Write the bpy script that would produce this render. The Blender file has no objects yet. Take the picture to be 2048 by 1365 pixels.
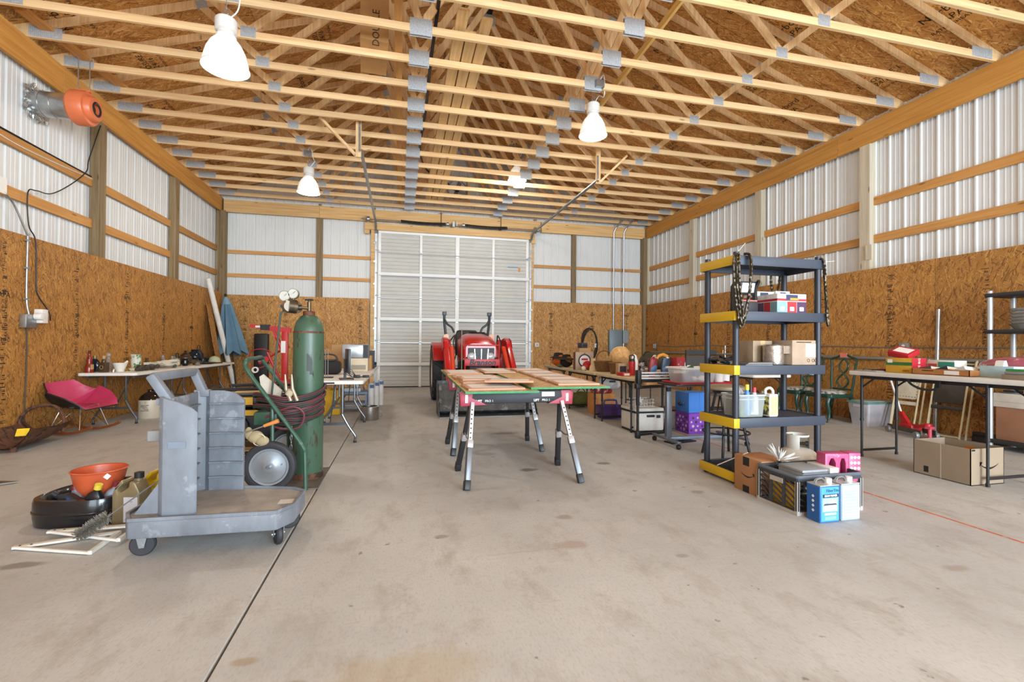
import bpy, bmesh, math, random
from mathutils import Vector, Matrix, Euler
random.seed(7)
S = bpy.context.scene
COL = S.collection
PI = math.pi
R = math.radians

# ---------------------------------------------------------------- camera
F_PX, YAW, PITCH, ROLL, CAM_H = 937.25, 0.23331, 0.008576, 0.007546, 1.178
cd = bpy.data.cameras.new('camera')
cd.sensor_fit = 'HORIZONTAL'; cd.sensor_width = 36.0; cd.lens = F_PX * 36.0 / 2048.0
cd.clip_start = 0.05; cd.clip_end = 200
cam = bpy.data.objects.new('camera', cd); COL.objects.link(cam)
_F = Vector((math.sin(YAW) * math.cos(PITCH), math.cos(YAW) * math.cos(PITCH), math.sin(PITCH)))
_R0 = Vector((math.cos(YAW), -math.sin(YAW), 0)); _U0 = _R0.cross(_F)
_R = _R0 * math.cos(ROLL) + _U0 * math.sin(ROLL); _U = _U0 * math.cos(ROLL) - _R0 * math.sin(ROLL)
mw = Matrix.Identity(4)
for i in range(3):
    mw[i][0] = _R[i]; mw[i][1] = _U[i]; mw[i][2] = -_F[i]
mw[2][3] = CAM_H
cam.matrix_world = mw
S.camera = cam

# ---------------------------------------------------------------- world, daylight, exposure
w = bpy.data.worlds.new('sky'); S.world = w; w.use_nodes = True
w.node_tree.nodes['Background'].inputs[0].default_value = (0.86, 0.93, 1.0, 1)
w.node_tree.nodes['Background'].inputs[1].default_value = 2.0
def area_light(name, loc, rot, sx, sy, energy, col):
    l = bpy.data.lights.new(name, 'AREA'); l.shape = 'RECTANGLE'; l.size = sx; l.size_y = sy
    l.energy = energy; l.color = col
    o = bpy.data.objects.new(name, l); COL.objects.link(o); o.location = loc; o.rotation_euler = rot
    return o
# daylight from an assumed, unseen bay door behind the camera
area_light('assumed_bay_daylight', (4.0, -5.9, 2.15), (R(90), 0, 0), 4.3, 4.2, 1250, (0.75, 0.885, 1.0))
area_light('left_bay_fill', (-1.6, -5.9, 2.15), (R(90), 0, 0), 3.4, 4.2, 260, (0.75, 0.885, 1.0))  # added weaker fill from the left, in a made-up second bay
area_light('assumed_side_fill', (7.4, -2.2, 2.1), (R(90), 0, R(90)), 4.2, 4.0, 260, (0.75, 0.885, 1.0))  # added side light, assumed from the right; that wall has no door
S.view_settings.view_transform = 'Standard'
S.view_settings.look = 'None'
S.view_settings.gamma = 1.0
S.view_settings.use_curve_mapping = False
S.view_settings.exposure = 0.24

# ---------------------------------------------------------------- materials
def lin(c):
    if isinstance(c, str):
        c = tuple(int(c[i:i + 2], 16) / 255 for i in (0, 2, 4))
    return tuple((x / 12.92 if x <= .04045 else ((x + .055) / 1.055) ** 2.4) for x in c[:3])
class NT:
    def __init__(s, name):
        s.m = bpy.data.materials.new(name); s.m.use_nodes = True
        s.t = s.m.node_tree; s.n = s.t.nodes; s.l = s.t.links
        s.b = s.n['Principled BSDF']
    def node(s, typ, **kw):
        n = s.n.new(typ)
        for k, v in kw.items():
            if k.startswith('_'): setattr(n, k[1:], v)
            else:
                k = int(k[1:]) if k[0] == 'i' and k[1:].isdigit() else k.replace('_', ' ')
                if isinstance(v, bpy.types.NodeSocket): s.l.new(v, n.inputs[k])
                else: n.inputs[k].default_value = v
        return n
    def math(s, op, a, b=0.0, clamp=False):
        n = s.n.new('ShaderNodeMath'); n.operation = op; n.use_clamp = clamp
        for i, v in ((0, a), (1, b)):
            if isinstance(v, bpy.types.NodeSocket): s.l.new(v, n.inputs[i])
            else: n.inputs[i].default_value = v
        return n.outputs[0]
    def mix(s, f, a, b):
        n = s.n.new('ShaderNodeMix'); n.data_type = 'RGBA'
        for i, v in ((0, f), (6, a), (7, b)):
            if isinstance(v, bpy.types.NodeSocket): s.l.new(v, n.inputs[i])
            else: n.inputs[i].default_value = v if i == 0 else (*v, 1)[:4]
        return n.outputs[2]
    def coord(s, scale=(1, 1, 1), rot=(0, 0, 0), loc=(0, 0, 0), out='Object'):
        tc = s.n.new('ShaderNodeTexCoord')
        mp = s.node('ShaderNodeMapping'); s.l.new(tc.outputs[out], mp.inputs[0])
        mp.inputs[1].default_value = loc; mp.inputs[2].default_value = rot; mp.inputs[3].default_value = scale
        return mp.outputs[0]
    def ramp(s, fac, stops, interp='LINEAR'):
        n = s.n.new('ShaderNodeValToRGB'); n.color_ramp.interpolation = interp
        e = n.color_ramp.elements
        while len(e) < len(stops): e.new(0.5)
        for i, (p, c) in enumerate(stops):
            e[i].position = p; e[i].color = (*lin(c), 1) if not isinstance(c, float) else (c, c, c, 1)
        s.l.new(fac, n.inputs[0]); return n.outputs[0]
    def base(s, sock): s.l.new(sock, s.b.inputs['Base Color'])
    def bump(s, h, strength=.3, dist=.01):
        n = s.node('ShaderNodeBump', Strength=strength, Distance=dist); s.l.new(h, n.inputs['Height'])
        s.l.new(n.outputs[0], s.b.inputs['Normal'])
_mc = {}
def mat(col, rough=.55, metal=0.0, var=.10, sc=7.0, bump=0.0, trans=0.0, alpha=1.0, emit=0, spots=None, spotsc=25, spotth=.62, coat=0):
    """plain surface colour broken up by procedural noise; spots = second colour showing through as wear"""
    key = (str(col), rough, metal, var, str(sc), bump, trans, alpha, emit, spots, spotsc, spotth, coat)
    if key in _mc: return _mc[key]
    t = NT('surface_%s' % (col if isinstance(col, str) else len(_mc)))
    c = lin(col)
    s3 = sc if isinstance(sc, tuple) else (sc, sc, sc)
    nz = t.node('ShaderNodeTexNoise', Vector=t.coord(s3), Scale=1.0, Detail=5.0, Roughness=.6)
    f = t.ramp(nz.outputs['Fac'], [(.3, 0.0), (.7, 1.0)])
    o = t.mix(f, tuple(x * (1 - var) for x in c), tuple(min(1, x * (1 + var)) for x in c))
    if spots:
        n2 = t.node('ShaderNodeTexNoise', Vector=t.coord(), Scale=spotsc, Detail=6.0, Roughness=.7)
        o = t.mix(t.ramp(n2.outputs['Fac'], [(spotth, 0.0), (spotth + .05, 1.0)]), o, lin(spots))
    t.base(o)
    b = t.b.inputs
    b['Roughness'].default_value = rough; b['Metallic'].default_value = metal
    b['Transmission Weight'].default_value = trans; b['Alpha'].default_value = alpha
    b['Coat Weight'].default_value = coat
    if emit:
        b['Emission Color'].default_value = (*c, 1); b['Emission Strength'].default_value = emit
    if bump: t.bump(nz.outputs['Fac'], bump, .01)
    _mc[key] = t.m; return t.m
def wood(c1, c2, axis='x', sc=3.0, rough=.65, knots=True):
    key = ('wood', c1, c2, axis, sc, rough)
    if key in _mc: return _mc[key]
    t = NT('timber_' + c1)
    k = {'x': (sc * .35, sc * 9, sc * 9), 'y': (sc * 9, sc * .35, sc * 9), 'z': (sc * 9, sc * 9, sc * .35)}[axis]
    oi = t.n.new('ShaderNodeObjectInfo')
    va = t.node('ShaderNodeVectorMath', _operation='ADD'); t.l.new(t.coord(k), va.inputs[0])
    cb = t.node('ShaderNodeCombineXYZ', X=t.math('MULTIPLY', oi.outputs['Random'], 37.0), Y=t.math('MULTIPLY', oi.outputs['Random'], 91.0), Z=3.0)
    t.l.new(cb.outputs[0], va.inputs[1])
    nz = t.node('ShaderNodeTexNoise', Vector=va.outputs[0], Scale=1.0, Detail=6.0, Roughness=.62, Distortion=.5)
    o = t.mix(t.ramp(nz.outputs['Fac'], [(.32, 0.0), (.68, 1.0)]), lin(c1), lin(c2))
    # board to board tone
    hs = t.node('ShaderNodeHueSaturation', Color=o, Value=t.math('ADD', t.math('MULTIPLY', oi.outputs['Random'], .22), .89))
    o = hs.outputs[0]
    if knots:
        kk = {'x': (1.5, 6, 6), 'y': (6, 1.5, 6), 'z': (6, 6, 1.5)}[axis]
        va2 = t.node('ShaderNodeVectorMath', _operation='ADD'); t.l.new(t.coord(kk), va2.inputs[0]); t.l.new(cb.outputs[0], va2.inputs[1])
        vo = t.node('ShaderNodeTexVoronoi', Vector=va2.outputs[0], Scale=1.0)
        o = t.mix(t.ramp(vo.outputs['Distance'], [(.05, .75), (.10, 0.0)]), o, tuple(x * .35 for x in lin(c1)))
    t.base(o); t.b.inputs['Roughness'].default_value = rough
    t.bump(nz.outputs['Fac'], .12, .004)
    _mc[key] = t.m; return t.m
def osb(name, dark, mid, light, plane='yz', strand=11.0):
    """oriented strand board: three rotated layers of long cells, the topmost picked per point"""
    t = NT(name)
    rot = {'yz': (0, R(90), 0), 'xz': (R(90), 0, 0), 'xy': (0, 0, 0)}[plane]
    oi = t.n.new('ShaderNodeObjectInfo')
    pre = t.coord((1, 1, 1), rot)
    off = t.node('ShaderNodeCombineXYZ', X=t.math('MULTIPLY', oi.outputs['Random'], 57.0), Y=t.math('MULTIPLY', oi.outputs['Random'], 23.0))
    add = t.node('ShaderNodeVectorMath', _operation='ADD'); t.l.new(pre, add.inputs[0]); t.l.new(off.outputs[0], add.inputs[1])
    base = {'yz': 0, 'xz': 90, 'xy': 0}[plane]
    best = None
    for i, ang in enumerate((8, 52, 128, -22)):
        vr = t.node('ShaderNodeMapping', _vector_type='TEXTURE'); t.l.new(add.outputs[0], vr.inputs[0])
        vr.inputs[2].default_value = (0, 0, R(ang + base)); vr.inputs[1].default_value = (3.7 * i, 1.9 * i, 0)
        vr.inputs[3].default_value = (1 / strand, 1 / (strand * 8.0), 1)
        dn = t.node('ShaderNodeTexNoise', Vector=vr.outputs[0], Scale=.9, Detail=1.0)
        dm = t.node('ShaderNodeVectorMath', _operation='MULTIPLY_ADD'); t.l.new(dn.outputs['Color'], dm.inputs[0])
        dm.inputs[1].default_value = (.25, .3, 0); t.l.new(vr.outputs[0], dm.inputs[2])
        vo = t.node('ShaderNodeTexVoronoi', _voronoi_dimensions='2D', Vector=dm.outputs[0], Scale=1.0)
        sp = t.node('ShaderNodeSeparateColor', Color=vo.outputs['Color'])
        edge = t.math('MULTIPLY', vo.outputs['Distance'], .2)
        val = t.math('SUBTRACT', sp.outputs[0], edge); pri = sp.outputs[1]
        if i in (0, 3): pri = t.math('ADD', pri, .12)
        if best is None: best, bp = val, pri
        else:
            g = t.math('GREATER_THAN', pri, bp)
            mx = t.n.new('ShaderNodeMix'); t.l.new(g, mx.inputs[0]); t.l.new(best, mx.inputs[2]); t.l.new(val, mx.inputs[3])
            best = mx.outputs[0]; bp = t.math('MAXIMUM', pri, bp)
    fine = t.node('ShaderNodeTexNoise', Vector=add.outputs[0], Scale=3.0, Detail=6.0, Roughness=.7)
    v = t.math('ADD', best, t.math('MULTIPLY', t.math('SUBTRACT', fine.outputs['Fac'], .5), .35))
    o = t.ramp(v, [(0.0, dark), (.05, dark), (.22, mid), (.62, mid), (.95, light)])
    hs = t.node('ShaderNodeHueSaturation', Color=o, Value=t.math('ADD', t.math('MULTIPLY', oi.outputs['Random'], .16), .92))
    t.base(hs.outputs[0]); t.b.inputs['Roughness'].default_value = .62
    t.bump(best, .25, .004)
    return t.m

# ---------------------------------------------------------------- mesh building
class MB:
    def __init__(s, M=None): s.v = []; s.f = []; s.k = []; s.M = M; s.mi = 0
    def add(s, vs, fs):
        o = len(s.v)
        for p in vs:
            p = Vector(p); s.v.append(s.M @ p if s.M else p)
        for f in fs: s.f.append([o + i for i in f]); s.k.append(s.mi)
        return s
    def bx(s, x0, x1, y0, y1, z0, z1):
        return s.add([(x, y, z) for z in (z0, z1) for y in (y0, y1) for x in (x0, x1)],
                     [(0, 2, 3, 1), (4, 5, 7, 6), (0, 1, 5, 4), (2, 6, 7, 3), (0, 4, 6, 2), (1, 3, 7, 5)])
    def box(s, c, d, rz=0, rx=0, ry=0):
        m = Matrix.Translation(c) @ Euler((rx, ry, rz)).to_matrix().to_4x4()
        x, y, z = d[0] / 2, d[1] / 2, d[2] / 2
        return s.add([m @ Vector((a, b, e)) for e in (-z, z) for b in (-y, y) for a in (-x, x)],
                     [(0, 2, 3, 1), (4, 5, 7, 6), (0, 1, 5, 4), (2, 6, 7, 3), (0, 4, 6, 2), (1, 3, 7, 5)])
    def beam(s, p, q, w_, h_, up=(0, 0, 1)):
        p, q = Vector(p), Vector(q); d = (q - p).normalized(); a = d.cross(Vector(up))
        if a.length < 1e-4: a = d.cross(Vector((0, 1, 0)))
        a.normalize(); b = a.cross(d); a *= w_ / 2; b *= h_ / 2
        return s.add([p - a - b, p + a - b, p + a + b, p - a + b, q - a - b, q + a - b, q + a + b, q - a + b],
                     [(0, 3, 2, 1), (4, 5, 6, 7), (0, 1, 5, 4), (1, 2, 6, 5), (2, 3, 7, 6), (3, 0, 4, 7)])
    def cyl(s, p, q, r, r2=None, n=14, caps=True):
        p, q = Vector(p), Vector(q); d = (q - p).normalized(); r2 = r if r2 is None else r2
        a = d.orthogonal().normalized(); b = d.cross(a); vs = []
        for c, rr in ((p, r), (q, r2)):
            for i in range(n):
                t = 2 * PI * i / n; vs.append(c + (a * math.cos(t) + b * math.sin(t)) * rr)
        fs = [(i, (i + 1) % n, n + (i + 1) % n, n + i) for i in range(n)]
        if caps: fs += [tuple(range(n))[::-1], tuple(range(n, 2 * n))]
        return s.add(vs, fs)
    def tube(s, pts, r, n=8, closed=False, caps=True):
        P = [Vector(p) for p in pts]; m = len(P); vs = []; fs = []
        rr = r if isinstance(r, (list, tuple)) else [r] * m
        a = None
        for i in range(m):
            if closed: d = P[(i + 1) % m] - P[i - 1]
            else: d = P[min(i + 1, m - 1)] - P[max(i - 1, 0)]
            d.normalize()
            if a is None: a = d.orthogonal().normalized()
            else:
                a = a - d * a.dot(d)
                a = a.normalized() if a.length > 1e-5 else d.orthogonal().normalized()
            b = d.cross(a)
            for j in range(n):
                t = 2 * PI * j / n; vs.append(P[i] + (a * math.cos(t) + b * math.sin(t)) * rr[i])
        for i in range(m if closed else m - 1):
            k = (i + 1) % m
            for j in range(n): fs.append((i * n + j, i * n + (j + 1) % n, k * n + (j + 1) % n, k * n + j))
        if caps and not closed: fs += [tuple(range(n))[::-1], tuple(range((m - 1) * n, m * n))]
        return s.add(vs, fs)
    def lathe(s, prof, n=24, c=(0, 0, 0), ax='z', sx=1, sy=1, a0=0, a1=None):
        vs = []; fs = []; full = a1 is None; a1 = a0 + 2 * PI if full else a1
        m = n if full else n + 1
        for (r, z) in prof:
            for i in range(m):
                t = a0 + (a1 - a0) * i / n; x, y = r * math.cos(t) * sx, r * math.sin(t) * sy
                q = (x, y, z) if ax == 'z' else (z, x, y) if ax == 'x' else (y, z, x)
                vs.append((q[0] + c[0], q[1] + c[1], q[2] + c[2]))
        for k in range(len(prof) - 1):
            for i in range(n if full else m - 1):
                j = (i + 1) % m; fs.append((k * m + i, k * m + j, (k + 1) * m + j, (k + 1) * m + i))
        return s.add(vs, fs)
    def disc(s, c, r, n=20, ax='z'):
        vs = []
        for i in range(n):
            t = 2 * PI * i / n; x, y = r * math.cos(t), r * math.sin(t)
            q = (x, y, 0) if ax == 'z' else (0, x, y) if ax == 'x' else (y, 0, x)
            vs.append((q[0] + c[0], q[1] + c[1], q[2] + c[2]))
        return s.add(vs, [tuple(range(n))])
    def ell(s, c, r, n=14, m=8):
        prof = [(math.sin(PI * i / m), -math.cos(PI * i / m)) for i in range(m + 1)]
        prof[0] = (.001, -1); prof[-1] = (.001, 1); vs = []
        for (a, z) in prof:
            for i in range(n):
                t = 2 * PI * i / n; vs.append((c[0] + r[0] * a * math.cos(t), c[1] + r[1] * a * math.sin(t), c[2] + r[2] * z))
        return s.add(vs, [(k * n + i, k * n + (i + 1) % n, (k + 1) * n + (i + 1) % n, (k + 1) * n + i) for k in range(m) for i in range(n)])
    def prism(s, poly, lo, hi, ax='z'):
        """2-D outline pushed from lo to hi along an axis; outline axes are the other two in xyz order"""
        n = len(poly); vs = []
        for h in (lo, hi):
            for (a, b) in poly: vs.append((a, b, h) if ax == 'z' else (a, h, b) if ax == 'y' else (h, a, b))
        return s.add(vs, [tuple(range(n))[::-1], tuple(range(n, 2 * n))] + [(i, (i + 1) % n, n + (i + 1) % n, n + i) for i in range(n)])
    def mesh(s, name, mats, bev=0, ang=35, seg=2, fix=True):
        me = bpy.data.meshes.new(name); me.from_pydata([tuple(v) for v in s.v], [], s.f)
        mats = mats if isinstance(mats, (list, tuple)) else [mats]
        for m in mats: me.materials.append(m)
        if len(mats) > 1: me.polygons.foreach_set('material_index', s.k)
        if fix or bev:
            bm = bmesh.new(); bm.from_mesh(me)
            if fix: bmesh.ops.recalc_face_normals(bm, faces=bm.faces)
            if bev:
                es = [e for e in bm.edges if len(e.link_faces) == 2 and e.calc_face_angle(0) > R(30)]
                bmesh.ops.bevel(bm, geom=es, offset=bev, segments=seg, affect='EDGES', clamp_overlap=True, profile=.5)
            bm.to_mesh(me); bm.free()
        me.polygons.foreach_set('use_smooth', [True] * len(me.polygons))
        me.set_sharp_from_angle(angle=R(ang)); me.update()
        return me
    def build(s, name, mats, parent=None, bev=0, ang=35, loc=None, rot=None, label=None, cat=None, group=None, kind=None, seg=2):
        return obj(name, s.mesh(name, mats, bev, ang, seg), parent, loc, rot, label, cat, group, kind)
def obj(name, me, parent=None, loc=None, rot=None, label=None, cat=None, group=None, kind=None):
    o = bpy.data.objects.new(name, me); COL.objects.link(o)
    if parent: o.parent = parent
    if loc: o.location = loc
    if rot: o.rotation_euler = rot
    for k, v in (('label', label), ('category', cat), ('group', group), ('kind', kind)):
        if v: o[k] = v
    return o
def T(name, label, cat, loc=(0, 0, 0), rz=0, group=None, rot=None):
    return obj(name, None, None, loc, rot or (0, 0, rz), label, cat, group)
def struct(name): return obj(name, None, kind='structure')
def dup(root, loc, rz=None, label=None, group=None, rot=None):
    r = root.copy(); COL.objects.link(r); r.location = loc
    if rz is not None: r.rotation_euler = (0, 0, rz)
    if rot is not None: r.rotation_euler = rot
    if label: r['label'] = label
    if group: r['group'] = group
    for ch in list(root.children):
        c = ch.copy(); COL.objects.link(c); c.parent = r
        for g in ch.children:
            d = g.copy(); COL.objects.link(d); d.parent = c
    return r
_tc = {}
def textmesh(body, size, mat_, ext=.0006, font_shear=0, bold=0, space=1):
    k = (body, size, mat_.name, font_shear, bold, ext)
    if k in _tc: return _tc[k]
    cu = bpy.data.curves.new('lettering', 'FONT'); cu.body = body; cu.size = size; cu.extrude = ext
    cu.shear = font_shear; cu.offset = bold; cu.align_x = 'CENTER'; cu.align_y = 'CENTER'; cu.resolution_u = 2
    cu.space_line = .9; cu.space_character = space
    o = bpy.data.objects.new('lettering', cu); COL.objects.link(o)
    dg = bpy.context.evaluated_depsgraph_get()
    me = bpy.data.meshes.new_from_object(o.evaluated_get(dg)); me.name = 'lettering'
    me.materials.clear(); me.materials.append(mat_)
    bpy.data.objects.remove(o); bpy.data.curves.remove(cu)
    _tc[k] = me; return me
def text(body, size, loc, face, mat_, parent, name='lettering', roll=0, **kw):
    """face: outward direction of the print; roll turns it in its plane"""
    z = Vector(face).normalized(); up = Vector((0, 0, 1)) if abs(z.z) < .95 else Vector((0, 1, 0))
    x = up.cross(z).normalized(); y = z.cross(x)
    m = Matrix((x, y, z)).transposed().to_4x4() @ Matrix.Rotation(roll, 4, 'Z')
    o = obj(name, textmesh(body, size, mat_, **kw), parent); o.matrix_local = Matrix.Translation(loc) @ m
    return o
def arc(cx, cz, r, a0, a1, n=8): return [(cx + r * math.cos(R(a0 + (a1 - a0) * i / n)), cz + r * math.sin(R(a0 + (a1 - a0) * i / n))) for i in range(n + 1)]
def rrect(w_, h_, r, n=4, cx=0, cy=0):
    o = []
    for (sx, sy, a) in ((1, 1, 0), (-1, 1, 90), (-1, -1, 180), (1, -1, 270)):
        o += arc(cx + sx * (w_ / 2 - r), cy + sy * (h_ / 2 - r), r, a, a + 90, n)
    return o
def spl(pts, n=6, closed=False):
    """Catmull-Rom through points"""
    P = [Vector(p) for p in pts]; m = len(P); out = []
    for i in range(m if closed else m - 1):
        p0 = P[i - 1] if (closed or i) else P[0]; p1 = P[i]; p2 = P[(i + 1) % m]
        p3 = P[(i + 2) % m] if (closed or i + 2 < m) else P[-1]
        for k in range(n):
            t = k / n
            out.append(.5 * ((2 * p1) + (p2 - p0) * t + (2 * p0 - 5 * p1 + 4 * p2 - p3) * t * t + (3 * p1 - p0 - 3 * p2 + p3) * t ** 3))
    if not closed: out.append(P[-1])
    return out
# ---------------------------------------------------------------- shared materials
XL, XR, YB, YF = -4.36, 7.31, 13.14, -6.0
M_osbL = osb('osb_side', '7c5022', 'ab7635', 'cb9850', 'yz', 10.5)
M_osbB = osb('osb_back', '845828', 'b27f40', 'd3a868', 'xz', 10.5)
M_osbR = osb('osb_roof', '9a642c', 'c68c46', 'e6ba78', 'xy', 9.0)
M_chord = wood('d9ae78', 'eecd9c', 'x', 3.0)
M_web = wood('d6a86e', 'efd0a0', 'z', 3.0)
M_beam = wood('b0762f', 'cf9648', 'y', 2.0)
M_girtY = wood('b47c3c', 'cf9a58', 'y', 3.0)
M_girtX = wood('b9824a', 'd5a468', 'x', 3.0)
M_post = wood('6f5a3a', '9a8460', 'z', 2.2)
M_postR = wood('b7ab93', 'd6cbb4', 'z', 2.2)
M_head = wood('c99a5c', 'e4bf86', 'x', 2.5)
M_side = mat('dddfde', .6, 0, .03, 1.2)
M_black = mat('1c1c1e', .5, 0, .2)
M_ink = mat('1e1710', .8, 0, .3, 60)
M_galv = mat('a9adb0', .35, .85, .18, 14)
M_plate = mat('b4b8bb', .45, .25, .2, 60)
M_grey = mat('8d8f90', .45, .5, .1)
M_white = mat('e6e4de', .45, 0, .04)
M_chrome = mat('d0d0d0', .18, 1, .05)

# ---------------------------------------------------------------- floor
def concrete():
    t = NT('concrete')
    big = t.node('ShaderNodeTexNoise', Vector=t.coord((.55, .55, .55)), Scale=1.0, Detail=7.0, Roughness=.65)
    med = t.node('ShaderNodeTexNoise', Vector=t.coord((5, 2.5, 5)), Scale=1.0, Detail=8.0, Roughness=.7)
    fine = t.node('ShaderNodeTexNoise', Vector=t.coord((90, 40, 90)), Scale=1.0, Detail=4.0)
    o = t.ramp(big.outputs['Fac'], [(.28, 'a2a3a2'), (.5, 'b5b6b4'), (.72, 'c4c5c3')])
    o = t.mix(t.ramp(med.outputs['Fac'], [(.34, .7), (.5, 0.0)]), o, lin('9f9a93'))
    o = t.mix(t.ramp(fine.outputs['Fac'], [(.3, .35), (.5, 0.0)]), o, lin('9c9184'))
    # scuffs
    sc = t.node('ShaderNodeTexNoise', Vector=t.coord((1.2, 9, 1), (0, 0, .6)), Scale=1.0, Detail=6.0, Roughness=.75)
    o = t.mix(t.ramp(sc.outputs['Fac'], [(.62, 0.0), (.74, .5)]), o, lin('8d8479'))
    sp = t.node('ShaderNodeTexNoise', Vector=t.coord((11, 11, 11)), Scale=1.0, Detail=3.0, Roughness=.5)
    o = t.mix(t.ramp(sp.outputs['Fac'], [(.70, 0.0), (.74, .75)]), o, lin('6f6a63'))
    lt = t.node('ShaderNodeTexNoise', Vector=t.coord((.8, 14, 1), (0, 0, -.35)), Scale=1.0, Detail=5.0, Roughness=.7)
    o = t.mix(t.ramp(lt.outputs['Fac'], [(.66, 0.0), (.72, .45)]), o, lin('d4d1ca'))
    # spilt oil and rust, each with a place and shape of its own
    geo = t.n.new('ShaderNodeNewGeometry'); sep = t.node('ShaderNodeSeparateXYZ', Vector=geo.outputs['Position'])
    for (x, y, rx, ry, col, a) in ((1.18, 4.28, .11, .07, '6d675f', .8), (1.98, 4.36, .10, .06, '6d675f', .8), (1.0, 2.62, .12, .07, 'a08f80', .7),
                                   (0.05, 1.72, .34, .16, 'a8946c', .4), (-.55, 1.92, .06, .03, '94805a', .6), (1.1, 3.05, .07, .05, '857d74', .6),
                                   (-1.93, 3.0, .14, .05, '6f685e', .7), (1.35, 6.1, .2, .08, '777067', .7), (2.35, 3.35, .07, .05, '857d74', .7),
                                   (5.0, 3.9, .12, .12, '8b8071', .6), (.9, 5.0, .16, .1, '8a8278', .5), (.25, 2.9, .05, .035, '857d74', .7),
                                   (-.35, 1.75, .05, .03, '8a7a5c', .6), (2.9, 1.9, .1, .05, '968c80', .6), (1.55, 2.35, .05, .03, '8a8278', .6)):
        dx = t.math('DIVIDE', t.math('SUBTRACT', sep.outputs[0], x), rx); dy = t.math('DIVIDE', t.math('SUBTRACT', sep.outputs[1], y), ry)
        d = t.math('SQRT', t.math('ADD', t.math('MULTIPLY', dx, dx), t.math('MULTIPLY', dy, dy)))
        d = t.math('ADD', d, t.math('MULTIPLY', t.math('SUBTRACT', med.outputs['Fac'], .5), 1.6))
        o = t.mix(t.ramp(d, [(.55, a), (1.0, 0.0)]), o, lin(col))
    t.base(o); t.b.inputs['Roughness'].default_value = .62
    h = t.math('ADD', t.math('MULTIPLY', fine.outputs['Fac'], .5), med.outputs['Fac'])
    t.bump(h, .18, .01)
    return t.m
M_conc = concrete()
fl = MB().bx(-4.75, 7.75, -6.3, 13.6, -.20, -.02).build('floor', mat('7d756a', .8), kind='structure')
for (a, b) in ((-4.72, -.6555), (-.6445, 3.687), (3.695, 7.72)):
    MB().bx(a, b, -6.25, 13.5, -.021, 0).build('slab', M_conc, fl, bev=.004, seg=1)
MB().bx(3.680, 3.700, -2, 6.4, -.004, .0008).build('chalk_line', mat('c8603f', .8, 0, .3, 20, spots='b9a89c', spotsc=9, spotth=.58), fl, label='faded orange line along the floor joint')

# ---------------------------------------------------------------- siding sheet (ribbed steel)
def ribs(width=.9144, step=.2286):
    pts = []
    x = 0
    while x < width - .01:
        pts += [(x, 0), (x + .012, .019), (x + .032, .019), (x + .044, 0), (x + .095, 0), (x + .1, .004), (x + .112, .004), (x + .117, 0), (x + .16, 0), (x + .165, .004), (x + .177, .004), (x + .182, 0)]
        x += step
    return pts + [(width, 0)]
RIB = ribs()
def sheet_mesh(z0, z1f):
    m = MB(); n = len(RIB)
    m.add([(x, d, z0) for x, d in RIB] + [(x, d, z1f(x)) for x, d in RIB], [(i, i + 1, n + i + 1, n + i) for i in range(n - 1)])
    return m.mesh('siding_sheet', M_side, ang=10, fix=False)
# stamps on the panels
def stamp_marks(parent, x, ynrm, axis, n=1, z0=.25, z1=2.3):
    """column of mill print down a wall panel (dashes and short words turned on their side)"""
    m = MB(); rnd = random.Random(int(x * 100) + n)
    z = z0
    while z < z1:
        if rnd.random() < .85:
            w_ = rnd.choice((.04, .06, .085)); t_ = rnd.choice((.004, .007, .012))
            o_ = rnd.uniform(-.02, .02)
            if axis == 'x': m.bx(ynrm - .0006, ynrm, x - w_ / 2 + o_, x + w_ / 2 + o_, z, z + t_)
            else: m.bx(x - w_ / 2 + o_, x + w_ / 2 + o_, ynrm - .0006, ynrm, z, z + t_)
        z += rnd.choice((.016, .02, .026, .045))
    m.build('mill_print', M_ink, parent)

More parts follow.
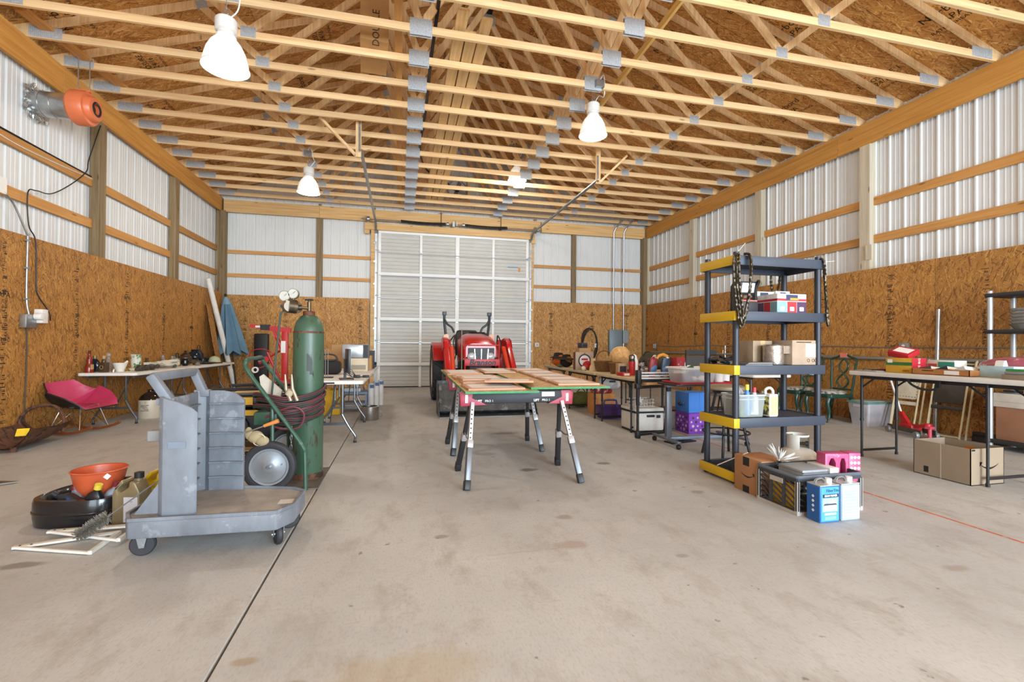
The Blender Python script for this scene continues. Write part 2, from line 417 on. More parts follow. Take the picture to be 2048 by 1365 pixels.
# ---------------------------------------------------------------- long walls
PYL = [8.32 + 2.44 * k for k in range(-5, 3)]
PYR = [6.11 + 2.35 * k for k in range(-5, 4)]
def long_wall(name, X, sgn, ys, posts, pmat, seam0, print_off):
    """sgn +1: room is on the +x side"""
    wl = struct(name)
    Xs = X - sgn * .19
    me = sheet_mesh(-.1, lambda x: 4.95)
    y = YF - .1
    while y < YB + .2:
        obj('siding_sheet', me, wl, (Xs - (.019 if sgn < 0 else -.0) * 0, y, 0), (0, 0, R(90)))
        y += .9144
    # posts
    for py in posts:
        MB().bx(min(X - sgn * .05, X - sgn * .17), max(X - sgn * .05, X - sgn * .17), py - .09, py + .09, 0, 4.85).build('post', pmat, wl, bev=.004, seg=1)
    # girts between posts
    gm = {}
    pe = sorted(posts); spans = [(pe[i] + .09, pe[i + 1] - .09) for i in range(len(pe) - 1)] + [(YF, pe[0] - .09)]
    for (a, b) in spans:
        if b - a < .1: continue
        for z in (2.94, 3.555, 4.60):
            x0, x1 = sorted((X - sgn * .128, X - sgn * .168))
            MB().bx(x0, x1, a, b, z - .066, z + .066).build('girt', M_girtY, wl, bev=.003, seg=1)
    # plate beam on the post faces, in lengths
    yy = [YF, -2.0, 2.6, 7.45 if sgn > 0 else 6.6, 10.0, YB]
    for i in range(len(yy) - 1):
        x0, x1 = sorted((X - sgn * .045, X - sgn * .083))
        MB().bx(x0, x1, yy[i], yy[i + 1] - .004, 4.49, 4.85).build('plate_beam', M_beam, wl, bev=.003, seg=1)
    x0, x1 = sorted((X - sgn * .14, X - sgn * .178))
    MB().bx(x0, x1, YF, YB, 4.56, 4.85).build('outer_beam', M_beam, wl)
    # osb wainscot
    k = 0; y = seam0
    while y > YF: y -= 1.2195
    while y < YB - .02:
        a, b = max(y, YF), min(y + 1.2195, YB - .012)
        x0, x1 = sorted((X, X - sgn * .012))
        p = MB().bx(x0, x1, a + .0025, b - .0025, 0.004, 2.44).build('osb_panel', M_osbL, wl)
        if b > 3 and b - a > .6:
            stamp_marks(p, a + print_off, X + (.0006 if sgn > 0 else 0), 'x')
            if (k % 2) == 0:
                text('24/16', .075, (X + sgn * .0008, a + print_off, .9 + .3 * (k % 3)), (sgn, 0, 0), M_ink, p, 'mill_print', roll=PI)
                text('APA', .09, (X + sgn * .0008, a + print_off, 1.9 - .2 * (k % 3)), (sgn, 0, 0), M_ink, p, 'mill_print')
            text('RATED SHEATHING', .05, (X + sgn * .0008, a + print_off + .03, 1.45), (sgn, 0, 0), M_ink, p, 'mill_print', roll=R(90))
        y += 1.2195; k += 1
    return wl
wall_left = long_wall('wall_left', XL, 1, None, PYL, M_post, 8.49, .42)
wall_right = long_wall('wall_right', XR, -1, None, PYR, M_postR, 5.034, .62)
for i, (py, z) in enumerate(((6.02, 2.72), )):
    MB().bx(7.335, 7.36, py - .05, py + .05, z - .12, z + .12).build('block', M_postR, wall_right)

# ---------------------------------------------------------------- back wall with gable
CX = 1.45
def roofz(x): return 5.01 + (5.9 - abs(x - CX)) / 3.0
wb = struct('wall_back')
DX0, DX1, DZ = -.61, 3.60, 4.27
x = -4.62
while x < 7.6:
    z0 = 0 if (x + .92 < DX0 or x > DX1) else 4.2
    me = sheet_mesh(z0 if z0 else -.1, lambda u, x=x: max(4.6, roofz(min(max(x + u, -4.6), 7.5))))
    obj('siding_sheet', me, wb, (x, YB + .13, 0))
    if z0:
        for lo_, hi_ in ((-9, DX0 - x), (DX1 - x, 9)):
            cut = [q for q in RIB if lo_ <= q[0] <= hi_]
            if len(cut) > 2:
                n_ = len(cut); mm = MB(); mm.add([(u, d, -.1) for u, d in cut] + [(u, d, 4.25) for u, d in cut], [(i, i + 1, n_ + i + 1, n_ + i) for i in range(n_ - 1)]); obj('siding_sheet', mm.mesh('siding_sheet', M_side, ang=10, fix=False), wb, (x, YB + .13, 0))
    x += .9144
for (a, b) in ((-2.18, -2.03), (4.95, 5.08)):
    MB().bx(a, b, YB + .01, YB + .12, 0, 4.52).build('post', M_post, wb, bev=.004, seg=1)
for (a, b) in ((-4.42, -4.30), (7.23, 7.36)):
    MB().bx(a, b, YB - .1, YB + .1, 0, 4.5).build('post', M_post, wb, bev=.004, seg=1)
for (a, b) in ((-.80, -.65), (3.645, 3.75)):
    MB().bx(a, b, YB - .03, YB + .09, 0, 4.30).build('jamb', M_head, wb, bev=.003, seg=1)
for (a, b) in ((-4.3, -2.18), (-2.03, -.80), (3.75, 4.95), (5.08, 7.23)):
    for z in (2.905, 3.50):
        MB().bx(a, b, YB + .07, YB + .11, z - .046, z + .046).build('girt', M_girtX, wb, bev=.003, seg=1)
for (a, b) in ((-4.36, -2.1), (-2.1, -.7), (-.7, 1.05), (1.08, 2.75), (2.78, 3.95), (3.98, 7.31)):
    MB().bx(a, b - .004, YB - .03, YB + .01, 4.48 if a < -1 or a > 3.9 else 4.50, 4.80).build('header_board', M_head, wb, bev=.003, seg=1)
for x in (-2.1, -.72, 1.065, 2.765, 3.8):
    MB().bx(x - .03, x + .03, YB + .0, YB + .06, 4.45, 4.86).build('cripple_stud', M_post, wb)
MB().bx(-.96, 3.76, YB - .09, YB - .05, 4.245, 4.43).build('spring_board', M_head, wb, bev=.003, seg=1)
for (a, b) in ((-.96, -.84), (3.66, 3.78)):
    MB().bx(a, b, YB - .085, YB - .04, 4.13, 4.24).build('block', M_head, wb)
k = 0
for (a, b) in ((-4.348, -3.36), (-3.36, -1.93), (-1.93, -.83), (3.755, 4.885), (4.885, 6.1), (6.1, 7.298)):
    p = MB().bx(a + .002, b - .002, YB, YB + .012, .004, 2.40 if b < 0 else 2.45).build('osb_panel', M_osbB, wb)
    px = {0: -3.87, 1: -2.9, 2: -1.06, 3: 4.3, 4: 5.6, 5: 6.72}[k]
    stamp_marks(p, px, YB, 'y', n=k)
    text('24/16', .07, (px, YB - .0008, 1.75), (0, -1, 0), M_ink, p, 'mill_print', roll=PI)
    text('APA', .09, (px, YB - .0008, 2.1), (0, -1, 0), M_ink, p, 'mill_print')
    k += 1

# ---------------------------------------------------------------- wall behind the camera, with the assumed bay and the made-up second bay
wf = struct('wall_front')
for (a, b, c, d) in ((-4.6, -3.4, -.1, 6.9), (.2, 1.75, -.1, 6.9), (6.25, 7.6, -.1, 6.9), (-3.4, .2, 4.35, 6.9), (1.75, 6.25, 4.35, 6.9)):
    MB().bx(a, b, YF - .05, YF, c, d).build('siding_panel', M_side, wf)

# ---------------------------------------------------------------- roof deck and trusses
ceil = struct('ceiling')
SL = math.atan(1 / 3.0); CS = math.cos(SL)
pm = MB().bx(.0015, 1.2175, .003, 2.435, 0, .012).mesh('roof_panel', M_osbR)
def tnode(x): return 4.955 + (5.89 - abs(x - CX)) / 3.0
for side in (-1, 1):
    for r in range(6):
        for c in range(-1 if r % 2 else 0, 8):
            y0 = 13.32 - 2.44 * (c + 1) - (1.22 if r % 2 else 0)
            if y0 < -6.6: continue
            s0 = .05 + r * 1.2195
            if s0 > 6.6: continue
            ln = min(1, (6.85 - s0) / 1.2195)
            o = obj('roof_panel', pm, ceil)
            zt = tnode(CX) + .047 / CS
            # local x runs down the slope
            if side > 0: mt = Matrix.Translation((CX, y0, zt)) @ Matrix.Rotation(SL, 4, 'Y') @ Matrix.Translation((s0, 0, 0))
            else: mt = Matrix.Translation((CX, y0, zt)) @ Matrix.Rotation(-SL, 4, 'Y') @ Matrix.Translation((-s0 - 1.2195, 0, 0))
            o.matrix_local = mt
            if y0 > 1.2 and y0 < 11:
                for (bx_, by_, t_, s_) in ((.30, .75, 'Norbord', .15), (.45, .75, 'APA', .13), (.56, .75, 'RATED SHEATHING', .07), (.8, 1.9, 'EXPOSURE 1\n24/16', .11), (.98, 1.9, 'SIZED FOR SPACING', .05)):
                    q = obj('mill_print', textmesh(t_, s_, M_ink), o)
                    q.matrix_local = Matrix.Translation((bx_, by_, -.0008)) @ Matrix.Rotation(PI, 4, 'X') @ Matrix.Rotation(R(90), 4, 'Z')
MB().bx(CX - .14, CX + .14, YF, YB + .2, 6.995, 7.01).build('ridge_cap', M_black, ceil)

for sg in (-1, 1):
    m = MB(Matrix.Translation((CX, 0, tnode(CX) + .047 / CS)) @ Matrix.Rotation(sg * SL, 4, 'Y'))
    a, b = (0, 7.0) if sg > 0 else (-7.0, 0)
    m.bx(a, b, YF - .3, YB + .35, .016, .022).build('roof_gap_blocker', M_black, ceil)  # added dark sheet over the panels, keeps sky light out of their gaps
HT = .019
def tm(name, p, q, hgt=.089, m_=None):
    return MB().beam((p[0], 0, p[1]), (q[0], 0, q[1]), .038, hgt, up=(0, 1, 0)) if 0 else MB().add(*bar2(p, q, hgt)).mesh(name, m_)
def bar2(p, q, hgt):
    a = Vector((p[0], 0, p[1])); b = Vector((q[0], 0, q[1])); d = (b - a).normalized(); n = Vector((-d.z, 0, d.x)) * hgt / 2
    y = Vector((0, HT, 0))
    return ([a - n - y, a + n - y, a + n + y, a - n + y, b - n - y, b + n - y, b + n + y, b - n + y],
            [(0, 3, 2, 1), (4, 5, 6, 7), (0, 1, 5, 4), (1, 2, 6, 5), (2, 3, 7, 6), (3, 0, 4, 7)])
BZ = 4.85 + .0445
nb = [-1.82, .20, 2.63, 4.68]; nt = [-2.55, -.32, CX, 3.22, 5.45]
mem = [('bottom_chord', tm('bottom_chord', (-4.52, BZ), (7.42, BZ), .089, M_chord)),
       ('top_chord', tm('top_chord', (-5.1, tnode(-5.1)), (CX, tnode(CX)), .089, M_web)),
       ('top_chord', tm('top_chord', (CX, tnode(CX)), (8.0, tnode(8.0)), .089, M_web))]
for (a, b) in ((nt[0], nb[0]), (nt[1], nb[0]), (nt[1], nb[1]), (nt[2], nb[1]), (nt[2], nb[2]), (nt[3], nb[2]), (nt[3], nb[3]), (nt[4], nb[3])):
    mem.append(('web', tm('web', (a, tnode(a) - .04), (b, BZ + .04), .089, M_web)))
def plate(x, z, w_, h_, tilt=0):
    m = MB()
    for sy in (-1, 1):
        m.box((0, sy * (HT + .001), 0), (w_, .0012, h_), ry=0)
        for i in range(int(w_ / .02)):
            m.box((-w_ / 2 + .01 + i * .02, sy * (HT + .0024), 0), (.007, .002, h_ * .94))
    return ('nail_plate', m.mesh('nail_plate', M_plate), (x, 0, z), tilt)
pl = [plate(nb[0], BZ + .03, .17, .13), plate(nb[3], BZ + .03, .17, .13), plate(nb[1], BZ + .02, .26, .2), plate(nb[2], BZ + .02, .26, .2),
      plate(-4.22, BZ + .03, .34, .13), plate(7.12, BZ + .03, .34, .13), plate(CX, tnode(CX) - .06, .2, .2),
      plate(nt[1], tnode(nt[1]) - .02, .16, .12, -SL), plate(nt[3], tnode(nt[3]) - .02, .16, .12, SL), plate(nt[0], tnode(nt[0]) - .02, .13, .1, -SL), plate(nt[4], tnode(nt[4]) - .02, .13, .1, SL)]
TY = [4.385 + .6096 * k for k in range(-7, 15)]
for y in TY:
    t_ = obj('roof_truss', None, ceil, (0, y, 0))
    for n_, me in mem: obj(n_, me, t_)
    for n_, me, l_, ti in pl: obj(n_, me, t_, l_, (0, ti, 0))
# ---------------------------------------------------------------- sectional door
dr = struct('door_1')
M_door = mat('c3c2bc', .5, 0, .05, 3)
M_doorw = mat('eeeeec', .4, 0, .03, 3)
DY = YB + .03
SEC = DZ / 7
prof = []
z = 0.0
while z < SEC - .02:
    prof += [(0, z), (0, z + .064), (.016, z + .07), (.016, z + .084), (0, z + .09)]
    z += .0985
prof += [(0, SEC - .006)]
n = len(prof)
mb = MB(); mb.add([(DX0, d, zz + .003) for d, zz in prof] + [(DX1, d, zz + .003) for d, zz in prof], [(i, n + i, n + i + 1, i + 1) for i in range(n - 1)])
mb.bx(DX0, DX1, .03, .04, .003, SEC - .003)
mb.bx(DX0, DX1, -.014, .012, .006, .022); mb.bx(DX0, DX1, -.014, .012, SEC - .022, SEC - .006)
secm = mb.mesh('door_section', M_door, ang=20)
stx = [DX0 + .035, .525, 1.53, 2.56, DX1 - .035]
stm = [MB().bx(-w_ / 2, w_ / 2, -.03, .0, .012, SEC - .012).mesh('stile', M_doorw, bev=.003) for w_ in (.075, .07, .11, .07, .075)]
hm = MB().bx(-.03, .03, -.04, -.03, -.04, .04).cyl((-.035, -.045, 0), (.035, -.045, 0), .008, n=8).mesh('hinge', M_galv)
rm = MB().cyl((0, 0, 0), (.09, 0, 0), .006, n=8).cyl((.06, 0, 0), (.085, 0, 0), .025, n=14).mesh('roller', M_galv)
for i in range(7):
    s_ = obj('door_section', secm, dr, (0, DY, i * SEC))
    for x, me in zip(stx, stm): obj('stile', me, s_, (x, 0, 0))
    if i:
        for x in stx: obj('hinge', hm, s_, (x, 0, 0))
    obj('roller', rm, s_, (DX1 - .02, -.05, .05)); obj('roller', rm, s_, (DX0 + .02, -.05, .05), (0, 0, PI))
for zz in (3.05, 1.83, .61):
    MB().bx(DX0, DX1, DY - .10, DY - .03, zz + .03, zz + .033).bx(DX0, DX1, DY - .10, DY - .097, zz - .01, zz + .07).bx(DX0, DX1, DY - .036, DY - .033, zz - .01, zz + .07).build('strut', M_doorw, dr)
MB().bx(DX0, DX1, DY - .05, DY, DZ - .09, DZ - .01).build('top_rail', M_doorw, dr, bev=.004)
MB().bx(DX0, DX1, DY - .02, DY + .04, 0.0, .03).build('bottom_seal', M_black, dr)
MB().bx(2.98, 3.30, DY - .003, DY - .0005, 3.42, 3.44).build('sticker', mat('4f86c0', .5), dr, label='blue paper strip')
MB().bx(3.30, 3.36, DY - .003, DY - .0005, 3.30, 3.42).build('sticker', mat('d58a3a', .5), dr, label='orange paper tag')
# tracks
for sx, X, yend, zend in ((-1, DX0 - .06, 8.15, 4.42), (1, DX1 + .05, 8.35, 4.36)):
    tr = T('door_track', 'galvanised curved track on the %s side of the overhead door' % ('left' if sx < 0 else 'right'), 'door track', (X, 0, 0), group='overhead door tracks')
    path = [(0, DY - .06, .05), (0, DY - .06, 3.95)] + [(0, DY - .06 - .38 + .38 * math.cos(R(a)), 4.02 + .38 * math.sin(R(a))) for a in range(10, 91, 10)] + [(0, yend, zend)]
    m = MB()
    for i in range(len(path) - 1):
        m.beam(path[i], path[i + 1], .05, .005, up=(0, 1, .3) if i == 0 else (0, 0, 1) if path[i + 1][2] > 4.35 else (0, 1, 1))
        m.beam(Vector(path[i]) + Vector((sx * .024, 0, 0)), Vector(path[i + 1]) + Vector((sx * .024, 0, 0)), .004, .05, up=(0, 1, .3) if i == 0 else (0, 0, 1))
        m.beam(Vector(path[i]) - Vector((sx * .024, 0, 0)), Vector(path[i + 1]) - Vector((sx * .024, 0, 0)), .004, .02, up=(0, 1, .3) if i == 0 else (0, 0, 1))
    m.build('rail', M_galv, tr)
    for zz in (.4, 1.0, 1.6, 2.2, 2.8, 3.4, 3.9): MB().box((sx * .035, DY - .05, zz), (.05, .06, .05)).build('jamb_bracket', M_galv, tr)
    MB().beam((sx * .03, yend + .06, zend), (sx * .03, yend + .06, zend + .5), .03, .004, up=(0, 1, 0)).build('hanger_strap', M_galv, tr)
    # wooden drop hanger under the trusses
    hg = T('hanger_frame', 'short pine hanger and diagonal brace carrying the %s door track' % ('left' if sx < 0 else 'right'), 'hanger', (X + sx * .05, yend + .1, 4.32), group='pine track hangers')
    MB().bx(-.045, .045, -.02, .02, 0, .72).build('upright', wood('d8ab72', 'efd2a2', 'z'), hg)
    MB().beam((sx * .05, .04, .05), (sx * .62, .04, .62), .038, .085, up=(0, 1, 0)).build('brace', M_chord, hg)
# torsion springs
sp = T('torsion_spring_assembly', 'black torsion springs on a steel shaft above the overhead door', 'door spring', (0, DY - .2, 4.50))
MB().cyl((-1.05, 0, 0), (3.95, 0, 0), .013, n=10).build('shaft', M_galv, sp)
for (a, b) in ((-.02, 1.18), (1.72, 2.92)):
    m = MB(); pts = []
    N = 60
    for i in range(N * 8 + 1):
        t_ = i / 8 * 2 * PI; u = a + (b - a) * i / (N * 8)
        pts.append((u, .034 * math.cos(t_), .034 * math.sin(t_) - .02 * math.sin(PI * (u - a) / (b - a))))
    m.tube(pts, .0085, n=5); m.build('spring', M_black, sp)
for x in (1.2, 1.64): MB().cyl((x, 0, 0), (x + .06, 0, 0), .05).build('winding_cone', M_galv, sp)
MB().bx(1.36, 1.42, -.06, .10, -.07, .07).build('spring_anchor', M_galv, sp); MB().bx(1.47, 1.49, -.03, .03, -.03, .11).build('shaft_collar', M_galv, sp)
for x in (-.86, 3.80):
    MB().cyl((x - .03, 0, 0), (x + .03, 0, 0), .07, n=20).cyl((x - .034, 0, 0), (x - .03, 0, 0), .08, n=20).build('cable_drum', M_galv, sp)
    MB().bx(x - .07, x - .065, -.06, .11, -.08, .09).build('end_bracket', M_galv, sp)
# ---------------------------------------------------------------- gable exhaust fan
gf = T('gable_fan', 'square exhaust fan with foil patch set in the far gable wall', 'fan', (1.52, YB + .10, 5.55))
m = MB()
for (a, b, c, d) in ((-.34, .34, -.34, -.28), (-.34, .34, .28, .34), (-.34, -.28, -.28, .28), (.28, .34, -.28, .28)): m.bx(a, b, -.09, .03, c, d)
m.build('frame', M_chord, gf)
MB().lathe([(.26, -.05), (.27, -.05), (.27, .02), (.26, .02)], 24, ax='y').build('shroud', M_galv, gf)
for a in range(4):
    MB(Matrix.Rotation(R(90 * a + 20), 4, 'Y')).box((.13, -.02, 0), (.2, .01, .11), rx=.5).build('blade', M_grey, gf)
MB().cyl((0, -.06, 0), (0, .02, 0), .06).build('motor', M_black, gf)
# ---------------------------------------------------------------- high-bay lamps
M_neck = mat('e4e2dc', .45)
def lampglow():
    t = NT('prismatic_acrylic')
    t.b.inputs['Base Color'].default_value = (1, .98, .94, 1); t.b.inputs['Roughness'].default_value = .3
    wv = t.node('ShaderNodeTexWave', Vector=t.coord((1, 1, 1)), Scale=30.0, _bands_direction='Z')
    t.b.inputs['Emission Color'].default_value = (1, .95, .84, 1)
    t.l.new(t.math('ADD', t.math('MULTIPLY', wv.outputs['Fac'], .25), .25), t.b.inputs['Emission Strength'])
    return t.m
M_dome = lampglow()
M_bulb = mat('fff6e0', .3, 0, 0, emit=9)
LA = [((-1.66, 5.0, 3.97), 'nearest the orange duct fan, front left', .42, (-1.66, 4.955, 4.9)), ((2.74, 6.45, 4.44), 'front right, above the sawhorse table', .38, (2.72, 6.175, 4.9)), ((-1.74, 9.6, 4.22), 'back left, beside the left door track', .36, (-1.80, 9.83, 4.9)), ((2.49, 10.1, 5.0), 'back right, tucked up between the trusses', .25, (2.30, 9.83, 5.45))]
for (p, lab, cordlen, BX) in LA:
    L = T('high_bay_lamp', 'white high-bay lamp with ribbed glass dome, ' + lab, 'lamp', p, group='high-bay lamps')
    d = MB().lathe([(.195, -.155), (.2, -.15), (.193, -.09), (.17, -.0), (.135, .075), (.09, .13), (.075, .145), (.07, .14), (.085, .125), (.13, .07), (.165, -.0), (.188, -.09), (.195, -.155)], 32)
    d.build('dome', M_dome, L)
    MB().lathe([(.197, -.157), (.206, -.157), (.206, -.145), (.197, -.145)], 32).build('rim', M_white, L)
    MB().lathe([(.001, .13), (.085, .13), (.09, .15), (.075, .17), (.072, .19), (.095, .2), (.098, .3), (.085, .32), (.001, .325)], 24).build('ballast_housing', M_neck, L)
    MB().lathe([(.001, -.09), (.03, -.08), (.045, -.03), (.04, .03), (.025, .08), (.02, .13)], 16).build('bulb', M_bulb, L)
    m = MB(); m.cyl((0, 0, .32), (0, 0, .37), .012, n=8); m.tube([(.02 * math.cos(R(a)), 0, .392 + .026 * math.sin(R(a))) for a in range(0, 360, 30)], .005, 6, closed=True); m.build('hook', M_galv, L)
    b = Vector(BX) - Vector(p)
    MB().tube(spl([(.02, 0, .33), (.10, .02, .46), (b.x + .12, b.y * .6, b.z * .8), (b.x + .05, b.y - .03, b.z + .12), (b.x - .02, b.y, b.z)], 6), .007, 6).build('cord', M_white, L)
    MB().tube([(0, 0, .41), (b.x + .02, b.y, b.z - .02)], .004, 5).build('chain', M_galv, L)
    MB().bx(b.x - .06, b.x + .06, b.y - .04, b.y + .028, b.z - .05, b.z + .05).build('junction_box', M_galv, L)
    l = bpy.data.lights.new('lamp_light', 'POINT'); l.energy = 70; l.color = (1, .93, .82); l.shadow_soft_size = .12
    lo = bpy.data.objects.new('lamp_light', l); COL.objects.link(lo); lo.parent = L; lo.location = (0, 0, -.24)
# ---------------------------------------------------------------- orange duct fan
fn = T('duct_fan', 'orange drum fan on a galvanised duct through the left wall', 'fan', (-4.53, 7.14, 4.19))
MB().cyl((.0, 0, 0), (.42, 0, 0), .155, n=28).cyl((.1, 0, 0), (.115, 0, 0), .16, n=28).cyl((.22, 0, 0), (.235, 0, 0), .159, n=28).build('duct', mat('b4b8ba', .28, .9, .25, 5), fn)
m = MB(); rnd = random.Random(3)
for i in range(80):
    a = rnd.uniform(0, 2 * PI); r_ = rnd.uniform(.15, .24 if abs(math.sin(a)) > .5 else .19)
    m.box((.01 + rnd.uniform(0, .03), r_ * math.cos(a), r_ * math.sin(a)), (.006, rnd.uniform(.02, .055), rnd.uniform(.02, .055)), rx=rnd.uniform(0, 3), ry=rnd.uniform(-.4, .4), rz=rnd.uniform(-.4, .4))
m.build('foil_seal', mat('c4c2be', .3, .7, .4, 60), fn)
M_or = mat('d9744a', .35, 0, .06)
MB().lathe([(.12, .41), (.19, .41), (.215, .44), (.215, .57), (.2, .6), (.165, .605), (.155, .65), (.14, .665), (.095, .67), (.09, .65), (.09, .6), (.001, .6)], 32, ax='x').build('housing', M_or, fn)
MB().lathe([(.07, .662), (.093, .672), (.08, .68), (.065, .672)], 20, ax='x').cyl((.605, 0, 0), (.625, 0, 0), .06).build('inlet_ring', M_black, fn)
MB().bx(.44, .6, -.02, .02, .21, .235).build('hanger_bracket', M_or, fn)
for x in (.46, .585): MB().cyl((x, 0, .23), (x, 0, .66), .006, n=8).build('hanger_rod', M_galv, fn)
bd = MB().beam((-4.24, 6.45, 4.962), (-4.03, 8.2, 4.962), .13, .038).build('pine_board', M_girtY, label='short pine board lying across the bottom chords above the duct fan', cat='board')
# ---------------------------------------------------------------- cables and boxes on the left wall
cb = MB().tube(spl([(-4.40, 8.23, 4.42), (-4.44, 8.05, 3.85), (-4.42, 7.95, 3.62), (-4.44, 7.65, 3.33), (-4.44, 7.3, 3.10), (-4.44, 7.05, 3.06), (-4.45, 6.93, 3.0), (-4.43, 6.92, 2.6), (-4.345, 6.90, 2.4), (-4.345, 6.92, 1.9), (-4.345, 6.95, 1.75), (-4.32, 7.1, 1.55), (-4.29, 7.08, 1.44)], 6), .007, 6).build('extension_cord', M_black, label='thin black cord looping from the orange fan down to the outlet', cat='cord')
MB().tube(spl([(-4.50, 2.5, 3.635), (-4.498, 5.8, 3.64), (-4.50, 7.4, 3.635), (-4.498, 8.2, 3.635)], 6), .012, 6).build('black_cable', M_black, label='black cable running along the top of the upper left girt', cat='cable')
MB().tube(spl([(-4.482, 2.5, 3.55), (-4.48, 5.8, 3.58), (-4.48, 6.9, 3.53), (-4.48, 8.2, 3.60)], 6), .006, 6).build('white_cable', M_white, label='white cable sagging along the face of the upper left girt', cat='cable')
eb = T('junction_box', 'grey junction box with white cover on the lower left girt', 'junction box', (-4.43, 6.42, 2.92))
MB().bx(-.03, .04, -.16, -.02, -.06, .12).build('box', M_galv, eb, bev=.004); MB().bx(.041, .046, -.03, .1, -.07, .11).build('cover', M_white, eb)
ot = T('wall_outlet', 'galvanised outlet box with white adaptor and steel conduit on the left wall', 'outlet', (-4.345, 6.82, 1.42))
MB().bx(-.01, .06, -.14, .04, -.08, .08).build('box', M_galv, ot, bev=.005)
MB().cyl((.06, .0, .06), (.14, .0, .06), .045, n=12).bx(.03, .12, .02, .12, -.02, .15).build('adaptor', M_white, ot, bev=.01)
MB().tube(spl([(.03, -.05, .08), (.015, -.07, .3), (.012, -.06, 1.0), (.012, -.07, 1.03), (-.04, -.2, 1.35), (-.05, -.34, 1.46)], 5), .011, 8).build('conduit', M_galv, ot)
MB().tube(spl([(.015, -.06, -.07), (.012, -.05, -.45), (.012, -.07, -1.1), (.012, -.05, -1.25)], 5), .008, 6).build('lower_cable', mat('4c4236', .6), ot)
for zz in (.25, .62, .95): MB().bx(.0, .026, -.1, -.03, zz, zz + .02).build('conduit_clip', M_galv, ot)
# ---------------------------------------------------------------- electrical on the back right wall
pb = T('breaker_panel', 'grey steel breaker panel with conduits on the back wall', 'electrical panel', (6.32, YB - .005, 1.27))
M_pan = mat('76858d', .45, .2, .05)
MB().bx(-.21, .21, -.11, 0, -.39, .39).build('cabinet', M_pan, pb, bev=.008); MB().bx(-.19, .19, -.122, -.111, -.36, .36).build('panel_door', M_pan, pb, bev=.004)
MB().bx(.24, .42, -.1, 0, -.02, .39).build('side_box', mat('8c9499', .45, .2), pb, bev=.006); MB().bx(.26, .40, -.11, -.101, .02, .36).build('side_cover', mat('8c9499', .45, .2), pb)
for (x, z0) in ((-.06, .39), (.27, .39)): MB().tube([(x, -.05, z0), (x, -.05, 3.35), (x + .06, -.12, 3.5), (x + .1, -.4, 3.62)], .024, 10).build('conduit', M_galv, pb)
MB().tube(spl([(.27, -.05, -.02), (.27, -.05, -.3), (.3, -.05, -.38)], 4), .02, 8).build('lower_conduit', M_galv, pb)
for (x, z, lab) in ((3.86, 1.19, 'white wall outlet beside the right door jamb'), (5.72, 1.18, 'small white outlet beside the coiled hose')):
    o_ = T('wall_outlet', lab, 'outlet', (x, YB - .003, z)); MB().bx(-.055, .055, -.04, 0, -.06, .06).build('box', M_white, o_, bev=.006); MB().bx(-.03, .03, -.044, -.04, -.04, .04).build('socket', M_grey, o_)
m = MB(); rnd = random.Random(5)
for k in range(5):
    pts = []
    for i in range(28):
        t_ = 2 * PI * i / 28
        pts.append((.235 * math.cos(t_) * (1 + .06 * math.sin(k + t_)) + .01 * k, -.03 - .012 * k, .44 * math.sin(t_) * (1 + .05 * math.cos(2 * t_ + k)) - .02 * k))
    m.tube(pts, .011, 6, closed=True)
hc = T('hose_coil', 'black air hose coiled on a hook on the back wall', 'hose', (5.48, YB, 1.28)); m.build('coil', M_black, hc); MB().cyl((0, 0, .44), (0, -.12, .46), .012).build('hook', M_galv, hc)
# ---------------------------------------------------------------- conduits on the right wall
MB().tube([(7.275, 12.9, 1.0), (7.275, 3.0, 1.02)], .028, 10).build('wall_pipe', mat('8b8983', .5, .3), label='grey pipe running along the right wall at waist height', cat='pipe')
MB().tube(spl([(7.298, 12.9, 1.22), (7.296, 11.5, 1.17), (7.296, 10, 1.21), (7.296, 8.5, 1.17), (7.296, 7, 1.20), (7.296, 5.5, 1.185), (7.296, 3, 1.2)], 8), .009, 6).build('wall_cable', mat('77706a', .5), label='thin grey cable strung along the right wall above the pipe', cat='cable')
for (y, lab) in ((12.45, 'grey outlet box near the back right corner'), (9.0, 'grey outlet box behind the plastic shelf rack'), (5.42, 'grey double outlet on the right wall above the long folding table')):
    o_ = T('wall_outlet', lab, 'outlet', (7.3, y, 1.18)); MB().bx(-.05, 0, -.065, .065, -.075, .075).build('box', M_grey, o_, bev=.006)
    for zz in (-.03, .03): MB().cyl((-.05, 0, zz), (-.056, 0, zz), .022, n=12).build('socket', M_white, o_)
tp = T('wall_tap', 'brass hose tap on a riser on the right wall', 'tap', (7.26, 9.35, 1.0)); MB().cyl((0, 0, -.3), (0, 0, .2), .014, n=8).build('riser', M_galv, tp); MB().cyl((0, 0, .1), (-.09, -.04, .08), .013, n=8).cyl((-.09, -.04, .1), (-.1, -.05, .02), .012, n=8).bx(-.06, .0, -.06, .04, .13, .145).build('spigot', mat('c0a878', .4, .7), tp)
MB().tube([(7.26, 5.0, 0.0), (7.25, 4.95, 1.72)], .026, 12).build('steel_pole', mat('b5b4b0', .35, .8, .2, 6), label='grey steel pole leaning upright on the right wall between the folded chairs', cat='pole')
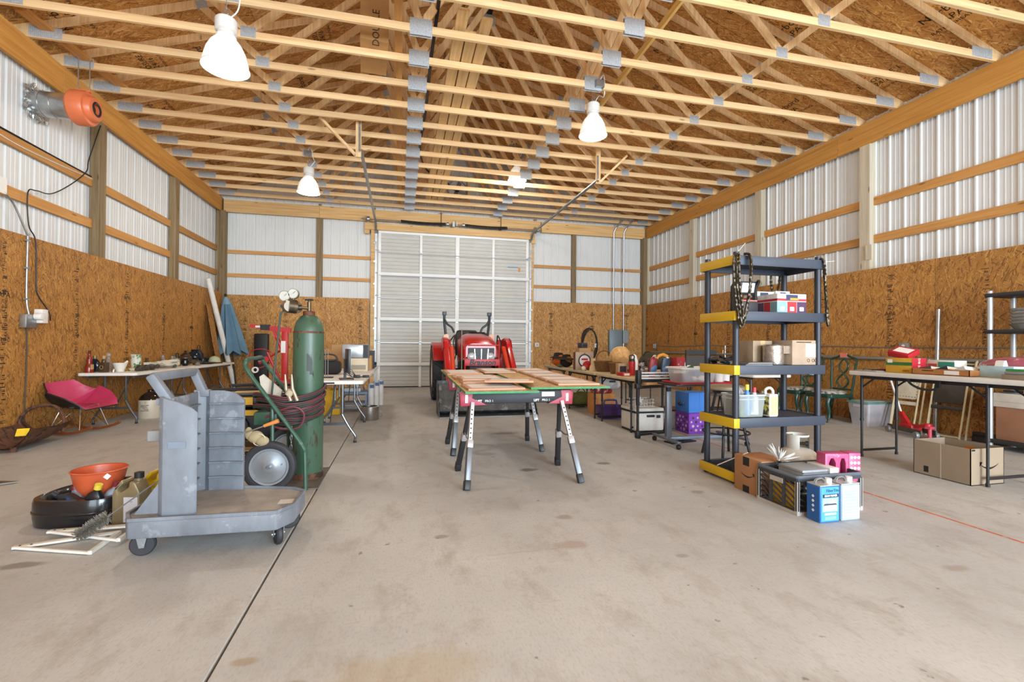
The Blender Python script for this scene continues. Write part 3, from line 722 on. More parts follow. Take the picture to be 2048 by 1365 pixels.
# ---------------------------------------------------------------- stored things on the trusses
cbx = T('long_carton', 'long brown carton printed DOUBLE stored up on the bottom chords', 'box', (-.35, 6.02, 4.942))
M_card = mat('b98d58', .75, 0, .07)
MB().bx(-.17, .17, 0, .75, 0, .62).build('carton', M_card, cbx); text('DOUBLE', .12, (.02, -.001, .16), (0, -1, 0), M_black, cbx, roll=R(90))
cbx.rotation_euler = (0, 0, R(4))
rnd = random.Random(11)
for i in range(9):
    x = .66 + (i % 3) * .155 + rnd.uniform(-.008, .008); z = 4.962 + (i // 3) * .04
    a = 5.6 + rnd.uniform(-.4, .6); b = 12.4 + rnd.uniform(-.6, .3)
    MB().bx(x - .068, x + .068, a, b, z - .018, z + .019).build('stored_board', wood('cfa46a', 'e6c690', 'y'), label='long pine board stored along the bottom chords, %s one of the %s layer' % (('left', 'middle', 'right')[i % 3], ('lowest', 'middle', 'top')[i // 3]), cat='board', group='pine boards stored on the bottom chords')
MB().tube(spl([(.42, 4.2, 5.35), (.40, 5.4, 5.2), (.36, 6.4, 5.0), (.37, 7.8, 5.06), (.34, 9.4, 5.0), (.55, 10.6, 5.06), (.9, 11.4, 5.3), (1.3, 12.9, 5.5)], 8), .022, 8).build('hanging_hose', M_black, label='black hose strung along the trusses near the ridge', cat='hose')
MB().beam((3.30, 4.36, 5.45), (3.05, 7.46, 4.97), .038, .089).build('diagonal_brace', wood('e0b45c', 'f0cf86', 'y'), label='yellowish diagonal brace running back through the trusses on the right', cat='brace')
for x in (-.06,):
    MB().bx(x - .045, x + .045, 2.2, 12.9, 4.944, 4.982).build('lateral_brace', M_girtY, label='pine lateral brace laid across the bottom chords, %s' % ('near the long carton' if x == -.06 else 'towards the left wall' if x < 0 else 'towards the right wall'), cat='brace')
# ---------------------------------------------------------------- folding tables
M_ttop = mat('e4e2db', .5, 0, .04, 5)
M_tgrey = mat('5d6064', .4, .6, .1)
M_tdark = mat('2c2d31', .4, .5, .1)
def folding_table(label, x0, x1, y0, y1, z, style, inset=(.22, .22), top=M_ttop, legm=M_tgrey, group='folding tables', th=.042, plate_end=None, rx=.05):
    xc, yc = (x0 + x1) / 2, (y0 + y1) / 2; hx, hy = (x1 - x0) / 2, (y1 - y0) / 2
    t = T('folding_table', label, 'table', (xc, yc, 0), group=group)
    MB().prism(rrect(2 * hx, 2 * hy, rx, 5), z - th, z).build('tabletop', top, t, bev=.008)
    MB().bx(-hx + .06, -hx + .09, -hy + .1, hy - .1, z - th - .035, z - th).bx(hx - .09, hx - .06, -hy + .1, hy - .1, z - th - .035, z - th).build('apron_rail', legm, t)
    zt = z - th - .01
    for k, (yy, sg) in enumerate(((-hy + inset[0], -1), (hy - inset[1], 1))):
        if style == 'wishbone':
            for sx in (-1, 1):
                a = sx * (hx * .36); b = sx * (hx * .74)
                MB().tube(spl([(a, yy, zt), (a, yy, zt * .55), (a, yy, zt * .48), (a + (b - a) * .5, yy, zt * .28), (b, yy, zt * .12), (b, yy, zt * .06), (b, yy, .0)], 5), .0145, 10).build('leg', legm, t)
                MB().cyl((b, yy, 0), (b, yy, .025), .018, n=10).build('foot', M_black, t)
            MB().beam((-hx * .52, yy, zt * .33), (hx * .52, yy, zt * .33), .012, .03).build('leg_brace', legm, t)
            MB().beam((0, yy, zt * .33), (0, yy - sg * .42, zt), .012, .018).build('stay', legm, t)
        else:
            for sx in (-1, 1):
                a = sx * (hx - .07)
                MB().cyl((a, yy, z * .42), (a, yy, zt), .0145, n=12).build('leg', legm, t)
                MB().cyl((a, yy, 0.0), (a, yy, z * .44), .0115, n=12).cyl((a, yy, z * .42), (a, yy, z * .445), .018, n=12).build('leg_extension', M_black, t)
                MB().cyl((a, yy, 0), (a, yy, .03), .0155, n=10).build('foot', M_black, t)
                MB().beam((a, yy, zt * .86), (a, yy - sg * .16, zt), .01, .016).build('stay', legm, t)
            MB().beam((-hx + .07, yy, .07), (hx - .07, yy, .07), .012, .024).build('leg_brace', legm, t)
    if plate_end: MB().bx(-.06, .06, -hy - .003, -hy + .001, z - .032, z - .014).build('maker_plate', M_tdark, t)
    return t
folding_table('white folding table along the left wall holding bottles and the pitcher', -4.335, -3.62, 7.65, 9.48, .745, 'wishbone')
folding_table('white folding table along the left wall holding dark pots, behind the first', -4.335, -3.62, 9.50, 11.7, .745, 'wishbone')
folding_table('white folding table with the monitor beside the green gas cylinder', -1.18, -.42, 5.75, 7.58, .745, 'wishbone', (.13, .22), plate_end=True, legm=mat('74787c', .3, .8))
folding_table('white folding table with cartons next to the left door jamb', -1.18, -.42, 7.62, 9.45, .745, 'wishbone', legm=mat('74787c', .3, .8))
# ---------------------------------------------------------------- things on the left tables
ZT = .746
def thing1(name, label, cat, loc, parts, rz=0, group=None, rot=None):
    t = T(name, label, cat, loc, rz, group, rot)
    for p in parts: p[0].build(p[1], p[2], t, *(p[3:] if len(p) > 3 else ()))
    return t
def bottle(prof, n=18): return MB().lathe(prof, n)
G_red = mat('8e2c1c', .15, 0, .2, trans=.2); G_blue = mat('1c2536', .12, 0, .2, trans=.2); G_brown = mat('4a3a26', .2, 0, .2); G_clear = mat('cfd3cf', .08, 0, .02, trans=.75, alpha=.75)
thing1('glass_bottle', 'red figural glass bottle at the near end of the left wall table', 'bottle', (-4.24, 7.76, ZT), [
    (bottle([(.001, 0), (.05, 0), (.052, .05), (.045, .1), (.03, .14), (.036, .17), (.03, .21), (.017, .23), (.017, .285), (.02, .29), (.001, .29)]), 'body', G_red), (MB().cyl((0, 0, .29), (0, 0, .31), .014), 'stopper', M_black), (MB().box((.045, -.02, .08), (.012, .05, .07)), 'paper_label', mat('b59a5c', .6))], group='old bottles')
thing1('glass_bottle', 'round dark blue flask bottle between the red and brown bottles', 'bottle', (-4.25, 7.90, ZT), [
    (MB().lathe([(.001, 0), (.05, .01), (.075, .07), (.07, .13), (.04, .175), (.018, .19), (.018, .225), (.001, .23)], 18, sy=.55), 'body', G_blue), (MB().cyl((0, 0, .19), (0, 0, .235), .022), 'collar', mat('8a7a4c', .4, .5))], group='old bottles')
thing1('glass_bottle', 'square brown bottle with an embossed oval and cork', 'bottle', (-4.12, 7.86, ZT), [
    (MB().bx(-.055, .055, -.035, .035, 0, .14).cyl((0, 0, .14), (0, 0, .19), .03, .018), 'body', G_brown, .006), (MB().cyl((0, 0, .19), (0, 0, .235), .018), 'cork', mat('b09470', .7)), (MB().lathe([(.02, 0), (.026, -.004), (.03, 0)], 16, (0, -.037, .07), 'y'), 'medallion', mat('8d7b62', .4))], group='old bottles', rz=R(-20))
thing1('glass_bottle', 'clear glass decanter with a ball stopper', 'bottle', (-4.16, 8.05, ZT), [
    (bottle([(.001, 0), (.05, 0), (.05, .06), (.04, .12), (.022, .17), (.02, .21), (.026, .215), (.001, .215)]), 'body', G_clear), (MB().ell((0, 0, .245), (.03, .03, .03)), 'stopper', G_clear)], group='old bottles')
thing1('salt_shaker', 'tiny silver shaker in front of the decanter', 'shaker', (-3.98, 7.82, ZT), [(bottle([(.001, 0), (.022, 0), (.024, .03), (.018, .045), (.001, .05)], 12), 'body', M_chrome), (MB().ell((0, 0, .05), (.018, .018, .012), 10, 6), 'cap', M_chrome)])
thing1('mortar', 'white stone mortar with its pestle leaning in it', 'mortar', (-4.0, 8.02, ZT), [
    (bottle([(.001, 0), (.05, 0), (.052, .02), (.06, .04), (.088, .115), (.09, .125), (.08, .125), (.05, .06), (.001, .05)], 24), 'bowl', mat('dfdcd2', .4)), (MB().cyl((0, 0, .06), (.05, .09, .15), .018, .014), 'pestle', mat('dfdcd2', .4))])
for (x, y, h, lab) in ((-3.95, 8.10, .07, 'short brass candlestick beside the mortar'), (-3.97, 8.17, .12, 'tall brass candlestick beside the mortar')):
    thing1('candlestick', lab, 'candlestick', (x, y, ZT), [(bottle([(.001, 0), (.025, 0), (.022, .012), (.008, .02), (.008, h * .6), (.013, h * .7), (.008, h * .8), (.014, h), (.001, h)], 12), 'stem', mat('b58a3c', .3, .8)), (MB().cyl((0, 0, h), (0, 0, h + .006), .017, n=12), 'drip_pan', mat('b58a3c', .3, .8))])
MB().bx(-4.2, -3.9, 8.25, 8.75, ZT, ZT + .03).build('cutting_board', mat('dcd3b8', .5), bev=.006, label='cream board lying under the pitcher', cat='board')
m = MB(); rnd = random.Random(2)
for nm, lab, y in (('carved_animal', 'dark carved wooden animal lying nearest the mortar', 8.13), ('carved_animal', 'dark carved wooden animal in the middle of the row', 8.30), ('carved_animal', 'dark carved wooden shell at the end of the row', 8.47)):
    m = MB(); m.ell((0, 0, .045), (.05, .09, .045)); m.ell((.02, .09, .05), (.03, .04, .035)); m.ell((-.02, -.08, .03), (.03, .05, .028))
    t = T(nm, lab, 'carving', (-3.80, y, ZT), rnd.uniform(-.3, .3), 'carved animals'); m.build('body', mat('3e342a', .45, 0, .4, 30), t); MB().cyl((.03, 0, .0), (.03, .02, .05), .012, n=8).build('foot', mat('3e342a', .45, 0, .4, 30), t)
pt = T('pitcher', 'white ceramic pitcher painted with green leaves and fruit', 'pitcher', (-4.05, 8.55, ZT + .031))
M_pit = mat('dcdcd0', .2, 0, .05, spots='4d7a3c', spotsc=13, spotth=.5)
MB().lathe([(.001, 0), (.06, 0), (.065, .02), (.068, .08), (.065, .16), (.075, .205), (.07, .207), (.058, .16), (.06, .06), (.001, .02)], 24).build('jug', M_pit, pt)
MB().prism([(-.06, .16), (-.105, .215), (-.05, .21)], -.02, .02, 'x').build('spout', M_pit, pt)
MB().tube(spl([(0, .06, .19), (0, .12, .185), (0, .135, .13), (0, .11, .07), (0, .06, .05)], 5), .01, 8).build('handle', mat('d9dccb', .25), pt)
bxp = T('painted_box', 'small box painted with a blue and white scene', 'box', (-3.86, 8.42 + .15, ZT + .031)); MB().bx(-.05, .05, -.1, .1, 0, .07).build('body', mat('c9d3da', .4, 0, .1, spots='3a5f92', spotsc=14, spotth=.55), bxp, bev=.003); MB().bx(-.052, .052, -.102, .102, .07, .085).build('lid', mat('d9c99a', .4), bxp)
pc = T('folded_cloth', 'white cloth with a dark leafy print bundled on the table', 'cloth', (-3.85, 9.0, ZT))
m = MB()
for i in range(7): m.ell((rnd.uniform(-.07, .07), rnd.uniform(-.17, .17), .045 + .012 * i), (.08, .11, .03))
m.build('folds', mat('d8d2c2', .8, 0, .1, spots='5a4a34', spotsc=16, spotth=.6), pc)
thing1('ceramic_figure', 'white glazed figurine lying on its side by the cloth', 'figurine', (-3.8, 9.22, ZT), [(MB().ell((0, 0, .05), (.05, .11, .05)).ell((.0, .1, .06), (.035, .05, .035)), 'body', mat('e0ddd6', .2)), (MB().ell((.03, -.05, .03), (.03, .05, .03)), 'base', mat('3f5a4c', .3))])
for i, (x, y, h, r_, lab) in enumerate(((-4.2, 9.75, .2, .05, 'clear glass oil lamp chimney behind the cloth'), (-4.15, 10.0, .17, .055, 'clear glass jar with a wide mouth behind the candle'), (-4.2, 10.2, .16, .05, 'clear glass tumbler beside the wide jar'))):
    thing1('glass_jar', lab, 'jar', (x, y, ZT), [(bottle([(.001, 0), (r_, 0), (r_ * 1.05, h * .3), (r_ * .6, h * .6), (r_ * .5, h), (r_ * .45, h), (r_ * .5, h * .6), (r_ * .9, h * .3), (.001, .01)]), 'glass', G_clear), (MB().cyl((0, 0, 0), (0, 0, .012), r_ * 1.05), 'base', mat('9aa09c', .2))], group='glass jars')
thing1('candle_jar', 'jar candle with a cream label in front of the glass jars', 'candle', (-3.92, 9.62, ZT), [(bottle([(.001, 0), (.045, 0), (.045, .11), (.04, .13), (.001, .13)]), 'glass', mat('8a8468', .15)), (MB().lathe([(.046, .03), (.046, .09)], 16), 'paper_label', mat('d8c47c', .6)), (MB().cyl((0, 0, .13), (0, 0, .145), .042), 'lid', M_grey)])
thing1('pot', 'small black glazed pot on short feet', 'pot', (-3.88, 9.85, ZT), [(bottle([(.001, 0), (.04, .0), (.075, .05), (.07, .1), (.05, .12), (.055, .135), (.001, .13)]), 'body', mat('15171a', .15)), (MB().tube(spl([(0, .07, .09), (0, .1, .08), (0, .07, .05)], 4), .008, 6), 'handle', mat('15171a', .15))], group='dark pots')
thing1('pot', 'brown stoneware crock with a domed lid', 'pot', (-4.15, 10.55, ZT), [(bottle([(.001, 0), (.09, 0), (.12, .07), (.11, .14), (.08, .17), (.001, .17)]), 'body', mat('4a3426', .35, 0, .2)), (bottle([(.085, .17), (.08, .19), (.03, .23), (.02, .25), (.03, .27), (.001, .275)]), 'lid', mat('33261d', .3))], group='dark pots')
thing1('pot', 'large dark blue glass ball jar at the back of the table', 'pot', (-4.12, 10.9, ZT), [(bottle([(.001, 0), (.06, 0), (.13, .08), (.14, .14), (.11, .22), (.06, .26), (.065, .29), (.001, .285)]), 'body', mat('10202c', .1)), (MB().lathe([(.062, .255), (.075, .27), (.062, .29)], 18), 'lip', mat('10202c', .1))], group='dark pots')
thing1('lantern', 'black metal lantern rising behind the blue jar', 'lantern', (-4.18, 11.25, ZT), [(MB().bx(-.07, .07, -.07, .07, 0, .2), 'body', M_black, .01), (MB().cyl((0, 0, .2), (0, 0, .29), .09, .03, n=8), 'hood', M_black), (MB().tube(spl([(0, -.07, .22), (0, -.06, .36), (0, .06, .36), (0, .07, .22)], 5), .008, 6), 'bail', M_black)])
thing1('brown_bundle', 'dark brown draped leather bundle behind the glass jars', 'bundle', (-4.13, 9.42, ZT), [(MB().ell((0, 0, .05), (.11, .22, .05)).ell((.02, .1, .08), (.07, .1, .04)), 'hide', mat('35281e', .6, 0, .4, 20)), (MB().tube(spl([(-.03, -.1, .08), (.04, 0, .12), (0, .15, .1)], 4), .008, 6), 'cord', mat('6b563c', .7))])
thing1('brown_bundle', 'low brown cloth heap in front of the lidded crock', 'bundle', (-3.9, 10.35, ZT), [(MB().ell((0, 0, .04), (.1, .2, .045)).ell((0, -.12, .06), (.07, .08, .05)), 'hide', mat('4a3c2c', .7, 0, .4, 20)), (MB().ell((.02, -.25, .015), (.03, .03, .015), 10, 6), 'brass_knob', mat('b9973a', .4, .5))])
thing1('dark_plate', 'flat dark tarnished platter beside the pale cap', 'plate', (-3.86, 10.75, ZT), [(bottle([(.001, .01), (.1, .01), (.17, .03), (.175, .028), (.1, 0), (.001, 0)], 24), 'dish', mat('2c2722', .35)), (MB().lathe([(.168, .028), (.178, .034), (.18, .026)], 24), 'rim', mat('3a332a', .3))])
cp = T('ball_cap', 'pale green rounded cap with a maroon brim on the table', 'cap', (-3.86, 11.2, ZT), R(30)); MB().lathe([(.11, 0), (.112, .05), (.09, .11), (.05, .14), (.001, .15)], 20, sy=1.15).build('crown', mat('b9bf9c', .8), cp); MB().prism([(.12, -.1), (.1, -.24), (-.1, -.24), (-.12, -.1), (0, -.08)], .005, .02).build('brim', mat('5c2420', .8), cp)
thing1('tin_box', 'little dark tin with a square lid at the far end of the table', 'tin', (-4.05, 11.5, ZT), [(MB().bx(-.08, .08, -.1, .1, 0, .1), 'body', mat('3a3a36', .4, .4), .006), (MB().bx(-.083, .083, -.103, .103, .1, .12), 'lid', mat('4f4c44', .4, .4))])
for i, (x, y, h, r_, c1, lab) in enumerate(((-4.0, 9.9, .14, .04, '6a6258', 'slim pewter vase between the candle and the black pot'), (-4.22, 10.36, .22, .045, '2a2420', 'tall black bottle beside the lidded crock'), (-3.98, 10.62, .12, .06, '3a2c22', 'squat brown sugar bowl in front of the lidded crock'),
        (-4.2, 9.2, .16, .045, '54463a', 'brown stoneware mug behind the printed cloth'), (-4.02, 11.02, .13, .05, '24343c', 'dark teal vase in front of the lantern'), (-4.22, 11.5, .2, .05, '39332c', 'dark flask at the wall side of the far table end'), (-3.75, 10.05, .07, .045, '7a7466', 'small pewter cup at the table edge'))):
    thing1('vase', lab, 'vase', (x, y, ZT), [(bottle([(.001, 0), (r_ * .7, 0), (r_, h * .35), (r_ * .85, h * .6), (r_ * .45, h * .8), (r_ * .55, h), (.001, h * .98)], 18), 'body', mat(c1, .25, 0, .2)), (MB().lathe([(r_ * .5, h * .985), (r_ * .62, h), (r_ * .5, h * 1.015)], 16), 'lip', mat(c1, .25, 0, .2))], group='dark pots')
# ---------------------------------------------------------------- rocking armchair
ch = T('rocking_chair', 'pink padded shell armchair on wire legs and wooden rockers', 'chair', (-4.02, 7.18, 0), R(-16))
def shell(off):
    """moulded armchair shell: rows from the front lip back and up, points from arm to arm"""
    ctr = [(.30, .33), (.25, .34), (.12, .325), (-.02, .32), (-.14, .34), (-.22, .40), (-.27, .50), (-.31, .59), (-.33, .655)]
    wid = [.23, .26, .295, .31, .31, .30, .27, .23, .19]; ris = [.0, .06, .16, .22, .23, .20, .14, .08, .04]; flr = [.0, .01, .03, .04, .04, .03, .01, 0, 0]
    rows = []
    for i in range(33):
        f = i / 32 * 8; k = min(7, int(f)); g = f - k
        L2 = lambda A: A[k] + (A[k + 1] - A[k]) * g
        cx = ctr[k][0] + (ctr[k + 1][0] - ctr[k][0]) * g; cz = ctr[k][1] + (ctr[k + 1][1] - ctr[k][1]) * g
        t_ = min(1, max(0, (f - 3.5) / 3)); nx, nz = t_, 1 - .75 * t_
        row = []
        for j in range(25):
            v = j / 12 - 1; e = abs(v) ** 2.6
            y = L2(wid) * (1.15 * v - .15 * v ** 3) + L2(flr) * v * e
            row.append((cx + L2(ris) * e * nx + off * nx * .8, y * (1 - off), cz + L2(ris) * e * nz + off * nz + .04 * y))
        rows.append(row)
    return rows
def grid(rows):
    n_ = len(rows[0]); return [p for r_ in rows for p in r_], [(i * n_ + j, i * n_ + j + 1, (i + 1) * n_ + j + 1, (i + 1) * n_ + j) for i in range(len(rows) - 1) for j in range(n_ - 1)]
ra = shell(0); rp_ = shell(.014)
obj('seat_shell', MB().add(*grid(ra)).mesh('seat_shell', mat('1e1c1c', .45, 0, .1), ang=60), ch)
obj('seat_pad', MB().add(*grid(rp_)).mesh('seat_pad', mat('b8325c', .45, 0, .06), ang=60), ch)
def edge(rows): return [r_[0] for r_ in rows] + rows[-1][1:] + [r_[-1] for r_ in rows[::-1]][1:] + rows[0][::-1][1:-1]
e0, e1 = edge(ra), edge(rp_); n_ = len(e0)
obj('rim', MB().add([*e0, *e1], [(i, (i + 1) % n_, n_ + (i + 1) % n_, n_ + i) for i in range(n_)]).mesh('rim', M_black, ang=60), ch)
for sy in (-1, 1):
    pts = [(x, sy * .2, .025 + .10 * ((x + .02) / .36) ** 2 * (.8 if x > 0 else .8)) for x in (-.36, -.27, -.18, -.09, 0, .09, .18, .27, .36)]
    m = MB()
    for i in range(8): m.beam(pts[i], pts[i + 1], .022, .03)
    m.build('rocker', mat('8a4a22', .45, 0, .15), ch)
    for sx in (-1, 1):
        MB().tube([(sx * .13, sy * .12, .345 + sy * .02), (sx * .2, sy * .2, .06)], .0055, 6).build('leg_rod', M_chrome, ch)
    MB().tube([(-.2, sy * .2, .065), (0.0, sy * .16, .26), (.2, sy * .2, .065)], .004, 6).build('cross_rod', M_chrome, ch)
for sx in (-1, 1): MB().tube([(sx * .2, -.2, .065), (sx * .1, 0, .27), (sx * .2, .2, .065)], .004, 6).build('cross_rod', M_chrome, ch)
MB().tube([(-.13, -.12, .325), (.13, -.12, .325), (.13, .12, .365), (-.13, .12, .365)], .0055, 6, closed=True).build('seat_frame_wire', M_chrome, ch)
# ---------------------------------------------------------------- stoneware jug
jg = T('stoneware_jug', 'cream stoneware jug with glossy brown shoulder under the left table', 'jug', (-3.80, 8.45, 0))
MB().lathe([(.001, 0), (.15, 0), (.155, .01), (.155, .27), (.15, .285)], 32).build('body', mat('cfc6b4', .35, 0, .05), jg)
MB().lathe([(.15, .285), (.13, .335), (.08, .38), (.045, .395), (.035, .41), (.035, .43), (.045, .44), (.001, .44)], 32).build('shoulder', mat('2e2018', .12), jg)
MB().tube(spl([(.09, 0, .36), (.11, 0, .42), (.07, 0, .44), (.04, 0, .42)], 4), .012, 8).build('handle', mat('2e2018', .12), jg)
for i, (a, b) in enumerate(((-.06, .045), (-.06, .02), (-.035, .03), (-.02, .045), (-.06, .045))):
    m = MB(); rnd2 = random.Random(i); u = a
    while u < b:
        w_ = rnd2.uniform(.006, .016); m.bx(u, min(b, u + w_), -.1575 + .0 * i, -.153, .205 - i * .021, .212 - i * .021); u += w_ + .004
    m.build('printed_line', M_ink, jg)
text('5', .05, (.0, -.1562, .25), (0, -1, 0), mat('8f8672', .5), jg)
# ---------------------------------------------------------------- rusty slip scraper
M_rust = mat('6a4632', .75, .2, .35, 14, spots='3a2a22', spotsc=12, spotth=.52)
sc = T('slip_scraper', 'rusty iron drag scraper with a bent bail by the left wall', 'scraper', (-3.97, 6.42, 0), R(5))
m = MB(); N = 12; rows = []
for i in range(N + 1):
    u = i / N
    row = []
    for j in range(9):
        v = j / 8 - .5
        row.append((-.1 - .1 * 0 + v * .46, -.42 + .78 * u, .03 + .20 * (abs(v) * 2) ** 2.5 * (1 - .3 * u) + .16 * max(0, u - .65) ** 1.2 + .02))
    rows.append(row)
vs = [p for r_ in rows for p in r_]; vs2 = [(p[0], p[1], p[2] - .014) for p in vs]
fs = [(i * 9 + j, i * 9 + j + 1, (i + 1) * 9 + j + 1, (i + 1) * 9 + j) for i in range(N) for j in range(8)]
m.add(vs, fs); m.add(vs2, [f[::-1] for f in fs]); m.build('pan', M_rust, sc, ang=50)
MB().tube(spl([(-.31, .25, .10), (-.33, .28, .25), (-.27, .3, .37), (-.13, .32, .42), (.0, .32, .38), (.07, .3, .25), (.09, .25, .10)], 5), .02, 8).build('bail', M_rust, sc)
MB().cyl((-.05, -.35, .0), (-.05, -.35, .06), .03, n=10).build('stud', M_rust, sc)
MB().box((.0, -.30, .20), (.10, .09, .003), rx=.9, rz=.2).build('price_tag', mat('e8c52c', .6), sc, label='yellow paper tag')
st = T('steel_plate', 'flat pointed steel plate with a pivot lying at the left edge', 'plate', (-3.25, 4.72, 0), 0)
MB().prism([(-.5, -.12), (-.15, -.16), (.18, .02), (-.1, .10), (-.5, .12)], .006, .016).build('plate', mat('7c776e', .45, .7, .25), st); MB().lathe([(.001, .045), (.03, .04), (.045, .02), (.045, .0)], 16, (-.14, -.02, 0)).build('pivot', M_rust, st)
# ---------------------------------------------------------------- leaning pipe, scraps, closed parasol
MB().tube([(-3.93, 12.75, .02), (-4.29, 12.0, 2.65)], .055, 18).build('pvc_pipe', mat('e3e0d8', .4), label='thick white plastic pipe leaning in the back left corner', cat='pipe')
for (y, dx, h, lab) in ((12.28, .0, 2.1, 'tall narrow scrap of strand board leaning behind the white pipe'), (12.12, .05, 1.8, 'second narrow strand board scrap leaning against the first')):
    MB(Matrix.Translation((-4.02 + dx, y, 0)) @ Matrix.Rotation(R(-8), 4, 'Y') @ Matrix.Rotation(R(5), 4, 'X')).bx(0, .012, -.13, .13, .01, h).build('osb_scrap', M_osbL, label=lab, cat='board', group='strand board scraps')
um = T('patio_umbrella', 'closed blue patio umbrella leaning upright in the back left corner', 'umbrella', (-3.86, 12.62, 0), rot=(R(-3), R(-7.5), 0))
MB().cyl((0, 0, 0), (0, 0, 2.36), .019, n=12).build('pole', M_black, um)
NU = 32; rows = []
for (z, r_) in ((2.30, .03), (2.22, .07), (2.1, .10), (1.8, .15), (1.4, .22), (1.1, .27), (.92, .30)):
    rows.append([(r_ * (1 + .22 * math.cos(8 * 2 * PI * j / NU)) * math.cos(2 * PI * j / NU), r_ * (1 + .22 * math.cos(8 * 2 * PI * j / NU)) * math.sin(2 * PI * j / NU), z - (.06 * math.cos(8 * 2 * PI * j / NU) if z < 1 else 0)) for j in range(NU)])
m = MB(); m.add([p for r_ in rows for p in r_], [(i * NU + j, i * NU + (j + 1) % NU, (i + 1) * NU + (j + 1) % NU, (i + 1) * NU + j) for i in range(len(rows) - 1) for j in range(NU)]); m.build('canopy', mat('5f8298', .8, 0, .12, 4), um, ang=60)
MB().lathe([(.03, 2.32), (.075, 2.25), (.11, 2.13), (.1, 2.12)], 16).build('vent', mat('7b9aad', .8), um)
MB().ell((0, 0, 2.37), (.03, .03, .035)).build('finial', M_black, um)
# ---------------------------------------------------------------- red hoist, red bike, black case behind
M_red = mat('b81f22', .4, 0, .1)
eh = T('engine_hoist', 'red folding engine hoist with a long boom behind the gas cylinder', 'hoist', (-2.1, 9.5, 0))
MB().bx(-.05, .05, -.05, .05, .45, 1.40).build('mast', M_red, eh, bev=.006); MB().bx(-.06, .02, -.054, -.05, 1.0, 1.22).build('warning_label', M_white, eh)
MB().beam((.1, 0, 1.42), (-.35, 0, 1.46), .06, .09).build('boom', M_red, eh); MB().beam((-.3, 0, 1.46), (-.6, 0, 1.50), .045, .06).build('boom_extension', M_red, eh); MB().bx(-.42, -.26, -.04, .04, 1.42, 1.52).build('boom_sleeve', M_black, eh)
MB().bx(-.5, -.34, -.034, -.026, 1.465, 1.50).build('decal', M_white, eh)
MB().beam((0, 0, .9), (-.2, 0, 1.43), .05, .05, up=(0, 1, 0)).cyl((0, 0, .95), (-.15, 0, 1.3), .035).build('ram', M_red, eh)
for sy in (-1, 1): MB().beam((.0, sy * .1, .1), (-.0, sy * .45, .1), .06, .06).build('leg', M_red, eh); 
MB().bx(-.06, .06, -.2, .2, .06, .5).build('base', M_red, eh, bev=.01)
for sy in (-1, 1): MB().cyl((-.03, sy * .42, .035), (.03, sy * .42, .035), .035).build('caster', M_black, eh)
bk = T('red_trike', 'red tube frame cart with a round wire guard beside the hoist', 'cart', (-2.55, 10.0, 0))
MB().tube(spl([(-.3, 0, .9), (-.25, 0, 1.03), (-.05, 0, 1.06), (.12, 0, .98), (.15, 0, .85), (-.1, 0, .7), (-.3, 0, .75), (-.32, 0, .86)], 5, True), .008, 6, closed=True).build('wire_guard', M_red, bk)
MB().tube([(-.12, 0, .78), (.2, 0, 1.0), (.42, 0, 1.12)], .02, 8).build('handle_tube', M_red, bk); MB().tube([(.02, 0, 1.0), (.3, 0, .35), (.35, 0, .12)], .024, 8).build('main_tube', M_red, bk)
MB().cyl((.0, -.03, .86), (.0, .03, .86), .06, n=16).build('hub', M_red, bk)
MB().lathe([(.17, -.03), (.21, -.03), (.22, 0), (.21, .03), (.17, .03)], 28, (.28, 0, .225), 'y').build('tyre', M_black, bk); MB().lathe([(.001, -.01), (.17, -.02), (.17, .02), (.001, .01)], 20, (.28, 0, .225), 'y').build('wheel', M_grey, bk)
MB().lathe([(.035, -.02), (.06, -.02), (.06, .02), (.035, .02)], 20, (-.18, -.03, .66), 'y').build('round_badge', M_white, bk)
cs = T('black_case', 'tall black hard case standing against the back wall', 'case', (-3.42, 13.0, 0)); MB().bx(-.16, .16, -.08, .08, 0, 1.42).build('body', M_black, cs, bev=.03); MB().bx(-.05, .05, -.11, -.08, .7, .74).build('handle', M_grey, cs)
# ---------------------------------------------------------------- generator
M_yel = mat('d9a916', .4, 0, .06)
gn = T('generator', 'black and yellow portable generator behind the grey cart', 'generator', (-1.32, 5.05, 0))
MB().bx(-.28, .28, -.2, .2, .26, .56).build('engine_block', mat('1b1b1c', .5, 0, .2), gn, bev=.03)
MB().bx(-.26, .26, -.21, .21, .57, .69).build('fuel_tank', mat('202022', .35), gn, bev=.03)
MB().prism(rrect(.56, .44, .04), .69, .705).build('tank_top', mat('3a3a3a', .4), gn); MB().bx(-.2, .12, -.14, .1, .706, .716).build('top_label', mat('d0a36a', .5), gn)
MB().bx(-.27, -.02, -.222, -.212, .60, .67).build('side_stripe', M_yel, gn); MB().bx(.08, .2, -.23, -.21, .57, .69).build('corner_guard', M_yel, gn, bev=.01); MB().bx(-.27, .05, -.222, -.205, .50, .55).build('side_stripe', M_yel, gn)
for sy in (-1, 1):
    MB().tube(spl([(-.33, sy * .24, .2), (-.34, sy * .24, .7), (-.3, sy * .24, .745), (.3, sy * .24, .745), (.34, sy * .24, .7), (.33, sy * .24, .2), (.3, sy * .24, .16), (-.3, sy * .24, .16)], 4, True), .016, 8, closed=True).build('frame_hoop', M_black, gn)
for sy in (-1, 1):
    MB().lathe([(.08, -.035), (.125, -.035), (.135, 0), (.125, .035), (.08, .035)], 24, (.16, sy * .29, .137), 'y').build('tyre', M_black, gn); MB().lathe([(.001, -.03), (.05, -.035), (.085, -.02), (.085, .02), (.001, .03)], 24, (.16, sy * .29, .137), 'y').build('wheel', M_yel, gn)
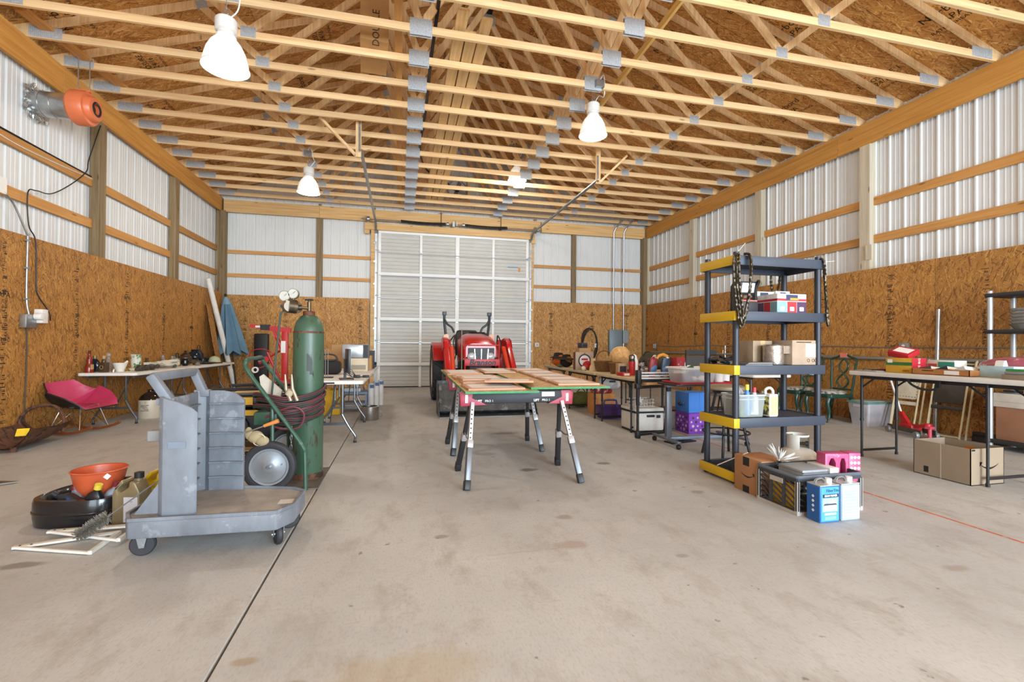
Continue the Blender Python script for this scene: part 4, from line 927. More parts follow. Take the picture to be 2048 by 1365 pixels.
MB().cyl((-.15, -.21, .4), (-.15, -.25, .4), .1, n=20).build('recoil_starter', M_black, gn); MB().bx(-.3, .3, -.19, .19, .17, .2).build('skid_plate', mat('8a6a3c', .6), gn); MB().bx(-.3, -.25, -.2, .2, .0, .17).build('foot', M_black, gn)
# ---------------------------------------------------------------- grey plastic cart
def WM(b): return MB(Matrix.Translation((-b[0], -b[1], -(b[2] if len(b) > 2 else 0))))
def clab(): pass
M_cart = mat('70767e', .55, 0, .24, (6, 6, 3), .04, spots='878d95', spotsc=5, spotth=.58)
M_cartd = mat('98938c', .7, 0, .2, 6, spots='7c8086', spotsc=5, spotth=.55)
CB = (-1.0, 3.15)
ct = T('janitor_cart', 'scuffed blue grey plastic utility cart with a ribbed upright', 'cart', (*CB, 0))
dk = [(-1.40, 2.885), (-.665, 2.855), (-.595, 2.97), (-.585, 3.235), (-.66, 3.31), (-.99, 3.41), (-1.44, 3.54), (-1.46, 3.0)]
def inset(poly, d):
    cx = sum(p[0] for p in poly) / len(poly); cy = sum(p[1] for p in poly) / len(poly)
    return [(cx + (x - cx) * (1 - d / .4), cy + (y - cy) * (1 - d / .3)) for x, y in poly]
WM(CB).prism(dk, .13, .225).build('deck', M_cart, ct, bev=.012)
m = WM(CB); inn = inset(dk, .012); n = len(dk)
m.add([(x, y, .224) for x, y in dk] + [(x, y, .242) for x, y in dk] + [(x, y, .242) for x, y in inn] + [(x, y, .226) for x, y in inn],
      [f for i in range(n) for f in ((i, (i + 1) % n, n + (i + 1) % n, n + i), (n + i, n + (i + 1) % n, 2 * n + (i + 1) % n, 2 * n + i), (2 * n + i, 2 * n + (i + 1) % n, 3 * n + (i + 1) % n, 3 * n + i))])
m.build('deck_rim', M_cart, ct)
WM(CB).prism(inset(dk, .016), .2255, .2275).build('deck_surface', M_cartd, ct)
WM(CB).bx(-.70, -.62, 3.02, 3.10, .2276, .2282).build('sticker', mat('c9c6bf', .5), ct)
def wallsheet(path, z0, ztop, th):
    """thin upright wall along a plan path with its own top height at each point"""
    m = WM(CB); P = [Vector((x, y, 0)) for x, y in path]; N = len(P); L = []; Rr = []
    for i in range(N):
        d = (P[min(i + 1, N - 1)] - P[max(i - 1, 0)]).normalized(); nn = Vector((-d.y, d.x, 0)) * th / 2
        L.append(P[i] + nn); Rr.append(P[i] - nn)
    vs = []
    for i in range(N):
        for q, z in ((L[i], z0), (L[i], ztop[i]), (Rr[i], ztop[i]), (Rr[i], z0)): vs.append((q.x, q.y, z))
    fs = [(0, 1, 2, 3), tuple(4 * (N - 1) + k for k in (3, 2, 1, 0))]
    for i in range(N - 1):
        for k in range(4): fs.append((4 * i + k, 4 * i + (k + 1) % 4, 4 * i + 4 + (k + 1) % 4, 4 * i + 4 + k))
    return m.add(vs, fs)
near = [(-1.095, 2.945), (-1.12, 2.932), (-1.18, 2.926), (-1.25, 2.93), (-1.272, 2.95), (-1.278, 2.99)]
wallsheet(near, .225, [.79, .82, .85, .872, .88, .88], .022).build('near_wing', M_cart, ct, bev=.003, ang=50)
wallsheet([(-1.278, 2.99), (-1.28, 3.1), (-1.262, 3.16), (-1.262, 3.26), (-1.28, 3.32), (-1.27, 3.40)], .225, [.86] * 6, .02).build('spine_wall', M_cart, ct, bev=.003, ang=50)
far = [(-1.27, 3.40), (-1.225, 3.435), (-1.19, 3.40), (-1.12, 3.405), (-1.05, 3.395), (-.985, 3.375)]
wallsheet(far, .225, [.87, .875, .87, .868, .855, .81], .02).build('far_wing', M_cart, ct, bev=.003, ang=50)
for i in range(6):
    z = .315 + .094 * i
    for path, nm in ((far[2:], 'rib'), ([(-1.262, 3.16), (-1.262, 3.26), (-1.268, 3.38)], 'rib')):
        m = WM(CB); pp = [(x + .006, y - .012) if path is not far else (x, y) for x, y in path]
        pp = [(x + (.012 if len(path) == 3 else 0), y - (0 if len(path) == 3 else .014)) for x, y in path]
        for a, b in zip(pp, pp[1:]): m.beam((a[0], a[1], z), (b[0], b[1], z), .034, .008)
        m.build(nm, M_cart, ct)
MBW = WM(CB); MBW.bx(-1.225, -1.14, 2.913, 2.9155, .60, .635); MBW.build('maker_plate', mat('76818f', .5), ct)
WM(CB).beam((-1.325, 2.965, .985), (-1.295, 3.43, .99), .045, .05).build('handle_bar', M_cart, ct, bev=.015)
for (a, b) in (((-1.335, 2.97, 1.0), (-1.245, 2.985, .845)), ((-1.305, 3.43, 1.005), (-1.235, 3.425, .845))):
    WM(CB).beam(a, b, .05, .055, up=(0, 1, 0)).build('handle_arm', M_cart, ct, bev=.012)
WM(CB).bx(-1.31, -1.22, 2.965, 3.0, .83, .868).bx(-1.29, -1.2, 3.40, 3.44, .83, .875).build('handle_socket', M_cart, ct, bev=.006)
WM(CB).bx(-1.39, -1.27, 3.06, 3.12, .615, .675).build('bag_hook', mat('8a8a88', .6), ct, bev=.004)
WM(CB).prism([(-1.275, .24), (-1.40, .24), (-1.275, .42)], 2.955, 2.975, 'y').build('gusset', M_cart, ct)
M_rub = mat('2b2c30', .6, 0, .2)
for (x, y, a) in ((-1.375, 3.0, .15), (-.69, 3.0, -1.1), (-1.38, 3.42, .3), (-.68, 3.25, .2)):
    c_ = obj('caster', None, ct, (x - CB[0], y - CB[1], 0), (0, 0, a))
    MB().lathe([(.001, -.016), (.055, -.016), (.062, -.008), (.062, .008), (.055, .016), (.001, .016)], 24, (0, 0, .062), 'y').build('wheel', M_rub, c_)
    MB().prism([(-.012, .05), (.012, .05), (.026, .115), (-.026, .115)], -.03, -.024, 'y').prism([(-.012, .05), (.012, .05), (.026, .115), (-.026, .115)], .024, .03, 'y').bx(-.03, .035, -.035, .035, .112, .13).cyl((0, -.035, .062), (0, .035, .062), .009, n=8).build('fork', M_galv, c_)
# ---------------------------------------------------------------- gas cylinder with regulator
GC = (-.785, 4.42)
def cyl_paint():
    t = NT('worn_green_paint')
    a = t.node('ShaderNodeTexNoise', Vector=t.coord((4, 4, 2)), Scale=1.0, Detail=5.0)
    o = t.mix(a.outputs['Fac'], lin('2f4a3c'), lin('49664f'))
    b = t.node('ShaderNodeTexNoise', Vector=t.coord((20, 20, 6)), Scale=1.0, Detail=7.0, Roughness=.7)
    o = t.mix(t.ramp(b.outputs['Fac'], [(.585, 0.0), (.61, 1.0)]), o, lin('41332c'))
    t.base(o); t.b.inputs['Roughness'].default_value = .38
    return t.m
M_gas = cyl_paint()
gc = T('gas_cylinder', 'tall worn green gas cylinder standing on the hand truck', 'gas cylinder', (*GC, .012))
MB().lathe([(.001, 0), (.121, 0), (.126, .012), (.126, 1.235), (.121, 1.295), (.102, 1.36), (.068, 1.405), (.045, 1.415), (.042, 1.44)], 40).build('shell', M_gas, gc)
MB().lathe([(.1265, .0), (.128, .02), (.128, .04), (.1262, .05)], 40).build('rust_foot', M_rust, gc)
MB().lathe([(.04, 1.41), (.05, 1.412), (.05, 1.445), (.04, 1.45), (.001, 1.45)], 20).build('neck_ring', mat('6a3f2c', .7, .3, .3, 20), gc)
MB().lathe([(.1255, 1.255), (.1268, 1.26), (.1268, 1.267), (.1245, 1.272)], 40).build('rust_band', M_rust, gc)
pts = [(.1175 * math.sin(a), -.1175 * math.cos(a)) for a in (-.15, -.05, .05, .15, .25, .35)]
m = MB()
for (zz0, zz1, a0, a1) in ((.93, 1.08, .05, .42), (.9, .94, .25, .5)):
    for i in range(4):
        b0, b1 = a0 + (a1 - a0) * i / 4, a0 + (a1 - a0) * (i + 1) / 4
        m.add([(.1272 * math.sin(b0), -.1272 * math.cos(b0), zz0), (.1272 * math.sin(b1), -.1272 * math.cos(b1), zz0 - .0), (.1272 * math.sin(b1), -.1272 * math.cos(b1), zz1 - .1 * i / 4), (.1272 * math.sin(b0), -.1272 * math.cos(b0), zz1)], [(0, 1, 2, 3)])
m.build('label_remnant', mat('3c423f', .6), gc)
MB().cyl((0, 0, 1.445), (0, 0, 1.53), .017, n=12).cyl((0, 0, 1.475), (-.06, -.01, 1.48), .014, n=10).build('valve', mat('6a5c46', .4, .7), gc)
MB().lathe([(.01, 1.53), (.012, 1.545), (.035, 1.545), (.04, 1.55), (.035, 1.556), (.001, 1.556)], 16).build('handwheel', mat('4a4a4c', .4, .6), gc)
rg = T('gas_regulator', 'brass and steel regulator with two round dial gauges on the cylinder valve', 'regulator', (GC[0], GC[1], 1.48))
M_reg = mat('5b5040', .35, .7, .3, 30)
MB().cyl((-.06, -.01, .012), (-.10, -.015, .012), .024, n=12).cyl((-.10, -.03, .015), (-.16, -.06, .02), .06, n=24).cyl((-.115, .01, .012), (-.095, -.02, .01), .05, n=20).build('body', M_reg, rg)
MB().cyl((-.14, -.09, .015), (-.155, -.06, .018), .045, .058, n=20).build('bonnet', mat('8a8275', .3, .8), rg)
MB().cyl((-.16, -.03, .015), (-.225, -.03, .02), .012, n=8).bx(-.24, -.22, -.04, -.02, .005, .035).build('adjuster', M_reg, rg)
for (x, z, r_) in ((-.19, .105, .046), (-.122, .128, .044)):
    g = MB().cyl((x, -.055, z), (x, -.005, z), r_, n=24).build('gauge', mat('6e6552', .35, .7), rg)
    MB().cyl((x, -.0575, z), (x, -.0552, z), r_ * .88, n=24).build('dial', mat('b4b2a6', .4), g); MB().beam((x, -.059, z), (x + .02, -.059, z + .02), .004, .002).build('needle', M_black, g)
    MB().cyl((x, -.03, z - r_), (-.14, -.035, .03), .009, n=8).build('gauge_stem', M_reg, rg)
MB().tube(spl([(-.19, -.05, -.02), (-.215, -.06, -.05), (-.225, -.06, -.15), (-.26, -.07, -.55), (-.275, -.08, -.745)], 6), .0085, 8).build('gas_hose', mat('3b4a44', .5), rg)
# ---------------------------------------------------------------- hand truck
M_trk = mat('2f5342', .4, 0, .2, spots='66766a', spotsc=20, spotth=.62)
HTB = (-.95, 4.35)
ht = T('hand_truck', 'green tube hand truck with spoked steel wheels and rubber tyres', 'hand truck', (*HTB, 0))
WM(HTB).tube(spl([(-.725, 4.02, .01), (-.738, 4.05, .28), (-.745, 4.05, .33), (-.80, 4.06, .42), (-.97, 4.08, .66), (-1.16, 4.1, .93), (-1.2, 4.12, 1.0), (-1.195, 4.16, 1.045), (-1.20, 4.4, 1.05), (-1.215, 4.62, 1.05), (-1.2, 4.66, 1.0), (-1.12, 4.68, .88), (-.9, 4.7, .55), (-.74, 4.72, .32), (-.73, 4.74, .01)], 5), .0165, 10).build('frame', M_trk, ht)
WM(HTB).tube([(-.99, 4.10, .22), (-1.0, 4.12, .66)], .015, 8).build('strut', M_trk, ht); WM(HTB).tube([(-.99, 4.66, .22), (-1.0, 4.66, .66)], .015, 8).build('strut', M_trk, ht)
WM(HTB).bx(-1.14, -.97, 4.14, 4.66, .52, .62).build('cradle_plate', M_trk, ht, bev=.004)
WM(HTB).bx(-.92, -.64, 4.06, 4.72, .001, .010).build('toe_plate', mat('6a625a', .7, .2, .3), ht)
WM(HTB).cyl((-1.0, 4.02, .20), (-1.0, 4.74, .20), .012, n=10).build('axle', M_galv, ht)
for y in (4.06, 4.72):
    w_ = obj('wheel', MB().lathe([(.001, -.012), (.02, -.018), (.05, -.012), (.06, -.006), (.125, -.004), (.13, -.02), (.145, -.022), (.15, .0), (.145, .022), (.13, .02), (.125, .004), (.001, .006)], 36, ax='y').mesh('wheel', mat('9aa1a8', .4, .5, .1, spots='6d665e', spotsc=18, spotth=.63)), ht, (-1.0 - HTB[0], y - HTB[1], .20))
    MB().lathe([(.148, -.024), (.17, -.03), (.19, -.026), (.2, -.012), (.2, .012), (.19, .026), (.17, .03), (.148, .024)], 40, ax='y').build('tyre', M_rub, w_)
    MB().cyl((0, -.03, 0), (0, .02, 0), .018, n=12).cyl((0, -.034, 0), (0, -.03, 0), .009, n=6).build('hub', M_galv, w_)
m = WM(HTB)
for i in range(13):
    z = .10 + i * .04
    m.tube([(-.895 + .012 * (i % 2) * math.cos(t_) * 0 + (.008 * math.cos(t_) if i % 2 else 0), 4.30 + (0 if i % 2 else .008 * math.cos(t_)), z + .024 * math.sin(t_)) for t_ in [k * PI / 4 for k in range(8)]], .003, 5, closed=True)
o_ = m.build('chain', M_galv, ht, kind='stuff')
hs = T('hose_bundle', 'red and green twin welding hose coiled around the cylinder and truck', 'hose', (-.905, 4.4, .64)); rnd = random.Random(9)
for k in range(9):
    cm = 'twin_hose'
    pts = []; ti = rnd.uniform(-.12, .3); a_ = .272 + rnd.uniform(-.025, .02); b_ = .215 + rnd.uniform(-.015, .02); dz = -.11 + .026 * k; ph = rnd.uniform(-.3, .3)
    for i in range(36):
        t_ = 2 * PI * i / 36; x = a_ * math.cos(t_) - .02; y = b_ * math.sin(t_) * (1 + .08 * math.sin(t_ + ph))
        z = dz + ti * x * .5 + .03 * math.sin(2 * t_ + ph) + (.07 * max(0, math.cos(t_)) - .02)
        pts.append((x, y, z))
    for q, (c_, dzz) in enumerate((('55292f', .012), ('2a342f', -.004))):
        MB().tube([(p[0] * (1 + .0 * q), p[1], p[2] + dzz) for p in pts], .0095, 6, closed=True).build('hose_loop', mat(c_, .5, 0, .15), hs)
MB().tube(spl([(-.15, -.26, -.06), (.05, -.28, .02), (.14, -.27, -.04), (.1, -.27, -.15), (-.05, -.26, -.15), (-.2, -.24, -.08)], 6), .0095, 8).build('loose_loop', mat('602c33', .5), hs)
tb = T('torch_handles', 'brass welding torch handles tied to the hand truck', 'torch', (-.93, 4.22, .70)); 
for dx in (0, .05): MB().tube([(dx, 0, .22), (dx + .01, -.01, .1), (dx + .05, -.02, .0)], [.007, .014, .016], 8).build('torch', mat('a08f7a', .4, .5), tb)
MB().cyl((.03, -.01, .05), (.05, -.015, .09), .03).build('tie', mat('b4a68c', .8), tb)
sb_ = T('cream_board', 'cream angular board scrap tucked into the hand truck', 'board', (-1.075, 4.42, .70)); MB().prism([(-.10, .19), (-.07, .21), (.08, .07), (.06, -.02), (-.07, -.02)], -.012, .012, 'y').build('panel', mat('c9c2b2', .7), sb_)
gl = T('leather_gloves', 'pale work gloves hanging from the hand truck cradle', 'gloves', (-1.10, 4.05, .44)); MB().ell((0, 0, 0), (.06, .03, .05)).ell((.05, -.01, -.03), (.05, .025, .04)).ell((-.05, 0, .03), (.03, .02, .05)).build('palm', mat('a89a78', .8, 0, .2), gl); MB().lathe([(.045, -.01), (.05, 0), (.045, .01)], 14, (.03, -.02, -.02), 'y').build('cuff', mat('d8d0b4', .8), gl)
rs = T('orange_handled_poker', 'steel rod with an orange wooden handle lying across the truck', 'tool', (-1.05, 4.0, .52)); MB().cyl((-.15, 0, -.05), (.03, 0, .015), .005, n=8).build('rod', M_grey, rs); MB().cyl((.02, 0, .012), (.125, 0, .05), .012, .017, n=10).build('handle', mat('d9884a', .4), rs)
# ---------------------------------------------------------------- oil change things
dp = T('drain_pan', 'glossy black plastic drain pan with a wide rolled rim', 'drain pan', (-2.01, 3.73, 0), R(-8))
def oval(rx, ry, n=40, p=3.0): return [(rx * (abs(math.cos(t_)) ** (2 / p)) * (1 if math.cos(t_) >= 0 else -1), ry * (abs(math.sin(t_)) ** (2 / p)) * (1 if math.sin(t_) >= 0 else -1)) for t_ in [2 * PI * i / n for i in range(n)]]
def ovalloft(secs, p=3.0, n=40):
    m = MB(); vs = []
    for (rx, ry, z) in secs: vs += [(x, y, z) for x, y in oval(rx, ry, n, p)]
    m.add(vs, [(k * n + i, k * n + (i + 1) % n, (k + 1) * n + (i + 1) % n, (k + 1) * n + i) for k in range(len(secs) - 1) for i in range(n)])
    return m
M_pan2 = mat('17181b', .22, 0, .15, coat=.3)
ovalloft([(.235, .21, 0), (.26, .235, .01), (.267, .24, .06), (.267, .24, .155), (.26, .233, .178), (.243, .216, .183), (.228, .2, .172), (.215, .185, .12), (.2, .17, .05), (.001, .001, .045)]).build('basin', M_pan2, dp, ang=50)
ovalloft([(.2665, .2395, .085), (.272, .245, .09), (.272, .245, .10), (.2665, .2395, .105)]).build('side_bead', M_pan2, dp, ang=50)
fu = T('funnel', 'large orange plastic funnel standing in the drain pan', 'funnel', (-1.985, 3.76, .05)); M_fun = mat('d2613a', .4, 0, .06, trans=.1)
MB().lathe([(.018, 0), (.03, .02), (.055, .05), (.115, .125), (.13, .165), (.15, .26), (.153, .265), (.146, .262), (.125, .165), (.11, .13), (.05, .055), (.02, .02)], 36).build('cone', M_fun, fu); MB().lathe([(.149, .256), (.157, .262), (.149, .268)], 36).build('rim', M_fun, fu); MB().box((.10, -.11, .235), (.03, .004, .03), ry=R(45), rz=R(40)).build('sticker', M_white, fu)
def oil_bottle(label, loc, rot, body, cap, lab=None, h=.2):
    t = T('oil_bottle', label, 'bottle', loc, rot=rot, group='motor oil bottles'); 
    m = MB(); secs = [(.045, .028, 0), (.05, .032, .01), (.05, .032, h * .65), (.04, .028, h * .78), (.016, .016, h * .9), (.016, .016, h)]
    vs = []
    for (a, b, z) in secs: vs += [(x, y, z) for x, y in oval(a, b, 20, 3)]
    m.add(vs, [(k * 20 + i, k * 20 + (i + 1) % 20, (k + 1) * 20 + (i + 1) % 20, (k + 1) * 20 + i) for k in range(len(secs) - 1) for i in range(20)] + [tuple(range(20))])
    m.build('body', body, t, ang=50); MB().cyl((0, 0, h * .96), (0, 0, h * 1.12), .021, n=16).build('cap', cap, t)
    if lab: MB().bx(-.035, .035, -.0345, -.0325, .03, h * .6).build('paper_label', lab, t)
    return t
oil_bottle('black oil bottle with a yellow cap leaning in the drain pan', (-1.93, 3.56, .06), (R(10), R(18), 0), mat('17171a', .3), mat('d8c040', .4), h=.2)
oil_bottle('blue and black oil bottle lying tipped toward the left in the pan', (-1.98, 3.60, .09), (R(-4), R(-58), 0), mat('23282e', .3), mat('22242a', .4), mat('3454a0', .5), h=.19)
oil_bottle('grey oil bottle with a maroon cap and blue label beside the funnel', (-1.85, 3.62, .06), (R(6), R(10), R(20)), mat('7c828c', .35), mat('7a2430', .4), mat('3a4a8a', .5), h=.18)
oil_bottle('grey oil bottle with a dark red cap behind the black one', (-2.06, 3.68, .06), (0, R(-8), 0), mat('6c727c', .35), mat('6a202c', .4), h=.15)
oil_bottle('dark maroon oil bottle against the far rim of the pan', (-1.85, 3.80, .07), (0, R(4), R(40)), mat('3c1a22', .35), mat('1e1e20', .4), h=.15)
sl = T('blue_scoop', 'small blue plastic scoop lying in the drain pan', 'scoop', (-2.03, 3.58, .085), R(30)); ovalloft([(.05, .04, 0), (.07, .055, .03), (.073, .058, .032), (.066, .052, .028), (.045, .035, .006), (.001, .001, .005)]).build('bowl', mat('4f63a8', .4), sl); MB().bx(.06, .13, -.012, .012, .02, .03).build('grip', mat('4f63a8', .4), sl)
def jug(label, loc, rz, body, cap, lab):
    t = T('oil_jug', label, 'jug', loc, rz, 'oil jugs')
    M2 = MB(); M2.prism([(-.085, 0), (.085, 0), (.085, .22), (.055, .285), (.02, .29), (.015, .25), (-.045, .215), (-.05, .24), (-.01, .28), (-.03, .30), (-.075, .24), (-.085, .2)], -.055, .055, 'y')
    M2.build('body', body, t, bev=.012); MB().cyl((.045, 0, .28), (.045, 0, .305), .022, n=16).build('neck', body, t); MB().cyl((.045, 0, .30), (.045, 0, .335), .027, n=18).build('cap', cap, t)
    MB().bx(-.01, .075, -.0565, -.0552, .03, .19).build('paper_label', lab, t); return t
jug('gold plastic oil jug with a black cap beside the drain pan', (-1.685, 3.53, 0), R(-10), mat('8d7f60', .3, .3, .05), M_black, mat('c9c9cc', .5, 0, .1, spots='3a3a6a', spotsc=30, spotth=.6))
jug('yellow plastic oil jug with a black cap behind the cart corner', (-1.615, 3.72, 0), R(-10), mat('d9b416', .35), M_black, mat('e0d4a0', .5))
br = T('flue_brush', 'wire flue brush on a long thin rod leaning on the cart', 'brush', (-1.60, 3.23, 0))
d0, d1, d2 = Vector((-.21, 0, .02 + .03)), Vector((-.06, .0, .155)), Vector((.20, .02, .355))
MB().tube([d0, d1, d2], .004, 6).build('rod', M_grey, br)
m = MB(); rnd = random.Random(4); ax = (d1 - d0).normalized(); e1 = ax.orthogonal().normalized(); e2 = ax.cross(e1)
for i in range(520):
    u = i / 520; a = i * 2.39996 + rnd.uniform(-.3, .3); c_ = d0.lerp(d1, u); r_ = rnd.uniform(.032, .045)
    q = c_ + (e1 * math.cos(a) + e2 * math.sin(a)) * r_ + ax * rnd.uniform(-.01, .01)
    if q.z < .004: q.z = .004
    m.beam(c_, q, .0022, .0022)
m.build('bristles', mat('8a857a', .5, .5, .3), br, kind='stuff')
for i, (A, B_, C_, lab) in enumerate((((-2.12, 3.235), (-1.66, 3.065), (-1.665, 3.36), 'white folding shelf bracket lying nearest on the floor'), ((-2.05, 3.395), (-1.575, 3.165), (-1.575, 3.40), 'white folding shelf bracket lying behind the first'))):
    zb = .002 if i == 0 else .024
    b_ = T('shelf_bracket', lab, 'bracket', (*A, 0), group='white shelf brackets'); wm = mat('dedbd2', .4)
    V = lambda p, z=zb + .01: (p[0] - A[0], p[1] - A[1], z)
    MB().beam(V(A), V(C_), .045, .012).build('long_arm', wm, b_, bev=.003); MB().beam(V(A), V(B_), .014, .014).build('brace', wm, b_); MB().beam(V(B_), V(C_), .02, .02).build('short_arm', wm, b_)
    for k in (.03, .08): MB().cyl((k, k * .12 * (1 if i == 0 else 0), zb + .0155), (k, k * .12 * (1 if i == 0 else 0), zb + .018), .006, n=10).build('screw_hole', M_black, b_)
# ---------------------------------------------------------------- sawhorses
M_hb = mat('24262a', .5, .2, .12); M_hleg = mat('6f747a', .4, .5, .12); M_hblk = mat('1e1f22', .5); M_hz = mat('b9bcbf', .35, .6, .1); M_hred = mat('a02c42', .45, 0, .1)
def sawhorse(label, y0, y1, x0, x1, ztop):
    yc = (y0 + y1) / 2; xc = (x0 + x1) / 2; hx = (x1 - x0) / 2; hy = (y1 - y0) / 2
    t = T('sawhorse', label, 'sawhorse', (xc, yc, 0), group='steel sawhorses')
    MB().bx(-hx - .03, hx + .03, -.035, .035, ztop - .11, ztop).build('beam', M_hb, t, bev=.006)
    for s in (-1, 1):
        a, b = sorted((s * (hx + .05), s * (hx - .13)))
        e = MB().prism([(s * (hx + .05), ztop - .13), (s * (hx + .06), ztop - .02), (s * (hx + .03), ztop), (s * (hx - .06), ztop), (s * (hx - .05), ztop - .06), (s * (hx - .18), ztop - .12)], -.037, .037, 'y').build('end_cap', M_hred, t, bev=.003)
        MB().bx(s * hx - .012, s * hx + .012, -.0395, -.038, ztop - .10, ztop - .03).build('end_print', M_white, t)
        text('LIVE EDGE' if 0 else 'PRO 1', .028, (s * (hx - .2), -.0362, ztop - .088), (0, -1, 0), M_white, t)
        text('LIFT', .028, (s * (hx - .2) - .09, -.0362, ztop - .088), (0, -1, 0), M_white, t, bold=.001)
        for sy in (-1, 1):
            top = Vector((s * (hx - .05), sy * .03, ztop - .10)); ft = Vector((s * (hx + .03), sy * hy, .02)); mid = top.lerp(ft, .48)
            L = MB().beam(top, top.lerp(ft, .55), .03, .045, up=(s * .1, 1, 0)).build('leg', M_hz if sy < 0 else M_hb, t)
            MB().beam(mid, ft, .042, .058, up=(s * .1, 1, 0)).build('lower_leg', M_hleg if sy < 0 else M_hblk, t, bev=.004)
            MB().beam(ft + (mid - ft).normalized() * .06, ft - (mid - ft).normalized() * .018, .05, .066, up=(s * .1, 1, 0)).build('foot', M_hblk, t, bev=.005)
            MB().beam(mid + (top - mid).normalized() * .015, mid - (top - mid).normalized() * .05, .05, .064, up=(s * .1, 1, 0)).build('latch', mat('a9a5a5', .4, .3), t, bev=.004)
            dd = (ft - top).normalized(); nn = Vector((0, sy, 0)); nn = (nn - dd * nn.dot(dd)).normalized()
            for k in range(7):
                c_ = top + dd * (.07 + .04 * k) + nn * .0165
                if sy < 0: MB().cyl(c_, c_ + nn * .0012 * 1 + nn * .006, .007, n=8).build('pin_hole', M_black, t)
        MB().tube([(s * (hx - .01), -hy * .55, ztop * .5), (s * (hx - .01), 0, ztop * .47), (s * (hx - .01), hy * .55, ztop * .5)], .007, 6).build('spreader', M_grey, t)
    MB().bx(.22, .34, -.0375, -.036, ztop - .055, ztop - .015).build('barcode_label', M_white, t)
    return t
sawhorse('steel sawhorse with red end caps nearest the camera under the strand board', 3.77, 4.385, .56, 1.48, .773)
sawhorse('steel sawhorse with red end caps farther back, in front of the tractor', 4.965, 5.59, .58, 1.50, .799)
TL = math.atan2(.053, 2.44)
M_osbT = osb('osb_sheet', '8f6a3c', 'c39a5e', 'e0c08c', 'xy', 9.0)
M_gedge = mat('2f8a54', .6, 0, .2, 20)
def sheetb(label, x0, x1, y0, y1, zb, rz=0):
    t = T('osb_sheet', label, 'board', ((x0 + x1) / 2, y0, zb), rot=(TL, 0, rz), group='strand board sheets on the sawhorses')
    hx = (x1 - x0) / 2
    MB().bx(-hx, hx, 0, y1 - y0, 0, .017).build('board', M_osbT, t)
    MB().bx(-hx, hx, -.0015, 0, 0, .017).build('front_edge', M_gedge, t); MB().bx(-hx - .0015, -hx, 0, y1 - y0, 0, .017).build('side_edge', M_gedge, t); MB().bx(hx, hx + .0015, 0, y1 - y0, 0, .017).build('side_edge', M_gedge, t)
    return t
sheetb('left strand board sheet with green painted edges on the sawhorses', .525, 1.16, 3.86, 6.30, .770)
sheetb('right strand board sheet with green painted edges overlapping the left one', 1.115, 1.86, 3.95, 6.30, .7905)
# cabinet doors on the boards
M_fr = wood('a87a5c', 'cda588', 'x', 4.0); M_cdp = mat('dcd6cf', .5, 0, .06, spots='e0dcd6', spotsc=6, spotth=.5)
def cab_door(label, xc, yc, w_, d_, z, rz=0, tilt=0, panel=M_cdp):
    zz = z + (yc - 3.86) * math.tan(TL)
    t = T('cabinet_door', label, 'cabinet door', (xc, yc, zz), rot=(TL + tilt, 0, rz), group='loose cabinet doors')
    f = .042
    for (a, b, c, d) in ((-w_ / 2, w_ / 2, -d_ / 2, -d_ / 2 + f), (-w_ / 2, w_ / 2, d_ / 2 - f, d_ / 2)): MB().bx(a, b, c, d, 0, .02).build('rail', M_fr, t, bev=.004)
    for (a, b) in ((-w_ / 2, -w_ / 2 + f), (w_ / 2 - f, w_ / 2)): MB().bx(a, b, -d_ / 2 + f, d_ / 2 - f, 0, .02).build('stile', M_fr, t, bev=.004)
    MB().bx(-w_ / 2 + f - .005, w_ / 2 - f + .005, -d_ / 2 + f - .005, d_ / 2 - f + .005, .006, .0185).build('centre_panel', panel, t)
    return t
ZS = .770 + .0175; ZR = .7895 + .0175
cab_door('cabinet door lying at the near left corner of the boards', .80, 4.12, .50, .40, ZS, R(2))
cab_door('cabinet door lying crooked across two others at the near edge', .99, 4.24, .44, .34, ZS + .042, R(-16), R(-2))
cab_door('cabinet door stacked second along the left edge', .83, 4.60, .50, .36, ZS + .0, R(0))
cab_door('cabinet door stacked on top of the left pile', .80, 4.72, .44, .34, ZS + .022, R(3))
cab_door('cabinet door lying third from the near left corner', .80, 5.12, .48, .36, ZS)
cab_door('cabinet door at the far left corner of the boards', .74, 5.75, .42, .60, ZS)
cab_door('cabinet door at the far end between the two rows', 1.15, 5.72, .38, .60, ZR)
for i, yy in enumerate((4.22, 4.60, 4.98, 5.38)):
    cab_door('cabinet door with a pale panel in the right row, %s' % ('nearest the camera', 'second from the camera', 'third from the camera', 'fourth from the camera')[i], 1.60, yy, .40, .36, ZR, R(-1))
cab_door('cabinet door with a pale panel farthest in the right row', 1.60, 5.80, .40, .36, ZR)
